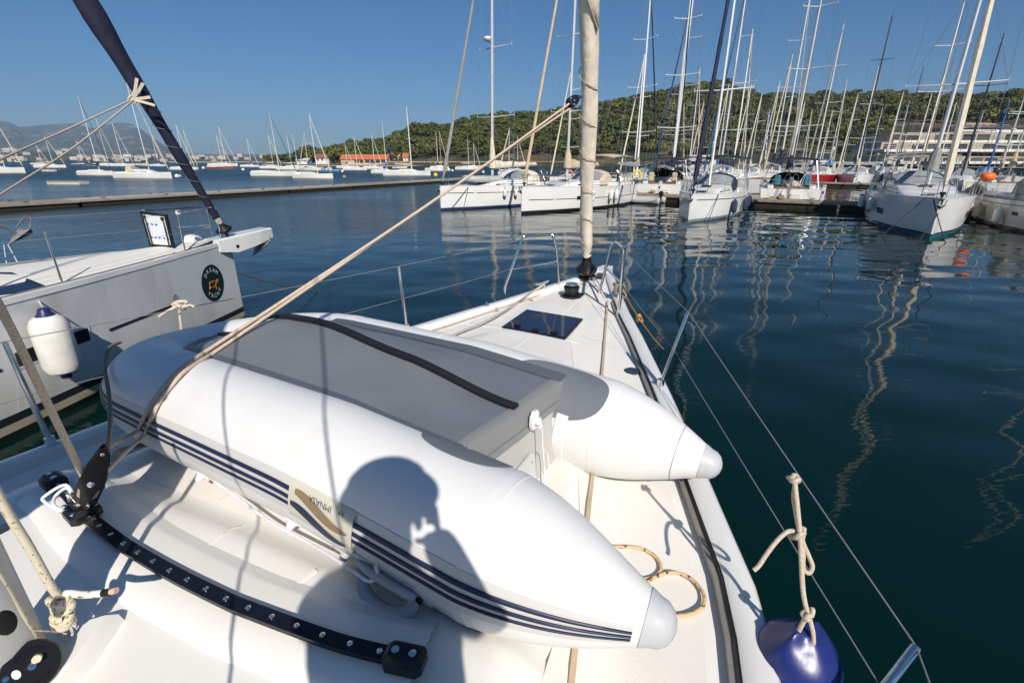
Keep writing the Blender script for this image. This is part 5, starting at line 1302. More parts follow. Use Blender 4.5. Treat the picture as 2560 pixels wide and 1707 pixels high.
# webbing jackline pulled tight over the deck
jl = [dk(1519, 752, .02), dk(1506, 930, .02), dk(1484, 1165, .022), dk(1470, 1290, .02), dk(1436, 1640, .02), dk(1418, 1800, .02)]
m = MB(); m.strip(smooth_path(jl, 6), (0, 0, 1), .019, .006); m.build('jackline', mat('tan_webbing', (.58, .44, .30), .8, var=.15, vscale=40), own)
jl = [on_deck(5.3, .42, .02), on_deck(4.0, .86, .02), on_deck(2.5, 1.33, .02), on_deck(0, 1.52, .02)]
m = MB(); m.strip(smooth_path(jl, 6), (0, 0, 1), .022, .004); m.build('jackline', mat('tan_webbing', (.58, .44, .30), .8), own)
# curved traveller track of the self-tacking jib on its moulded plinth
tp = [dk(x, y) for x, y in ((136, 1222), (176, 1258), (226, 1316), (298, 1375), (341, 1405), (443, 1465), (566, 1528), (634, 1557), (838, 1633), (980, 1671), (1045, 1687))]
tpath = smooth_path(tp, 5)
m = MB(); rg = []
for i, p in enumerate(tpath):
    t_ = (tpath[min(i+1, len(tpath)-1)]-tpath[max(i-1, 0)]).normalized(); n_ = Vector((-t_.y, t_.x, 0))
    rg.append([Vector((p.x, p.y, 0))+n_*w+Vector((0, 0, zdk((p+n_*w).x, (p+n_*w).y)+h)) for w, h in ((.19, -.01), (.125, .022), (.105, .030), (0, .032), (-.075, .030), (-.10, .018), (-.13, -.01))])
m.rings(rg, closed=False); m.build('traveller_plinth', deckm, own, 50)
tl = [p+Vector((0, 0, .03)) for p in tpath]
trackm = mat('anodised_black', (.012, .014, .024), .32, .3, var=.3, vscale=10)
m = MB(); m.strip(tl, (0, 0, 1), .030, .026); m.strip([p+Vector((0, 0, .020)) for p in tl], (0, 0, 1), .044, .010); trk = m.build('traveller_track', trackm, own)
Ls = [0]
for a, b_ in zip(tl, tl[1:]): Ls.append(Ls[-1]+(b_-a).length)
def along(d):
    i = max(0, min(len(tl)-2, int(np.searchsorted(Ls, d))-1)); f = (d-Ls[i])/(Ls[i+1]-Ls[i]); return tl[i].lerp(tl[i+1], f), (tl[i+1]-tl[i]).normalized()
d = .10
while d < Ls[-1]-.08:
    p, t_ = along(d); m = MB(); m.lathe([(.0085, 0), (.0085, .003), (.005, .0045), (.001, .002)], 12, Matrix.Translation(p+Vector((0, 0, .029)))); m.build('track_bolt', STEEL, trk)
    p, t_ = along(d+.045); m = MB(); m.lathe([(.0042, 0), (.004, .0012)], 10, Matrix.Translation(p+Vector((0, 0, .0295)))); m.build('pin_hole', mat('hole_black', (.002, .002, .002), .9), trk)
    d += .09
def rotz(t_): return Matrix(((t_.x, -t_.y, 0), (t_.y, t_.x, 0), (0, 0, 1)))
for dd in (.035, Ls[-1]-.035):
    p, t_ = along(dd); m = MB(); m.box(p+Vector((0, 0, .022)), (.115, .075, .056), rotz(t_), .014); es = m.build('track_end_stop', BLACKP, trk)
    for q in (-.025, .025): m = MB(); m.lathe([(.011, 0), (.011, .003), (.002, .004)], 12, Matrix.Translation(p+t_*q+Vector((0, 0, .050)))); m.build('screw', STEEL, es)
pc = dk(214, 1306); best = min(range(60), key=lambda k: (along(Ls[-1]*k/60)[0].xy-pc.xy).length); CARD = Ls[-1]*best/60
p, t_ = along(CARD); CAR = p.copy(); m = MB(); m.box(p+Vector((0, 0, .022)), (.125, .10, .060), rotz(t_), .016); m.box(p+Vector((0, 0, .058)), (.06, .05, .03), rotz(t_), .01); car = m.build('traveller_car', BLACKP, own)
for a, b_ in ((-.045, -.035), (.045, -.035), (-.045, .035), (.045, .035), (0, 0)):
    q = p+t_*a+Vector((-t_.y, t_.x, 0))*b_; m = MB(); m.lathe([(.008, 0), (.008, .0025), (.001, .003)], 10, Matrix.Translation(q+Vector((0, 0, .052 if a else .073)))); m.build('screw', STEEL, car)
# sheet block standing on the car: cheeks, sheave, shackle
def block(p0, axis, facing, L, W_, name, parent, th=.036):
    axis = Vector(axis).normalized(); f = Vector(facing); f = (f-axis*f.dot(axis)).normalized(); s = axis.cross(f)
    M = Matrix((( s.x, axis.x, f.x, p0[0]), (s.y, axis.y, f.y, p0[1]), (s.z, axis.z, f.z, p0[2]), (0, 0, 0, 1)))
    ol = [(.28*W_, 0), (.5*W_, .16*L), (.56*W_, .42*L), (.46*W_, .66*L), (.26*W_, .90*L), (.16*W_, L), (-.16*W_, L), (-.26*W_, .90*L), (-.46*W_, .66*L), (-.56*W_, .42*L), (-.5*W_, .16*L), (-.28*W_, 0)]
    body = None
    for z in (-th/2, th/2):
        mb = MB(); mb.prism(ol, z-.004, z+.004, M)
        o = mb.build('block_cheek', BLACKP, parent, 30); body = body or o
    mb = MB(); mb.lathe([(.42*W_, -th*.38), (.36*W_, 0), (.42*W_, th*.38)], 22, M @ Matrix.Translation((0, .44*L, 0))); mb.build('sheave', mat('sheave_grey', (.05, .05, .055), .4), parent)
    mb = MB(); mb.lathe([(.16*W_, th/2+.003), (.16*W_, th/2+.0075), (.09*W_, th/2+.0085), (.085*W_, th/2+.006), (.001, th/2+.006)], 16, M @ Matrix.Translation((0, .44*L, 0))); mb.build('axle_ring', STEEL, parent)
    for x, y in ((-.20, .10), (.20, .10), (0, .93)):
        mb = MB(); mb.lathe([(.0065, th/2+.003), (.0065, th/2+.008), (.001, th/2+.009)], 10, M @ Matrix.Translation((x*W_, y*L, 0))); mb.build('rivet', STEEL, parent)
    for sx in (1, -1):
        mb = MB(); mb.prism([(sx*.24*W_, .20*L), (sx*.40*W_, .24*L), (sx*.44*W_, .36*L), (sx*.34*W_, .33*L)], th/2+.0025, th/2+.0055, M); mb.build('cheek_window', mat('block_slot', (.30, .29, .27), .6), parent)
    return body, M
camL = toL(Vector((0, 0, EYE)))
Yc = toW(CAR).y; blk0 = Lp(206, 1268, Yc); bax = (Lp(262, 1120, Yc+.06)-blk0)
jbl = block(blk0, bax, camL-blk0, bax.length*1.02, .076, 'sheet_block', car)
m = MB()
q = CAR+Vector((0, 0, .07))
for s_ in (-1, 1): m.tube([q+Vector((s_*.012, s_*.010, 0)), q+Vector((s_*.03, s_*.02, .03)), q+Vector((s_*.03, s_*.02, .065)), blk0+Vector((s_*.008, s_*.006, .01))], .0065, 7)
m.tube([q+Vector((-.03, -.02, .035)), q+Vector((.03, .02, .035))], .008, 7); m.build('shackle', STEEL, car)
BLK = blk0; BAX = bax.normalized()
# mast, boom with its stowed mainsail, plinth
mz = 1.66
m = MB(); rg = []
for sc_, z in ((1.30, 1.55), (1.12, 1.715), (1.0, 1.74)):
    rg.append([(.28+x*sc_, .03+y*sc_, z) for x, y in ((.24, -.02), (.13, -.09), (0, -.11), (-.20, -.11), (-.20, .13), (0, .13), (.13, .08))])
m.rings(rg, True, False, True); m.build('mast_plinth', deckm, own, 30)
m = MB(); MX = .29
m.rings([[(MX+.115*math.cos(t)*k-.004*(z-1.8), .05+.072*math.sin(t)*k, z) for t in np.linspace(0, 2*PI, 25)[:-1]] for z, k in ((1.70, 1), (9, 1), (14, .9), (17.5, .55))], True, True, True)
mast = m.build('mast', mat('own_mast', (.50, .50, .50), .42, .3, var=.06), own, 60)
p = Lp(14, 1556, toW((MX, -.025, 1.9)).y-.01); m = MB(); m.ball(p, (.02, .012, .034), 12, 8); m.build('mast_slot', mat('hole_black', (.002, .002, .002), .9), mast)
for k in range(3):
    z = 5.5+4*k; m = MB()
    for s_ in (1, -1): m.tube([(MX, 0, z), (MX-.45, s_*(1.15-.2*k), z+.1)], [.04, .022], 8)
    m.build('spreader', ALU, mast)
m = MB()
for s_ in (1, -1):
    a = Vector((MX-.55, s_*1.72, oz(0))); sp = [Vector((MX-.45, s_*(1.15-.2*k), 5.6+4*k)) for k in range(3)]
    for u, v_ in zip([a]+sp, sp+[Vector((MX-.05, 0, 16.4))]): m.line(u, v_, .0055, 6)
    m.line(Vector((MX-.75, s_*1.55, oz(0))), Vector((MX, 0, 5.5)), .005, 6)
    m.line((-5.3, s_*1.0, oz(-5)), (MX-.06, 0, 17.3), .004, 5)
m.line(fst(.0), fst(13.6), .006, 5)
m.build('standing_rigging', WIRE, own)
m = MB(); m.tube([(MX-.13, .05, 2.80), (MX-5.0, .0, 3.15)], .085, 10, flat=1.4); boom = m.build('boom', ALU, own)
m = MB(); sailcover(m, (MX+.10, .19, 2.80), (MX-4.9, .0, 3.2), 1.05, .66, 16); m.build('sail_bag', NAVY, boom, 60)  # out of view; widened and shifted to port to shade the dinghy bow
m = MB(); m.line((MX-.10, 0, 1.95), (MX-1.6, 0, 2.98), .035, 8); m.build('vang', ALU, boom)
# cabin top aft, cockpit, wheel: seen from other places
m = MB(); rg = []
for s, h in ((.05, .18), (-1.2, .34), (-1.9, .36), (-1.92, .0)):
    rg.append([(s, y*1.25, zdk(0, 0)-.22+h*(1 if abs(y) < .95 else .1)+.08*(1-y*y)) for y in np.linspace(-1, 1, 15)])
m.rings(rg, closed=False); m.build('coachroof', deckm, own, 40)
m = MB(); dodger(m, (-1.9, 0, 1.75), 2.5, 1.5, .95); m.build('spray_hood', NAVY, own)
m = MB()
for s_ in (1, -1): m.box((-3.6, s_*1.15, 1.62), (3.2, .5, .3), bev=.06)
m.build('cockpit_coaming', deckm, own)
# ---------------------------------------------------------------- inflatable dinghy, bottom up on the deck
DO = Vector((.72, 1.445, 0)); DH = math.atan2(.49, -.87)
DF = Vector((math.cos(DH), math.sin(DH), 0)); DL = Vector((-DF.y, DF.x, 0))
dg = thing('inflatable_dinghy', 'white inflatable dinghy with grey bottom lying upside down across the foredeck', 'inflatable dinghy', DO, DH)
PVC = mat('pvc_white', (.745, .745, .74), .42, col2=(.69, .68, .655), vscale=5.0, detail=8, lo=.54, hi=.82, bump=.004, bscale=2.2)
PVCG = mat('pvc_grey', (.175, .190, .212), .45, var=.16, vscale=3, detail=8, bump=.010, bscale=3.0)
PVCD = mat('pvc_grey_tape', (.105, .117, .137), .5)
PVCL = mat('pvc_light_grey', (.50, .51, .53), .42)
STRK = mat('rubbing_band', (.60, .59, .57), .5)
NAVYS = mat('navy_rubber', (.012, .019, .060), .45)
HBW, TR, ZT = .535, .250, 1.875
def dz_(x, y):
    return ZT-.085*max(0, 1.35-x)-.10*(HBW-y)/(2*HBW)-.07*max(0, x-2.3)**2
ctl = [(.06, HBW-.012), (.30, HBW), (.62, HBW), (1.2, HBW), (1.8, HBW), (2.30, HBW), (2.62, .52), (2.88, .42), (3.03, .22), (3.07, 0)]
ctl = ctl+[(x, -y) for x, y in reversed(ctl[:-1])]
P2 = smooth_path([Vector((x, y, 0)) for x, y in ctl], 10)
dpath = [Vector((p.x, p.y, dz_(p.x, p.y))) for p in P2]
def trad(x, i):
    if x > 2.3: return TR*(1-.10*sstep(2.3, 3.1, x))
    if x < .58:
        k = max(0, (x-.06)/.52); return .068+(TR-.068)*(.30*k+.70*math.sin(k*PI/2))
    return TR
dr_ = [trad(p.x, i) for i, p in enumerate(dpath)]
# tips: rounded
NP = len(dpath)
def dframe(i):
    t_ = (dpath[min(i+1, NP-1)]-dpath[max(i-1, 0)]).normalized()
    out = t_.cross(Vector((0, 0, 1))).normalized()                     # near side first: outwards is +y there
    if i < NP//2 and out.y < 0 and dpath[i].x < 2.4: out = -out
    return t_, out, Vector((0, 0, 1))
_t, _o, _z = dframe(5); SGN = 1 if _t.cross(Vector((0, 0, 1))).y > 0 else -1
def tpt(fi, th, off=0.0):
    """point on the tube: fi = place along it (index), th = angle, 0 outwards, pi/2 up"""
    fi = min(max(fi, 0), NP-1.001); i = int(fi); f = fi-i
    p = dpath[i].lerp(dpath[i+1], f); r = dr_[i]*(1-f)+dr_[i+1]*f
    a, b_ = dframe(i)[0], dframe(min(i+1, NP-1))[0]; t_ = a.lerp(b_, f).normalized()
    o = t_.cross(Vector((0, 0, 1))).normalized()*SGN; u = o.cross(t_)*SGN
    if u.z < 0: u = -u
    return p+(o*math.cos(th)+u*math.sin(th))*(r+off)
m = MB(); seg = 40; rg = []
for i in range(NP): rg.append([tpt(i, 2*PI*k/seg) for k in range(seg)])
e0 = dpath[0]; t0 = dframe(0)[0]; e1 = dpath[-1]; t1 = dframe(NP-1)[0]
cap0 = [[e0+(tpt(0, 2*PI*k/seg)-e0)*math.cos(a)-t0*.055*math.sin(a) for k in range(seg)] for a in (1.5, 1.2, .8, .4)]
cap1 = [[e1+(tpt(NP-1, 2*PI*k/seg)-e1)*math.cos(a)+t1*.055*math.sin(a) for k in range(seg)] for a in (.4, .8, 1.2, 1.5)]
m.rings(cap0+rg+cap1, True, True, True); dtube = m.build('buoyancy_tube', PVC, dg, 60)
def idx_at(x, near=True):
    rngs = range(0, NP//2) if near else range(NP-1, NP//2, -1)
    prev = None
    for i in rngs:
        if dpath[i].x >= x:
            if prev is None: return float(i)
            f = (x-dpath[prev].x)/(dpath[i].x-dpath[prev].x); return prev+(i-prev)*f
        prev = i
    return float(prev)
def tube_strip(name, f0, f1, tha, thb, off, m_, n=80, k=4, parent=dtube, thick=True):
    mb = MB(); rg = []
    for i in range(n+1):
        f = f0+(f1-f0)*i/n; a = tha(i/n) if callable(tha) else tha; b_ = thb(i/n) if callable(thb) else thb
        row = [tpt(f, a, -.004)] if thick else []
        for j in range(k+1):
            q = j/k; bulge = off if not thick else off*(.75+.25*math.sin(PI*q))
            row.append(tpt(f, a+(b_-a)*q, bulge))
        if thick: row.append(tpt(f, b_, -.004))
        rg.append(row)
    mb.rings(rg, closed=False, cap0=thick, cap1=thick); return mb.build(name, m_, parent, 50)
fn0, fmid, ff0 = idx_at(.145), NP/2, idx_at(.145, False)
# grey end cones
for nm, near in (('end', True), ('end', False)):
    mb = MB(); f0 = idx_at(.088, near); fe = 0.0 if near else NP-1.0
    rg = [[tpt(f0+(fe-f0)*q, 2*PI*k/seg, .003) for k in range(seg)] for q in np.linspace(0, 1, 6)]
    e, t_ = (e0, -t0) if near else (e1, t1)
    rg += [[e+(tpt(fe, 2*PI*k/seg, .003)-e)*math.cos(a)+t_*.060*math.sin(a) for k in range(seg)] for a in (.4, .8, 1.2, 1.5)]
    mb.rings(rg, True, False, True); mb.build('cone_cap', PVCL, dtube, 60)
# rubbing band with three navy ribs all the way round
fA, fB = idx_at(.11), idx_at(.11, False)
BC = R(9)
cvg = lambda t: 1.0 if .10 < t < .90 else 1.0
tube_strip('rubbing_band', fA, fB, BC-R(16), BC+R(16), .003, STRK, 200, 6)
for c_, w in ((R(7.0), R(3.5)), (R(-.2), R(3.0)), (R(-6.4), R(2.3))):
    tube_strip('navy_rib', fA+.02, fB-.02, BC+c_-w/2, BC+c_+w/2, .010, NAVYS, 200, 5)
# seams round the cones and the bow
for x, near in ((.545, True), (.53, False), (1.62, False), (2.36, True), (2.36, False)):
    f = idx_at(x, near); g_ = idx_at(x+.045, near)
    mb = MB(); rg = [[tpt(f+(g_-f)*q, 2*PI*k/seg, o_) for k in range(seg)] for q, o_ in ((0, 0), (.02, .0016), (.98, .0016), (1, 0))]
    mb.rings(rg, True); mb.build('welded_seam', PVC, dtube, 30)
f = idx_at(.20, False); mb = MB(); mb.tube([tpt(f, 2*PI*k/40, .0005) for k in range(40)], .0016, 4, closed=True); mb.build('seam_line', PVCD, dtube)
# grey bottom: edges glued on the tubes, keel ridge in the middle
XT, XB = .80, 2.93
def ye(x): return HBW-.10 if x < 2.3 else max(.03, (HBW-.10)*(1-((x-2.3)/.66)**2.4)) if x < 2.95 else .03
def zedge(x, y): return dz_(x, y)+.229-.05*sstep(2.3, 3.0, x)
def keel(x): return .02+.140*sstep(XT, 2.10, x)-.15*sstep(2.20, 2.85, x)
def zfloor(x, v):
    """v in -1..1 across"""
    y = ye(x)*v; return zedge(x, y)-.02*(1-abs(v))+keel(x)*(1-abs(v)**1.25)-.006*math.sin(x*9+v*4)*(1-abs(v))
mb = MB(); rg = []
for x in np.linspace(XT, XB, 60): rg.append([(x, ye(x)*v, zfloor(x, v)) for v in np.linspace(1, -1, 33)])
mb.rings(rg, closed=False); floor = mb.build('bottom_fabric', PVCG, dg, 60)
# tape along the edges, keel strake
for s_ in (1, -1):
    mb = MB(); pts = []
    for x in np.linspace(XT-.02, 2.86, 50): pts.append((x, s_))
    rg = []
    for x, sg in pts:
        y0 = ye(x); th0 = math.acos(max(-1, min(1, (y0-HBW)/TR))) if x < 2.4 else None
        a = Vector((x, sg*(y0-.035), zfloor(x, (y0-.035)/y0*sg if y0 > .06 else 0)+.004)); b_ = Vector((x, sg*(y0+.012), zedge(x, sg*y0)+.010)); c_ = Vector((x, sg*(y0+.055), zedge(x, sg*y0)+.014 if x < 2.45 else zedge(x, sg*y0)-.004))
        rg.append([a, b_, c_])
    mb.rings(rg, closed=False); mb.build('edge_tape', PVCD, floor, 60)
kp = [Vector((x, 0, zfloor(x, 0)+.004)) for x in np.linspace(XT+.005, XB+.02, 50)]
mb = MB(); mb.strip(kp, (0, 0, 1), .046, .010)
for dy in (-.014, 0, .014): mb.tube([p+Vector((0, dy, .013)) for p in kp], .006, 6)
mb.build('keel_strake', mat('keel_black', (.012, .013, .018), .5), floor)
# lobes of the bottom fabric on the tubes beside the transom
def patch(name, fx, th_c, ol, off, m_, near=True, parent=dtube, k=7):
    """outline ol in metres (along the tube, round it) about a centre, laid on the tube"""
    i0 = idx_at(fx, near); mb = MB(); vs = []; n = len(ol)
    def P(a, b_, o_):
        f = idx_at(fx+a, near); r = dr_[int(min(f, NP-2))]; return tpt(f, th_c+b_/r, o_)
    rings_ = []
    for q in range(k, 0, -1): rings_.append([P(a*q/k, b_*q/k, off) for a, b_ in ol])
    rings_ = [[P(a*1.004, b_*1.004, -.002) for a, b_ in ol]]+rings_+[[P(a*.002, b_*.002, off) for a, b_ in ol]]
    mb.rings(rings_, True, False, True); return mb.build(name, m_, parent, 50)
def ell(a, b_, n=36, p=2.0): return [(a*math.copysign(abs(math.cos(t))**(2/p), math.cos(t)), b_*math.copysign(abs(math.sin(t))**(2/p), math.sin(t))) for t in np.linspace(0, 2*PI, n+1)[:-1]]
patch('bottom_lobe', .80, R(121), ell(.18, .105, 40, 2.4), .003, PVCG, True)
patch('bottom_lobe', .82, R(118), ell(.26, .17, 40, 2.4), .003, PVCG, False)
# transom: board, folded fabric along its upper edge, sleeves on the tubes
tzt = lambda y: zfloor(XT, max(-1, min(1, y/ye(XT))))
mb = MB(); n = 20; rg = []
for j in range(n+1):
    y = -.40+.80*j/n; z1 = tzt(y); z0 = dz_(XT, y)-.17
    rg.append([(XT-.055, y, z0), (XT-.018, y, z1-.02), (XT+.018, y, z1-.02), (XT-.02, y, z0)])
mb.rings(rg, True, True, True); trn = mb.build('transom', mat('transom_grey', (.50, .485, .46), .45, var=.05), dg, 30)
mb = MB(); rg = []
for j in range(n+1):
    y = -.43+.86*j/n; z1 = tzt(y)+.004; yy = min(1, abs(y)/.43)
    rg.append([(XT+.03, y, z1+.001), (XT-.012, y, z1), (XT-.026, y, z1-.012), (XT-.045, y, z1-.115), (XT-.043, y, z1-.118)])
mb.rings(rg, closed=False); fold = mb.build('folded_fabric', mat('pvc_olive_grey', (.235, .238, .232), .5), trn, 40)
mb = MB(); mb.tube([(XT-.0405, -.40+.8*j/n, tzt(-.4+.8*j/n)-.078) for j in range(n+1)], .0018, 4); mb.build('stitched_seam', PVCD, fold)
for s_ in (1, -1):
    near = s_ > 0; f0, f1 = idx_at(XT-.10, near), idx_at(XT-.035, near)
    mb = MB(); rg = []
    for q, o_ in ((0, .001), (.08, .006), (.9, .008), (1, .001)): rg.append([tpt(f0+(f1-f0)*q, a, o_) for a in np.linspace(R(150), R(262), 22)])
    mb.rings(rg, closed=False); mb.build('tube_collar', PVC if not near else PVC, dtube, 40)
mb = MB(); ol = [(-.11, -.02), (.11, -.02), (.12, .10), (.105, .135), (-.10, .15), (-.12, .12)]
TM = Matrix(((0, .10, -1, XT-.052), (1, 0, 0, .06), (0, .995, .10, dz_(XT, 0)-.15), (0, 0, 0, 1)))
mb.prism(ol, .008, .020, TM); pad = mb.build('engine_pad', mat('pad_grey', (.60, .60, .59), .4), trn, 20)
for x, y in ((-.09, .11), (.09, .10), (-.09, 0), (.09, 0)): mb = MB(); mb.lathe([(.007, .019), (.006, .023), (.001, .023)], 10, TM @ Matrix.Translation((x, y, 0))); mb.build('pad_screw', STEEL, pad)
vx = Vector((XT-.052, -.045, tzt(-.045)-.055)); VM = Matrix(((0, 0, -1, vx.x), (1, 0, 0, vx.y), (0, 1, .2, vx.z), (0, 0, 0, 1)))
mb = MB(); mb.prism([(-.032, -.020), (-.012, -.045), (.020, -.042), (.035, -.012), (.030, .025), (.010, .045), (-.018, .042), (-.035, .018)], 0, .014, VM); mb.lathe([(.020, .012), (.019, .034), (.012, .040), (.002, .040)], 14, VM @ Matrix.Translation((.004, -.004, 0))); mb.tube([VM @ Vector(p) for p in ((-.012, -.012, .03), (0, -.030, .042), (.018, -.03, .040))], .006, 6); mb.build('drain_valve', mat('white_plastic', (.82, .82, .80), .35), trn)
cpts = [vx+Vector((-.045, .0, -.03)), vx+Vector((-.055, .01, -.10)), vx+Vector((-.075, .03, -.20)), vx+Vector((-.085, .045, -.27)), vx+Vector((-.085, .02, -.285)), vx+Vector((-.080, -.015, -.25)), vx+Vector((-.066, -.02, -.17)), vx+Vector((-.06, .005, -.13))]
mb = MB(); mb.tube(smooth_path(cpts, 8), .0032, 6); mb.build('drain_cord', WHITER, trn)
# maker's panel on the band
LX = .97
def band_pt(u_, v_, off): return tpt(idx_at(LX+u_), BC+v_/TR, off)
W0 = .30
mb = MB(); rg = []
for i in range(25):
    u_ = W0*i/24; rg.append([band_pt(u_, v_, .0125 if 0 < j < 8 else .002) for j, v_ in enumerate(np.linspace(-.080, .072, 9))])
mb.rings(rg, closed=False); lab = mb.build('maker_panel', mat('panel_beige', (.60, .57, .48), .5, var=.04), dtube, 60)
def swoosh(y0, w, m_, ph, x0, x1):
    mb = MB(); rg = []
    for i in range(33):
        t_ = i/32; u_ = W0-(x0+(x1-x0)*t_); c_ = y0+.026*math.cos(PI*(t_*1.12+ph)); h = w*math.sin(PI*min(1, .06+t_*.93))**.55*(1-.25*t_)
        rg.append([band_pt(u_, c_+h*q, .0138) for q in np.linspace(-.5, .5, 5)])
    mb.rings(rg, closed=False); return mb.build('swoosh', m_, lab, 60)
swoosh(.014, .044, mat('panel_bronze', (.25, .18, .11), .5), .02, .030, .280)
swoosh(-.034, .042, NAVYS, .02, .012, .272)
def text_verts(s, size):
    cu = bpy.data.curves.new('lettering', 'FONT'); cu.body = s; cu.size = size; cu.resolution_u = 3; cu.align_x = 'CENTER'; cu.align_y = 'CENTER'
    ob = bpy.data.objects.new('lettering', cu); COL.objects.link(ob)
    bpy.context.view_layer.update(); dgp = bpy.context.evaluated_depsgraph_get(); me = bpy.data.meshes.new_from_object(ob.evaluated_get(dgp))
    bm = bmesh.new(); bm.from_mesh(me); bmesh.ops.triangulate(bm, faces=bm.faces)
    vs = [v.co.copy() for v in bm.verts]; fs = [tuple(v.index for v in f.verts) for f in bm.faces]; bm.free()
    bpy.data.objects.remove(ob); bpy.data.curves.remove(cu); bpy.data.meshes.remove(me)
    return vs, fs
def lettering(name, parts, fn, m_, parent):
    mb = MB()
    for s, size, dx, dy in parts:
        vs, fs = text_verts(s, size); mb.add([fn(v.x+dx, v.y+dy) for v in vs], fs)
    return mb.build(name, m_, parent, 0)
# the boat lies bottom up, so its lettering stands on its head
lettering('lettering', [('IMNASA', .031, .118+.02, 0), ('by', .027, .118-.080, -.002)], lambda x, y: band_pt(.018+x*.95, .044-y, .0140), NAVYS, lab)
# lifting handle below the band
HC = .84; HT = R(-20)
patch('handle_plate', HC, HT, [(-.17, -.02), (-.10, -.052), (.10, -.052), (.17, -.01), (.14, .045), (-.12, .05)], .006, PVCL)
f_ = lambda a, b_, o_: tpt(idx_at(HC+a), HT+b_/TR, o_)
mb = MB(); pts = [f_(a, b_, o_) for a, b_, o_ in ((-.115, 0, .010), (-.105, -.03, .045), (-.05, -.045, .072), (.02, -.048, .076), (.075, -.036, .058), (.105, -.005, .016))]
mb.tube(smooth_path(pts, 6), .019, 10, flat=1.2)
pts = [f_(a, b_, o_) for a, b_, o_ in ((-.125, .0, .006), (-.10, .030, .022), (-.03, .036, .026), (.05, .034, .024), (.115, .012, .008))]
mb.tube(smooth_path(pts, 6), .014, 8); hd_ = mb.build('lifting_handle', mat('handle_grey', (.36, .38, .41), .45), dtube, 60)
mb = MB(); mb.tube([f_(-.135, .01, .008), f_(-.135, .01, .020)], .013, 10); mb.build('handle_hole', mat('hole_black', (.002, .002, .002), .9), hd_)
for x, th, s_ in ((1.36, R(-38), .045), (1.95, R(-36), .04), (1.08, R(-40), .05)):
    o = patch('line_patch', x, th, ell(s_*1.1, s_*.7, 20, 3), .004, PVCL if x == 1.08 else PVC)
    mb = MB(); c_ = tpt(idx_at(x), th, .004); c2 = tpt(idx_at(x), th, .03); mb.tube([c_, c2], [.022, .012], 10); mb.build('line_ring', PVCL if x == 1.08 else PVC, o)
bpy.context.view_layer.update()
def world_bvh(objs):
    vs, fs = [], []
    for ob in objs:
        M = ob.matrix_world; o_ = len(vs); vs += [M @ v.co for v in ob.data.vertices]; fs += [tuple(i+o_ for i in p.vertices) for p in ob.data.polygons]
    return BVHTree.FromPolygons(vs, fs)
BV_D = world_bvh([dtube, floor, deck])
def hit(px, py, lift=0.0, bv=None):
    d = ray(px, py).normalized(); l_, n_, i_, t_ = (bv or BV_D).ray_cast(Vector((0, 0, EYE)), d)
    if l_ is None: return None
    if n_.dot(d) > 0: n_ = -n_
    return l_+n_*lift
# ---------------------------------------------------------------- neighbouring yacht, left
NP_ = Vector((-5.42, 9.33, 0)); NH = math.atan2(.92, .39)
NF = Vector((math.cos(NH), math.sin(NH), 0)); NL = Vector((-NF.y, NF.x, 0))
nb_ = thing('neighbour_yacht', 'white charter yacht at left with a green oval emblem and navy furled jib', 'sailing yacht', NP_, NH)
def toN(p): d = Vector(p)-NP_; return Vector((d.dot(NF), d.dot(NL), d.z))
def nW(p): return NP_+NF*p[0]+NL*p[1]+Vector((0, 0, p[2]))
_nq = [0, .4, 1, 2, 3, 4, 5, 6.5, 8, 10, 13]; _nh = [.045, .20, .43, .81, 1.16, 1.47, 1.73, 1.98, 2.08, 2.08, 1.85]
def nhb(x): return interp(-x, _nq, _nh)
def nz(x): return 1.50+.02*sstep(-4, 0, x)
def nwl(x): return max(.015, nhb(x)*(.93 if x < -1 else .86))
nhull = mat('charter_hull', (.68, .685, .69), .28, var=.10, vscale=1.6, col2=(.52, .515, .49), detail=6, lo=.45, hi=.8, stretch=(1.4, 1.4, .35), coat=.15)
N, L, b = nodes(nhull)
tc = N.new('ShaderNodeTexCoord'); sp = N.new('ShaderNodeSeparateXYZ'); L.new(tc.outputs['Object'], sp.inputs['Vector'])
def band(z0, z1):
    a = N.new('ShaderNodeMath'); a.operation = 'GREATER_THAN'; a.inputs[1].default_value = z0; L.new(sp.outputs['Z'], a.inputs[0])
    c_ = N.new('ShaderNodeMath'); c_.operation = 'LESS_THAN'; c_.inputs[1].default_value = z1; L.new(sp.outputs['Z'], c_.inputs[0])
    q = N.new('ShaderNodeMath'); q.operation = 'MULTIPLY'; L.new(a.outputs[0], q.inputs[0]); L.new(c_.outputs[0], q.inputs[1]); return q.outputs[0]
src = b.inputs['Base Color'].links[0].from_socket
# yellowed stain low on the topsides, pale scuffs, black boot stripe and antifouling
gr = N.new('ShaderNodeMapRange'); gr.inputs[1].default_value = .75; gr.inputs[2].default_value = .10; L.new(sp.outputs['Z'], gr.inputs[0])
ns = N.new('ShaderNodeTexNoise'); ns.inputs['Scale'].default_value = 2.2; ns.inputs['Detail'].default_value = 5; L.new(tc.outputs['Object'], ns.inputs['Vector'])
mu = N.new('ShaderNodeMath'); mu.operation = 'MULTIPLY'; L.new(gr.outputs[0], mu.inputs[0]); L.new(ns.outputs['Fac'], mu.inputs[1])
def mix_(f, a, col):
    q = N.new('ShaderNodeMix'); q.data_type = 'RGBA'; L.new(f, q.inputs[0]); L.new(a, q.inputs[6]); q.inputs[7].default_value = (*col, 1); return q.outputs[2]
c_ = mix_(mu.outputs[0], src, (.38, .34, .22))
mp = N.new('ShaderNodeMapping'); mp.inputs['Scale'].default_value = (2.0, 2.0, 1.0); mp.inputs['Rotation'].default_value = (0, R(62), 0); L.new(tc.outputs['Object'], mp.inputs['Vector'])
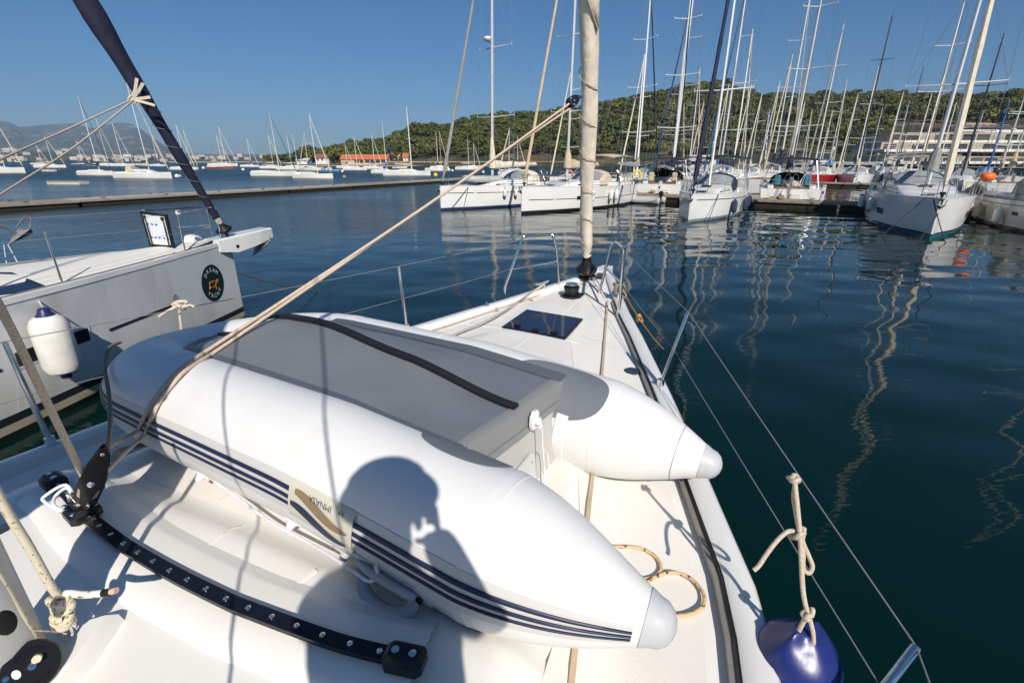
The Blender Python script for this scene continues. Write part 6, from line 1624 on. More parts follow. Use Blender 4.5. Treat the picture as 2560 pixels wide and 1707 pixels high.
wv = N.new('ShaderNodeTexNoise'); wv.inputs['Scale'].default_value = 1.0; wv.inputs['Detail'].default_value = 6
mp2 = N.new('ShaderNodeMapping'); mp2.inputs['Scale'].default_value = (.5, .5, 16); L.new(mp.outputs['Vector'], mp2.inputs['Vector']); L.new(mp2.outputs['Vector'], wv.inputs['Vector'])
sr = N.new('ShaderNodeMapRange'); sr.inputs[1].default_value = .62; sr.inputs[2].default_value = .72; sr.inputs[4].default_value = .8; L.new(wv.outputs['Fac'], sr.inputs[0])
c_ = mix_(sr.outputs[0], c_, (.74, .74, .73))
c_ = mix_(band(.17, .27), c_, (.018, .02, .03)); c_ = mix_(band(-2, .07), c_, (.012, .014, .016)); c_ = mix_(band(.07, .17), c_, (.40, .36, .26))
L.new(c_, b.inputs['Base Color'])
m = MB(); xs_ = [-13+.8*i for i in range(12)]+[-3.8, -3.2, -2.6, -2, -1.5, -1, -.7, -.4, -.2, -.08, 0]
loft_hull(m, [(x, nhb(x), nz(x)+.05, nwl(x), -.45) for x in xs_], 10); nhu = m.build('hull', nhull, nb_, 45)
def nzd(x, y): return nz(x)+.02+.11*(1-min(1, abs(y)/nhb(x))**2)+.10*(1-sstep(-5.5, -2.2, x))*(1-sstep(nhb(x)-.7, nhb(x)-.45, abs(y)))
m = MB(); rg = []
for x in np.linspace(-12.8, -.05, 70):
    h = max(.03, nhb(x)-.12); rg.append([(x, h*v, nzd(x, h*v)) for v in np.linspace(1, -1, 31)])
m.rings(rg, closed=False); m.build('deck', mat('charter_deck', (.80, .765, .70), .5, var=.05, vscale=2, bump=.001, bscale=200), nb_, 60)
for s_ in (1, -1):
    m = MB(); rg = []
    for x in xs_:
        h = nhb(x); w = min(.05, h*.4); z = nz(x)+.05
        rg.append([(x, s_*(h+.006), z-.05), (x, s_*(h+.002), z+.015), (x, s_*(h-w), z+.02), (x, s_*(h-w-.005), z-.05)])
    m.rings(rg, closed=False, cap0=True, cap1=True); m.build('gunwale', GEL, nb_, 40)
    m = MB(); m.strip([(x, s_*(nhb(x)-.105), nz(x)+.055) for x in xs_ if x < -.5], (0, 0, 1), .085, .012); m.build('toe_rail', mat('weathered_teak', (.21, .19, .17), .8, var=.3, vscale=8, stretch=(1, 10, 10)), nb_)
def nside(x, z, s_=-1, off=.004):
    zd = nz(x)+.05; k = (max(0, z)/zd)**.75; return Vector((x, s_*(nwl(x)+(nhb(x)-nwl(x))*k+off), z))
def npanel(name, x0, x1, z0, z1, m_, off, parent=nhu, n=14):
    mb = MB(); a = [nside(x0+(x1-x0)*i/n, z0, -1, off) for i in range(n+1)]; c__ = [nside(x0+(x1-x0)*i/n, z1, -1, off) for i in range(n+1)]
    mb.add(a+c__, [(i, i+1, n+2+i, n+1+i) for i in range(n)]); return mb.build(name, m_, parent)
npanel('cove_stripe', -2.85, -1.45, .80, .838, BLACKC, .006); npanel('cove_stripe', -9.5, -4.15, .80, .838, BLACKC, .006)
wr_ = npanel('hull_window_frame', -4.02, -3.10, .755, .985, GEL, .005); npanel('hull_window', -3.99, -3.13, .785, .955, GLASS, .009, wr_)
# oval emblem: dark green disc, two arcs of lettering, outlined turtle
EC = (-.70, .93); ER = .33
def emb(x, y, off): return nside(EC[0]+x, EC[1]+y, -1, off)       # x forward reads left to right from outside
mb = MB(); rgs = [[emb(.86*ER*k*math.cos(a), ER*k*math.sin(a), .007) for a in np.linspace(0, 2*PI, 49)[:-1]] for k in (1, .75, .5, .25, .01)]
mb.rings(rgs, True, False, True); em = mb.build('oval_emblem', mat('emblem_green', (.006, .022, .018), .35), nhu)
def arc_text(s, rad, size, centre, step, top):
    mb = MB()
    for i, ch in enumerate(s):
        vs, fs = text_verts(ch, size); a = centre+(-(i-(len(s)-1)/2)*step if top else (i-(len(s)-1)/2)*step); rot = a-PI/2 if top else a+PI/2
        c__, sn = math.cos(rot), math.sin(rot); ox, oy = rad*math.cos(a), rad*math.sin(a)
        mb.add([emb(.86*(ox+v.x*c__-v.y*sn), oy+v.x*sn+v.y*c__, .0095) for v in vs], fs)
    return mb.build('lettering', mat('lettering_white', (.8, .8, .8), .5), em, 0)
arc_text('DREAM', .235, .105, PI/2, .40, True); arc_text('YACHT', .235, .105, -PI/2, .40, False)
OGL = mat('emblem_orange', (.55, .22, .05), .5)
mb = MB()
def outl(pts, closed=True): mb.tube([emb(x*.86, y*.9-.01, .010) for x, y in pts], .0042, 5, closed=closed)
outl([(.105*math.cos(a)-.01, .062*math.sin(a)+.008*math.cos(2*a)) for a in np.linspace(0, 2*PI, 25)[:-1]])
outl([(.095, .02), (.135, .055), (.165, .05), (.16, .02), (.11, -.01)], False); outl([(.02, -.055), (.05, -.11), (.075, -.135), (.085, -.09), (.06, -.045)], False)
outl([(-.07, -.045), (-.12, -.09), (-.14, -.075), (-.10, -.02)], False); outl([(-.08, .02), (0, .035), (.07, .02)], False)
mb.build('turtle_outline', OGL, em)
mb = MB(); cx_, cz_ = -1.62, .90
mb.tube([nside(cx_+.06*math.cos(a), cz_+.075*math.sin(a), -1, .006) for a in np.linspace(0, 2*PI, 17)[:-1]], .0035, 4, closed=True)
for dz in (-.035, 0, .035): mb.tube([nside(cx_-.05, cz_+dz, -1, .006), nside(cx_+.05, cz_+dz, -1, .006)], .003, 4)
mb.tube([nside(cx_, cz_-.07, -1, .006), nside(cx_, cz_+.07, -1, .006)], .003, 4); mb.build('maker_crest', mat('crest_grey', (.25, .26, .28), .5), nhu)
# bowsprit with the anchor in its roller
m = MB(); rg = []
for x, w, z0, z1 in ((-.35, .20, 1.42, 1.64), (.02, .20, 1.36, 1.665), (.45, .19, 1.42, 1.69), (.88, .16, 1.52, 1.715), (.93, .13, 1.55, 1.70)):
    rg.append([(x, w, z0), (x, w, z1-.02), (x, w-.02, z1), (x, -w+.02, z1), (x, -w, z1-.02), (x, -w, z0)])
m.rings(rg, True, True, True); spr = m.build('bowsprit', GEL, nb_, 30)
m = MB(); m.tube([(.02, -.195, 1.47), (.02, -.204, 1.47)], .035, 14); m.build('hawse_hole', BLACKP, spr)
galv = mat('galvanised_steel', (.32, .31, .30), .5, .6, var=.3)
def anchor(t, M, sc=1.0):
    mb = MB(); q = lambda *p: M @ (Vector(p)*sc)
    mb.tube([q(-.55, 0, .08), q(-.05, 0, .06), q(.12, 0, -.02), q(.20, 0, -.12)], [.022, .028, .035, .03], 7); mb.build('shank', galv, t)
    mb = MB(); a, b_, c__, d = q(.02, 0, -.34), q(.36, .20, -.06), q(.46, 0, -.16), q(.36, -.20, -.06); e = q(.26, 0, -.10)
    mb.add([a, b_, c__, d, e], [(0, 1, 4), (0, 4, 3), (1, 2, 4), (4, 2, 3), (0, 2, 1), (0, 3, 2)]); mb.build('fluke', mat('fluke_alloy', (.62, .55, .50), .35, .6, var=.25, vscale=8), t)
    mb = MB(); mb.tube([q(.34, -.22, -.05), q(.44, -.14, .10), q(.48, 0, .14), q(.44, .14, .10), q(.34, .22, -.05)], .016, 6); mb.build('roll_bar', galv, t)
an = thing('bow_anchor', 'plough anchor hanging under the bowsprit of the charter yacht', 'anchor', nW((.42, 0, 0)), NH); anchor(an, Matrix.Translation((0, 0, 1.50)), .95)
# navy furled headsail on its forestay
nb0 = Vector((-.18, 0, 1.78)); A_ = AT(551, 560, nW((-.18, 0, 0)).y); T_ = AT(213, 0, A_.y-1.20)
na = toN(A_); nd = (toN(T_)-na).normalized(); s1_ = nd.cross(Vector((0, 1, 0))).normalized(); s2_ = s1_.cross(nd)
nf = lambda k: na+nd*k
navyj = mat('navy_sail', (.016, .017, .045), .7, var=.35, vscale=7, bump=.02, bscale=7, stretch=(1, 1, .5))
m = MB(); rg = []
for i in range(61):
    d = .12+13.2*(i/60)**1.5; r = .055+.075*sstep(.1, 3.2, d)-.06*sstep(6, 13, d); r *= 1+.07*math.sin(d*6.3)
    rg.append([nf(d)+(s1_*math.cos(t)+s2_*math.sin(t))*r*(1+.13*math.cos(t*2-d*2)) for t in np.linspace(0, 2*PI, 19)[:-1]])
m.rings(rg, True, True, True); nj = m.build('furled_jib', navyj, nb_, 60)
m = MB(); m.tube([nf(.30+1.95*i/80)+(s1_*math.cos(i*.52)+s2_*math.sin(i*.52))*(.075+.055*sstep(.1, 3.2, .3+1.95*i/80)) for i in range(81)], .004, 5); m.build('furling_wraps', mat('wrap_grey', (.20, .20, .22), .8), nj)
m = MB(); m.tube([nf(-.02), nf(.12)], [.05, .058], 12); m.build('tack_strap', CREAMR, nj)
m = MB(); m.tube([nf(-.17), nf(-.14), nf(-.11), nf(-.03), nf(.02)], [.085, .14, .145, .06, .05], 20); m.tube([nf(-.52), nf(-.18)], .022, 8); m.build('furler_drum', BLACKP, nb_)
m = MB(); m.line(nf(-.5), nf(14), .005, 4); nmx = -5.6
for s_ in (1, -1): m.line((nmx-.5, s_*1.9, 1.6), (nmx, 0, 17), .006, 4)
m.build('standing_rigging', WIRE, nb_)
m = MB(); m.tube([(nmx, 0, 1.5), (nmx-.1, 0, 10), (nmx-.25, 0, 18)], [.115, .11, .07], 14, flat=.7, up=(0, 1, 0)); m.build('mast', ALU, nb_)
m = MB(); m.tube([(nmx-.2, 0, 3.1), (nmx-5, 0, 3.3)], .08, 8); bo = m.build('boom', ALU, nb_); m = MB(); sailcover(m, (nmx-.2, 0, 3.15), (nmx-4.9, 0, 3.35), .7, .34); m.build('sail_bag', NAVY, bo)
# pale clew straps spread over the navy roll, where two sheets are made fast
KN = nf(2.62)+(toN(Vector((0, 0, EYE)))-nf(2.62)).normalized()*.13+s2_*0; 
m = MB()
kn = toN(AT(330, 249, nW(nf(2.6)).y-.16))
for px, py, w in ((342, 196, .040), (358, 208, .04), (376, 243, .04), (388, 264, .036)):
    q = toN(AT(px, py, nW(nf(2.6)).y-.13)); m.strip([kn, kn.lerp(q, .5)+Vector((0, -.02, 0)), q], toN(Vector((0, 0, EYE)))-kn, w, .006)
m.build('clew_straps', CREAMR, nj)
m = MB(); m.ball(kn, (.05, .04, .05), 10, 8); m.tube([kn+Vector((.05*math.cos(a), .03*math.sin(a*2), .05*math.sin(a))) for a in np.linspace(0, 2*PI, 13)[:-1]], .016, 6, closed=True); m.build('clew_knot', CREAMR, nj)
knW = nW(kn)
SG = 'jib sheets of the charter yacht'
GREYR = mat('grey_rope', (.42, .38, .33), .8, var=.25, vscale=60)
rope('jib_sheet', 'upper pale sheet running left from the navy jib', [knW, AT(150, 332, 7.2), AT(0, 399, 6.1), AT(-220, 500, 4.9)], .013, GREYR, 'rope', SG, 3)
rope('jib_sheet', 'lower pale sheet running left from the navy jib', [knW+Vector((0, 0, -.02)), AT(180, 372, 7.2), AT(0, 487, 5.9), AT(-220, 640, 4.7)], .013, GREYR, 'rope', SG, 3)
# open hatch lid standing on the foredeck
cN = toN(G(404, 620, 1.62)); hx, hy = cN.x, cN.y
lid = [AT(351, 528, 0), ] if False else None
Yb = nW((hx, hy, 0)).y; A0, B0 = AT(376, 616, Yb+.05), AT(437, 621, Yb-.05); A1, B1 = AT(350, 528, Yb+.10), AT(417, 536, Yb+.0)
A0, B0, A1, B1 = [toN(q) for q in (A0, B0, A1, B1)]
def lidp(u, v, o=0.0):
    n_ = (B0-A0).cross(A1-A0).normalized(); 
    if n_.dot(toN(Vector((0, 0, EYE)))-A0) < 0: n_ = -n_
    return (A0.lerp(B0, u)).lerp(A1.lerp(B1, u), v)+n_*o
def lidquad(name, u0, u1, v0, v1, o0, o1, m_, parent):
    mb = MB(); q = [(u0, v0), (u1, v0), (u1, v1), (u0, v1)]; mb.add([lidp(u, v, o0) for u, v in q]+[lidp(u, v, o1) for u, v in q], [(3, 2, 1, 0), (4, 5, 6, 7)]+[(i, (i+1) % 4, 4+(i+1) % 4, 4+i) for i in range(4)]); return mb.build(name, m_, parent, 0)
ld2 = lidquad('hatch_lid', 0, 1, 0, 1, -.015, .012, BLACKP, nb_); lidquad('lid_pane', .10, .90, .08, .92, .008, .016, mat('lid_white', (.66, .68, .70), .25, var=.12, vscale=6), ld2)
mb = MB()
for v in (.28, .66):
    for u in (.20, .36, .52, .70, .85)[:5 if v < .5 else 3]:
        d_ = .055; mb.add([lidp(u+d_*a, v+d_*.7*b_, .0175) for a, b_ in ((1, 0), (0, 1), (-1, 0), (0, -1))], [(0, 1, 2, 3)])
mb.build('blue_dots', mat('dot_blue', (.03, .12, .55), .5), ld2, 0)
for u in (.16, .84):
    mb = MB(); mb.tube([lidp(u, .86, .02), lidp(u+.06, .55, .05), lidp(u+.02, .05, .03)], .010, 6); mb.ball(lidp(u, .86, .03), .03, 8, 6); mb.build('lid_stay', BLACKP, ld2)
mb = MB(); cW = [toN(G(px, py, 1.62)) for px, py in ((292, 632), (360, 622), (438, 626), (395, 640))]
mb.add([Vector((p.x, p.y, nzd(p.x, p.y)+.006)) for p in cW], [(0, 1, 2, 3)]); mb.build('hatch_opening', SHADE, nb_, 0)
mb = MB(); cW = [toN(G(px, py, 1.66)) for px, py in ((-40, 684), (30, 681), (122, 697), (-40, 722))]
mb.add([Vector((p.x, p.y, nzd(p.x, p.y)+.012)) for p in cW], [(0, 1, 2, 3)]); mb.build('deck_window', hglass, nb_, 0)
m = MB(); p = toN(G(478, 600, 1.66)); m.ball((p.x, p.y, nzd(p.x, p.y)), (.20, .16, .14), 12, 8); m.build('windlass_cover', GEL, nb_)
# rails and lines
m = MB(); z = 1.57; hh = .64
for s_ in (1, -1):
    a = Vector((-1.15, s_*(nhb(-1.15)-.05), z)); c__ = Vector((-.22, s_*(nhb(-.22)-.02), z))
    m.tube(smooth_path([a, a+Vector((.03, 0, hh*.96)), a+Vector((.10, 0, hh)), c__+Vector((-.1, 0, hh)), c__+Vector((0, 0, hh*.95)), c__], 4), .0135, 8); m.line(a+Vector((0, 0, hh*.5)), c__+Vector((0, 0, hh*.5)), .010, 6)
m.line((-.30, nhb(-.3)-.02, z+hh), (-.30, -nhb(-.3)+.02, z+hh), .0135, 8)
m.build('pulpit', STEEL, nb_)
m = MB(); p = toN(AT(470, 518, nW((-1.1, 0, 0)).y)); m.ball((-1.10, -(nhb(-1.1)-.05), 2.20), .045, 10, 8); m.build('bow_light', GEL, nb_)
px_ = -3.35; sb = Vector((px_, -(nhb(px_)-.10), 1.56)); sb = toN(G(155, 706, 1.56)); stp = sb+Vector((0, .01, .63)); m = MB(); m.tube([sb, stp], [.014, .011], 9); m.build('stanchion', STEEL, nb_)
sp2 = Vector((-3.3, nhb(-3.3)-.1, 1.56)); m = MB(); m.tube([sp2, sp2+Vector((0, 0, .63))], [.014, .011], 9); m.build('stanchion', STEEL, nb_)
for f in (1.0, .5):
    m = MB(); m.line((-1.1, -(nhb(-1.1)-.05), z+hh*f), sb.lerp(stp, f), .0035, 5); m.line(sb.lerp(stp, f), (-6.2, -(nhb(-6.2)-.1), 1.56+.62*f), .0035, 5)
    m.build('lifelines', WIRE, nb_); m = MB(); m.line((-1.1, (nhb(-1.1)-.05), z+hh*f), sp2+Vector((0, 0, .63*f)), .0035, 5); m.line(sp2+Vector((0, 0, .63*f)), (-6.2, (nhb(-6.2)-.1), 1.56+.62*f), .0035, 5); m.build('lifelines', WIRE, nb_)
# its fender
fe = nside(toN(G(98, 770, 1.42)).x, 1.40, -1, .24); fx = min(range(200), key=lambda k: abs(px_of(nW(nside(-7+k*.03, 1.45, -1, .22)))[0]-99)); fx = -7+fx*.03
fp = nW(nside(fx, 1.45, -1, .235)); fp.z = 1.44
fender(fp, .92, .185, 'white fender with navy ends hanging on the side of the charter yacht at left', FENW, mat('navy_fender_end', (.02, .024, .11), .4), line=.02)
tp_ = nW((fx-.02, -(nhb(fx)-.12), 1.58)); rope('fender_lanyard', 'thin white line from the charter yacht fender up to the brown anchor', [fp, AT(68, 700, 6.6), AT(20, 612, 9.9)], .009, WHITER, 'rope', None, 2)
rope('anchor_lashing', 'thin white line dropping from the brown anchor to the charter yacht side deck', [AT(10, 612, 9.9), AT(16, 655, 8.2), AT(38, 738, 6.0)], .009, WHITER, 'rope', None, 2)
# mooring line from its bow into the water
rope('mooring_line', 'mooring line slanting from the charter yacht bow into the dark water', sag(nW((.0, -.06, .95)), G(815, 722, 0)-Vector((0, 0, .1)), .05), .012, mat('weedy_rope', (.10, .08, .05), .9), 'mooring line', None, 1)
# a third yacht lies beyond, its bow just out of the picture
third = yacht('sailing_yacht', 'white yacht next beyond the charter yacht, only its anchor in the picture', (-11.75, 10.0), NH, 12.0, dict(fb=1.45, hull=HW, cover=NAVY, dodger=NAVY, mast=ALU, mh=15.5, spreaders=2, jib=CREAM, anchor=False), 1)
an2 = thing('bow_anchor', 'brown plough anchor with white lashings at the left picture edge', 'anchor', (AT(24, 588, 10.0).x-.18, 10.0, 0), NH); anchor(an2, Matrix.Translation((0, 0, AT(24, 588, 10.0).z+.16)), 1.15)
# ---------------------------------------------------------------- ropes and fittings on our foredeck
def catm(pts, n=6): return smooth_path(pts, n)
# self-tacking jib sheet: clew block on the jib, over the dinghy, down to the block on the car
jc = toL(AT(1437, 250, toW(fst(2.9)).y-.13)); jblk, jM = block(jc-(jc-toL(AT(1300, 345, 4.6))).normalized()*.10, (jc-toL(AT(1300, 345, 4.6))), toL(Vector((0, 0, EYE)))-jc, .15, .085, 'jib_block', jib, .04)
jcw = toW(jc)
m = MB(); cl = toL(AT(1452, 243, toW(fst(2.9)).y-.02)); m.tube([jc, jc.lerp(cl, .5)+Vector((0, 0, .01)), cl], [.012, .016, .02], 8); m.build('clew_shackle', STEEL, jib)
top1 = toW(jc)-(toW(jc)-AT(1300, 345, 4.6)).normalized()*.06
c1h, c2h = hit(437, 938, .013), hit(428, 948, .013)
e1h, e2h = hit(372, 1020, .014), hit(384, 1010, .014)
BLN = bax.length; bt_ = toW(BLK+BAX*(BLN*.96)); bt2 = toW(BLK+BAX*(BLN*.62))+Vector((.042, .0, 0))
print('HITS', c1h, c2h, e1h, e2h, bt_)
UPV = Vector((0, 0, 1))
def over(px_list, lift): return [hit(x, y, lift) for x, y in px_list]
k1 = over(((560, 858), (505, 893), (455, 930), (425, 962), (395, 1000), (372, 1040), (352, 1075)), .016)
k2 = over(((575, 862), (520, 897), (466, 934), (437, 966), (408, 1004), (388, 1044), (370, 1082)), .014)
k1 = [p for p in k1 if p]; k2 = [p for p in k2 if p]
S1 = [top1]+[top1.lerp(k1[0], f)-UPV*.03*math.sin(PI*f) for f in (.33, .66)]+k1+[bt_.lerp(k1[-1], .45)+Vector((-.01, -.03, .0)), bt_]
S2 = [top1+Vector((.012, .02, -.040))]+[S1[q_]+(S1[q_]-Vector((0, 0, EYE))).normalized()*.022-UPV*.006 for q_ in (1, 2)]+k2+[bt2.lerp(k2[-1], .45)+Vector((.0, -.02, 0)), bt2]
SHG = 'tan sheet parts of the self-tacking jib'
TANS = mat('tan_sheet', (.66, .52, .40), .72, var=.25, vscale=120, bump=.002, bscale=400, detail=1)
rope('jib_sheet', 'upper tan sheet from the clew block over the dinghy down to the black block', S1, .0098, TANS, 'rope', SHG, 5, 10)
rope('jib_sheet', 'lower tan sheet running close beside the upper one to the black block', S2, .0088, TANS, 'rope', SHG, 5, 10)
bl_ = toW(BLK+BAX*(BLN*.50))+Vector((-.035, 0, 0))
rope('jib_sheet', 'tan sheet leading from the black block up out of the picture at left', [bl_, bl_.lerp(AT(0, 768, 1.30), .5), AT(0, 768, 1.30), AT(-190, 440, 1.22)], .0112, TANS, 'rope', SHG, 4, 10)
# painter round the dinghy bow
q = [bt_+Vector((.01, .0, -.01)), AT(276, 1060, 1.66), AT(272, 985, 1.95), AT(263, 925, 2.20), AT(266, 890, 2.40), AT(275, 868, 2.48), (hit(312, 852, .010) or AT(300, 856, 2.6))]
OLV = mat('olive_rope', (.24, .20, .14), .8, var=.3, vscale=100)
rope('painter', 'olive painter hanging from the bow of the dinghy behind the sheets', q, .0085, OLV, 'rope', None, 6)
deckhit = world_bvh([deck])
def dkw(px, py, lift): return toW(dk(px, py, lift))
q = [bt_+Vector((.03, .01, -.02)), dkw(318, 1120, .10), dkw(370, 1112, .05), dkw(430, 1128, .02), dkw(490, 1152, .012), dkw(560, 1176, .012)]
rope('painter_end', 'olive rope end lying on the deck and vanishing under the dinghy', q, .010, OLV, 'rope', None, 6)
q = [dkw(485, 1145, .015), dkw(520, 1160, .012), dkw(560, 1172, .012), dkw(620, 1195, .012)]
# white tape line lashed along the lower side of the dinghy
q = []
for px, py, l_ in ((350, 1058, .02), (400, 1098, .05), (455, 1142, .08), (520, 1190, .10), (600, 1248, .09), (680, 1306, .08), (760, 1350, .07), (830, 1392, .07), (890, 1432, .08), (922, 1452, .09), (945, 1440, .10), (938, 1412, .14)): q.append(dkw(px, py, l_))
rope('lashing', 'white lashing line drooping along the lower edge of the dinghy', q, .0058, WHITER, 'rope', None, 6, 8)
q = [toW(BLK+BAX*.04)+Vector((-.02, -.02, 0)), AT(165, 1212, 1.52), AT(112, 1240, 1.50), AT(112, 1254, 1.48), AT(152, 1280, 1.45)]
rope('lashing', 'thin white lashing looped round the black block and the track end', q, .006, WHITER, 'rope', None, 6)
q = [toW(BLK+BAX*.03)+Vector((-.02, -.02, 0)), AT(170, 1220, 1.52), AT(140, 1238, 1.50), AT(134, 1262, 1.46), AT(158, 1276, 1.45)]
rope('lashing', 'second white loop close under the first by the black block', q, .006, WHITER, 'rope', None, 6)
# tan line with tracer fleck in two bights by the near cone
FLK = mat('flecked_tan_rope', (.62, .43, .24), .75, var=.6, vscale=55, col2=(.10, .07, .05), lo=.60, hi=.66, detail=1)
q = [dkw(x, y, .016) for x, y in ((1490, 1366), (1545, 1366), (1600, 1370), (1640, 1392), (1652, 1420), (1638, 1440), (1605, 1448), (1560, 1452), (1500, 1470))]
rope('coiled_line', 'flecked tan rope lying in a small bight behind the near cone of the dinghy', q, .0075, FLK, 'rope', 'flecked tan rope on the side deck', 7, 9)
q = [dkw(x, y, .022) for x, y in ((1590, 1480), (1630, 1446), (1680, 1430), (1725, 1444), (1755, 1476), (1760, 1508), (1740, 1528), (1705, 1538), (1640, 1536))]
rope('coiled_line', 'larger bight of flecked tan rope nearest the starboard rail', q, .0075, FLK, 'rope', 'flecked tan rope on the side deck', 7, 9)
# bow lines at the pulpit
def tangle(name, label, c, r, m_, n, seed, rr, sq=(1, 1, 1), cat='rope'):
    rg_ = np.random.default_rng(seed); pts = []
    for i in range(n):
        a = i*1.05+rg_.uniform(-.3, .3); k = rg_.uniform(.55, 1.0); pts.append(Vector(c)+Vector((r*sq[0]*k*math.cos(a), r*sq[1]*k*math.sin(a*.9+1), r*sq[2]*(rg_.uniform(-.8, .8)))))
    return rope(name, label, pts, rr, m_, cat, None, 6, 7)
clw = toW(CL2)
tangle('rope_coil', 'bundle of weathered mooring rope round the starboard bow cleat', clw+Vector((.01, 0, .07)), .10, mat('weathered_rope', (.34, .27, .19), .9, var=.4, vscale=70), 26, 4, .011, (.8, .9, 1.0))
e = G(1660, 875, .75); kn1 = AT(1583, 812, toW(toL(G(1583, 812, 1.2))).y)
ORR = mat('ochre_rope', (.50, .29, .10), .85, var=.4, vscale=60)
rope('mooring_line', 'ochre mooring line from the starboard bow cleat down to the water', sag(clw+Vector((.05, -.02, .05)), G(1664, 878, -.1), .06, 8), .011, ORR, 'mooring line', None, 4)
tangle('knot', 'ochre knot in the mooring line just off the starboard bow', (clw+Vector((.05, -.02, .05))).lerp(G(1664, 878, -.1), .30)-Vector((0, 0, .04)), .05, ORR, 14, 9, .011, (.8, 1.1, 1), 'rope')
pc2 = dk(1330, 735); pcw = toW(Vector((pc2.x, ohb(pc2.x)-.06, oz(pc2.x)+.10)))
rope('mooring_line', 'grey line from the port bow cleat leading aft along the rail', [pcw+Vector((.03, -.02, .02)), pcw+Vector((-.05, -.05, -.02)), dkw(1240, 790, .05), dkw(1150, 830, .04), dkw(1060, 868, .03), dkw(900, 930, .03)], .009, mat('beige_grey_rope', (.42, .37, .30), .85, var=.2, vscale=60), 'mooring line', None, 5)
rope('cleat_tail', 'short pale rope tail dropping from the port bow cleat', [pcw+Vector((0, 0, .01)), pcw+Vector((.03, -.06, .03)), dkw(1322, 742, .02), dkw(1334, 752, .012)], .009, CREAMR, 'rope', None, 5)
# knotted line on the port lifeline, over the dinghy
yk = 3.05
kw = AT(448, 764, yk)
tangle('knot', 'cream rope knot tied on the port lifeline in front of the charter yacht', kw, .05, CREAMR, 12, 21, .012, (1.0, .5, .6), 'rope')
KG = 'ends of the cream knot on the port lifeline'
rope('rope_end', 'cream rope end slanting down left from the lifeline knot', [kw, AT(430, 772, yk-.03), AT(412, 782, yk-.05), AT(398, 792, yk-.06)], .010, CREAMR, 'rope', KG, 5)
rope('rope_end', 'short cream rope end pointing right from the lifeline knot', [kw, AT(462, 766, yk), AT(477, 763, yk), AT(488, 769, yk-.02)], .010, CREAMR, 'rope', KG, 5)
rope('rope_end', 'cream rope dropping straight down from the lifeline knot behind the dinghy', [kw, AT(450, 790, yk), AT(453, 815, yk), AT(455, 850, yk)], .010, CREAMR, 'rope', KG, 5)
# fender on the starboard lifeline
yf = 1.285
lw = AT(1986, 1198, yf); fb0 = AT(2010, 1590, 1.10)
f_eye = Vector((lw.x+.03, 1.12, AT(2020, 1592, 1.12).z))
CRF = mat('cream_fender_rope', (.66, .55, .43), .8, var=.2, vscale=130, bump=.003, bscale=350, detail=1)
FR = 'rope of the starboard fender'
eyeL = [lw, lw.lerp(f_eye, .35)+Vector((.01, 0, 0)), lw.lerp(f_eye, .7)+Vector((.012, -.0, 0)), f_eye+Vector((0, 0, .10))]
rope('fender_rope', 'cream rope holding the blue-topped fender on the starboard lifeline', [lw+Vector((-.004, 0, .012))]+eyeL, .0075, CRF, 'rope', FR, 6, 9)
mid = AT(1998, 1330, 1.245)
rope('fender_rope', 'cream slipped loop hanging from the middle knot of the fender rope', [mid, AT(2010, 1320, 1.24), AT(2006, 1350, 1.235), AT(2020, 1385, 1.225), AT(2031, 1415, 1.215), AT(2022, 1432, 1.21), AT(2008, 1420, 1.213), AT(2008, 1385, 1.225), AT(2004, 1345, 1.24)], .0072, CRF, 'rope', FR, 6, 9)
rope('fender_rope', 'cream rope tail curving left from the middle knot of the fender rope', [mid, AT(1988, 1328, 1.245), AT(1970, 1328, 1.24), AT(1945, 1348, 1.23), AT(1918, 1382, 1.215), AT(1898, 1412, 1.205), AT(1884, 1425, 1.20)], .0072, CRF, 'rope', FR, 6, 9)
rope('fender_rope', 'second cream strand twisted beside the first under the lifeline', [lw+Vector((.006, 0, 0)), AT(1984, 1240, 1.275), AT(1990, 1285, 1.26), mid], .0065, CRF, 'rope', FR, 6, 9)
for p, r_, s_, lb in ((lw, .024, 3, 'round turn of the fender rope on the starboard lifeline'), (mid, .026, 5, 'middle knot of the fender rope'), (f_eye+Vector((0, 0, .10)), .022, 8, 'lowest knot of the fender rope above the blue top')):
    tangle('knot', 'cream '+lb, p, r_, CRF, 12, s_, .0075, (.9, .9, .8), 'rope')
for dx, dy, lb in ((-.012, .0, 'left leg of cream rope from the lowest knot to the blue fender'), (.018, -.02, 'right leg of cream rope from the lowest knot to the blue fender')):
    rope('fender_rope', lb, [f_eye+Vector((0, 0, .10)), f_eye+Vector((dx, dy, .04)), f_eye+Vector((dx*1.6, dy*1.6, -.05))], .0070, CRF, 'rope', FR, 4, 8)
FC = Vector((f_eye.x-.005, f_eye.y+.01, 0)); Lf, rf = .66, .128
t = thing('fender', 'large white fender with glossy blue top hanging off the starboard side', 'fender', (FC.x+.02, FC.y, f_eye.z-Lf+.02), .4)
m = MB(); m.lathe([(.05, .05), (.10, .08), (.124, .14), (rf, .22), (rf, .44), (.126, .50)], 32); m.build('body', mat('fender_ivory', (.74, .72, .62), .3), t)
m = MB(); rg = []
for z, r_, lob in ((.488, .1275, 0), (.505, .1295, 0), (.54, .128, .0), (.575, .117, .02), (.605, .098, .08), (.63, .074, .18), (.648, .055, .26), (.662, .045, .30), (.668, .020, .2)):
    rg.append([(r_*(1+lob*math.cos(2*a)-.5*lob*abs(math.sin(a*2)))*math.cos(a), r_*(1-.45*lob+.0*math.cos(2*a))*math.sin(a)*(1-lob*.9), z+.02*lob*math.cos(4*a)) for a in np.linspace(0, 2*PI, 41)[:-1]])
m.rings(rg, True, True, True); m.build('top_cap', FENB, t, 60)
m = MB(); m.lathe([(.02, .0), (.045, .02), (.055, .055), (.03, .06)], 20); m.build('bottom_cap', FENB, t)
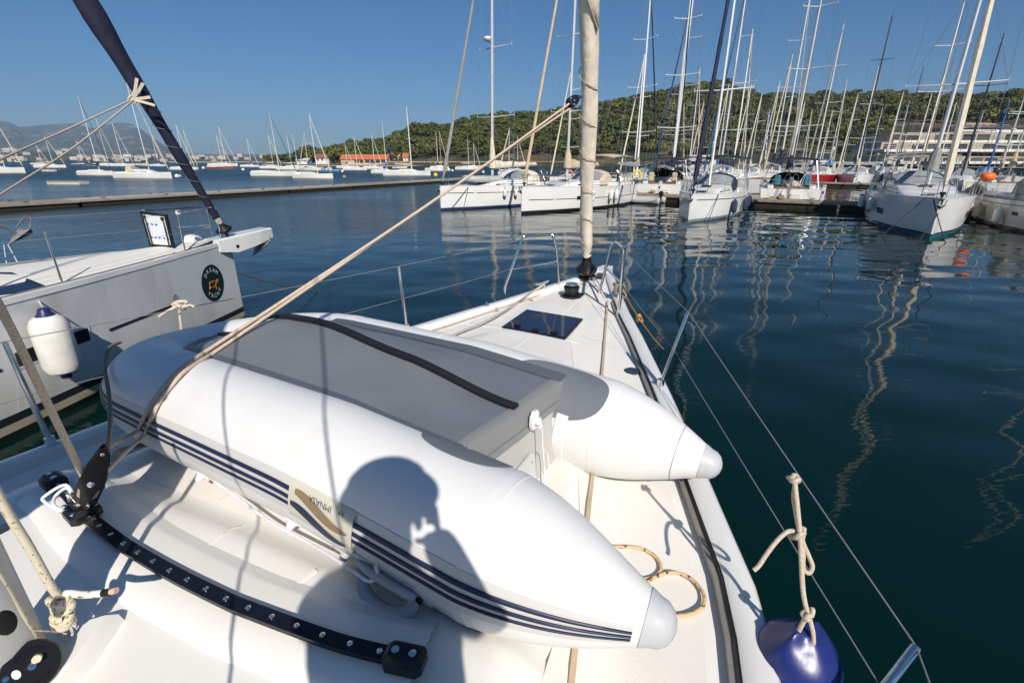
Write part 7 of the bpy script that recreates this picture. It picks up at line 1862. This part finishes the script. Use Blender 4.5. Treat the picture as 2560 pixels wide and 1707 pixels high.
# ---------------------------------------------------------------- at the mast foot, lower left corner
HALY = mat('flecked_halyard', (.62, .55, .42), .8, var=.5, vscale=110, col2=(.20, .16, .03), lo=.63, hi=.68, detail=1)
HG = 'flecked halyards at the mast foot'
Ym = toW((MX+.14, -.02, 1.85)).y
kn2 = AT(148, 1490, Ym+.02); _w = dkw(72, 1668, .0); bc_w = _w+(Vector((0, 0, EYE))-_w).normalized()*.15
rope('halyard', 'flecked cream halyard coming down from upper left to the knot at the mast foot', [AT(-140, 960, Ym-.06), AT(0, 1245, Ym-.02), AT(75, 1370, Ym), AT(128, 1465, Ym+.01), kn2], .0100, HALY, 'rope', HG, 5, 10)
rope('halyard', 'flecked cream halyard running down to the black turning block', [AT(-120, 1240, Ym-.07), AT(0, 1447, Ym-.05), AT(50, 1535, Ym-.045), AT(98, 1618, Ym-.04), bc_w+Vector((.03, .0, .03))], .0100, HALY, 'rope', HG, 5, 10)
rope('halyard_tail', 'white flecked rope tail sticking out right of the mast-foot knot', [kn2, AT(170, 1482, Ym+.03), AT(210, 1486, Ym+.03), AT(258, 1482, Ym+.03)], .0095, mat('flecked_white_rope', (.80, .77, .68), .8, var=.5, vscale=80, col2=(.25, .19, .03), lo=.64, hi=.68, detail=1), 'rope', None, 5, 10)
a, b_ = AT(258, 1482, Ym+.03), AT(282, 1477, Ym+.03)
o = rope('rope_whipping', 'black whipping and melted end of the white flecked tail', [a, a.lerp(b_, .8)], .0105, BLACKP, 'rope', None, 1, 10)
o = rope('rope_tip', 'frayed pinkish tip of the white flecked tail', [a.lerp(b_, .8), a.lerp(b_, 1.4)], .0085, mat('rope_tip', (.62, .42, .34), .8), 'rope', None, 1, 10)
kc = [AT(x, y, Ym+.02) for x, y in ((150, 1500), (152, 1545))]
def knot(label, c, ax_, R_, r_, m_, seed):
    rg_ = np.random.default_rng(seed); pts = []
    for i in range(36):
        a = i/36*2*PI*4; w = (i/36-.5)*R_*2.2
        pts.append(Vector(c)+Vector((R_*(1+.22*math.sin(a*.75+seed))*math.cos(a), R_*.8*math.sin(a)*(1+.15*math.cos(a*1.3)), w+.006*math.sin(a*2))))
    return rope('knot', label, pts, r_, m_, 'rope', None, 3, 9)
knot('bulky upper knot of flecked halyard at the mast foot', kc[0]+Vector((0, 0, -.012)), 0, .019, .0098, HALY, 3)
knot('lower knot of flecked halyard above the steel shackle', kc[1]+Vector((.004, 0, -.005)), 0, .018, .0098, HALY, 6)
sh = AT(163, 1585, Ym+.02); m = MB(); m.tube([sh+Vector((.016*math.cos(a), .004, .03*math.sin(a)+.015)) for a in np.linspace(-.4, PI+.4, 12)], .0045, 7); m.tube([sh+Vector((-.02, 0, 0)), sh+Vector((.02, 0, 0))], .005, 7)
tag(m.build('shackle', STEEL), 'small steel shackle under the flecked knots at the mast foot', 'shackle')
rope('twine', 'thin tan twine stretched from the mast slot to the shackle', [AT(0, 1570, Ym-.05), AT(90, 1575, Ym-.04), AT(158, 1580, Ym+.01)], .0022, TAN, 'string', None, 2)
tb = thing('turning_block', 'round black turning block at the foot of the mast, bottom left corner', 'pulley block', toW((MX+.1, .0, 1.8)), 0)
_w = dkw(72, 1668, .0); bc = _w+(Vector((0, 0, EYE))-_w).normalized()*.15-tb.location
fdv = (Vector((0, 0, EYE))-(bc+tb.location)); fdv = (fdv+Vector((.5, .2, .1))).normalized(); sx_ = fdv.cross(Vector((0, 0, 1))).normalized(); up_ = sx_.cross(fdv)
BM = Matrix(((sx_.x, up_.x, fdv.x, bc.x), (sx_.y, up_.y, fdv.y, bc.y), (sx_.z, up_.z, fdv.z, bc.z), (0, 0, 0, 1))) @ Matrix.Diagonal((1.1, 1.1, 1.1, 1))
m = MB(); m.lathe([(.006, .024), (.052, .024), (.056, .020), (.057, .012)], 30, BM); fc_ = m.build('cheek', BLACKP, tb, 40)
m = MB(); m.lathe([(.046, -.012), (.040, 0), (.046, .012)], 26, BM); m.build('sheave', mat('sheave_grey', (.05, .05, .055), .4), tb)
m = MB(); m.lathe([(.057, -.014), (.056, -.022), (.006, -.024)], 30, BM); m.build('cheek', BLACKP, tb, 40)
for a0, a1 in ((R(60), R(150)), (R(240), R(330))): m = MB(); m.tube([BM @ Vector((.037*math.cos(a), .037*math.sin(a), .0245)) for a in np.linspace(a0, a1, 12)], .0035, 6); m.build('cheek_slot', mat('hole_black', (.002, .002, .002), .9), fc_)
m = MB(); m.lathe([(.008, .024), (.008, .027), (.001, .028)], 12, BM); m.lathe([(.006, .024), (.006, .0265), (.001, .027)], 12, BM @ Matrix.Translation((.042, .012, 0))); m.build('rivet', STEEL, fc_)
m = MB(); m.lathe([(.009, .0235), (.009, .0252), (.001, .0253)], 16, BM @ Matrix.Translation((.026, .006, 0)) @ Matrix.Diagonal((.8, 1.2, 1, 1))); m.build('round_sticker', mat('lettering_white', (.8, .8, .8), .5), fc_)
m = MB(); q = lambda x, y, z: BM @ Vector((x, y, z)); m.add([q(.02, .045, -.016), q(.02, .045, .016), q(.02, -.045, .016), q(.02, -.045, -.016), q(.085, .05, -.014), q(.085, .05, .014), q(.10, -.02, .014), q(.10, -.02, -.014)], [(0, 1, 2, 3), (7, 6, 5, 4), (0, 4, 5, 1), (1, 5, 6, 2), (2, 6, 7, 3), (3, 7, 4, 0)]); m.build('bracket', mat('bracket_grey', (.22, .21, .20), .5, .4), tb)
# ---------------------------------------------------------------- the photographer, standing on the side deck
SKIN = mat('skin', (.55, .34, .25), .55); SHIRT = mat('dark_shirt', (.05, .06, .09), .85); SHORT = mat('beige_shorts', (.40, .34, .25), .85)
pf = Vector((.05, -.37, 1.43)); pt = thing('person', 'person standing on the side deck in a brimmed hat, holding a camera in both hands', 'person', pf, 0); pt.scale = (1.13, 1.13, 1.13)
def skin_fig(name, joints, edges, m_, parent, sub=2):
    me = bpy.data.meshes.new(name); me.from_pydata([j[0] for j in joints], edges, []); me.materials.append(m_)
    o = bpy.data.objects.new(name, me); COL.objects.link(o); o.parent = parent
    sk = o.modifiers.new('skin', 'SKIN'); o.modifiers.new('sub', 'SUBSURF').levels = sub; o.modifiers['sub'].render_levels = sub
    for i, j in enumerate(joints):
        v = me.skin_vertices[0].data[i]; v.radius = j[1] if isinstance(j[1], tuple) else (j[1], j[1]); v.use_root = (i == 0)
    for p in me.polygons: p.use_smooth = True
    sk.use_smooth_shade = True
    return o
J = [((0, 0, .83), (.15, .11)), ((0, .0, 1.02), (.145, .10)), ((0, .01, 1.24), (.165, .105)), ((0, .02, 1.36), (.08, .07)), ((0, .05, 1.44), .052), ((0, .09, 1.545), (.072, .088)), ((0, .09, 1.62), (.07, .085)),
     ((-.17, .02, 1.31), .055), ((-.225, .14, 1.14), .052), ((-.075, .24, 1.36), .045), ((.17, .02, 1.31), .055), ((.20, .12, 1.17), .055), ((.065, .24, 1.38), .045),
     ((-.10, .01, .74), .085), ((-.13, .04, .42), .062), ((-.14, 0, .08), .042), ((-.15, .14, .03), .035), ((.10, .01, .74), .085), ((.14, .0, .42), .062), ((.16, -.05, .08), .042), ((.17, .09, .03), .035)]
E = [(0, 1), (1, 2), (2, 3), (3, 4), (4, 5), (5, 6), (2, 7), (7, 8), (8, 9), (2, 10), (10, 11), (11, 12), (0, 13), (13, 14), (14, 15), (15, 16), (0, 17), (17, 18), (18, 19), (19, 20)]
body = skin_fig('body', J, E, SKIN, pt)
JS = [((0, 0, .78), (.178, .138)), ((0, .0, 1.02), (.168, .122)), ((0, .01, 1.24), (.185, .125)), ((0, .02, 1.36), (.09, .08)), ((-.18, .02, 1.31), .07), ((-.225, .10, 1.20), .066), ((.18, .02, 1.31), .07), ((.235, .09, 1.20), .066)]
skin_fig('shirt', JS, [(0, 1), (1, 2), (2, 3), (2, 4), (4, 5), (2, 6), (6, 7)], SHIRT, pt)
JP = [((0, 0, .84), (.172, .132)), ((-.10, .01, .72), .105), ((-.13, .035, .48), .095), ((.10, .01, .72), .105), ((.14, .0, .48), .095)]
skin_fig('shorts', JP, [(0, 1), (1, 2), (0, 3), (3, 4)], SHORT, pt)
for s_ in (-1, 1):
    cxh = -.075 if s_ < 0 else .065; zz = 1.36 if s_ < 0 else 1.38
    for k in range(4):
        x = cxh-s_*.012*k; base_ = Vector((cxh+s_*.01, .265, zz+.03-.018*k)); 
        skin_fig('finger', [(base_, .010), (base_+Vector((-s_*.012, .028, 0)), .009), (base_+Vector((-s_*.034, .036, -.002)), .0085), (base_+Vector((-s_*(.050-.004*k), .026, -.004)), .007)], [(0, 1), (1, 2), (2, 3)], SKIN, body, 1)
    b0 = Vector((cxh, .245, zz-.02)); skin_fig('thumb', [(b0, .012), (b0+Vector((-s_*.022, -.02, -.012)), .010), (b0+Vector((-s_*.045, -.012, -.012)), .008)], [(0, 1), (1, 2)], SKIN, body, 1)
m = MB(); hc = Vector((0, .085, 1.60))
m.lathe([(.10, .075), (.112, .06), (.115, .02)], 24, Matrix.Translation(hc)); m.lathe([(.112, .020), (.138, .006), (.140, .002), (.112, .012)], 24, Matrix.Translation(hc), cap=False); m.lathe([(.001, .082), (.06, .084), (.10, .075)], 24, Matrix.Translation(hc), cap=False); m.build('hat', mat('hat_khaki', (.35, .30, .22), .9), pt)
for s_ in (-1, 1): m = MB(); m.ball((s_*.033, .166, 1.545), (.014, .010, .010), 8, 6); m.build('eye', mat('eye_white', (.7, .7, .7), .3), body); m = MB(); m.ball((s_*.078, .085, 1.53), (.012, .02, .032), 8, 6); m.build('ear', SKIN, body)
m = MB(); m.ball((0, .178, 1.52), (.014, .022, .022), 8, 6); m.build('nose', SKIN, body); m = MB(); m.ball((0, .166, 1.482), (.026, .010, .007), 8, 6); m.build('mouth', mat('lips', (.45, .2, .17), .5), body)
cm = thing('photo_camera', 'black camera held up in both hands by the person on the side deck', 'camera', (-.02, -.11, 2.95), 0)
m = MB(); m.box((.02, -.03, .04), (.14, .06, .10), bev=.012); m.box((.02, -.03, .105), (.06, .05, .04), bev=.012); bdy = m.build('camera_body', BLACKP, cm)
m = MB(); m.tube([(.02, 0, .035), (.02, .055, .035)], .036, 20); m.build('lens', BLACKP, bdy)
# ---------------------------------------------------------------- air
hz = bpy.data.materials.new('sea_haze'); hz.use_nodes = True
N, L = hz.node_tree.nodes, hz.node_tree.links
N.remove(N['Principled BSDF']); pv = N.new('ShaderNodeVolumePrincipled'); pv.inputs['Density'].default_value = HAZE; pv.inputs['Color'].default_value = (.50, .70, 1.0, 1); pv.inputs['Anisotropy'].default_value = .0
L.new(pv.outputs['Volume'], N['Material Output'].inputs['Volume'])
m = MB(); m.box((0, 3650, 258), (16200, 8100, 526)); o = struct(m.build('haze', hz, smooth=0), 'stuff')
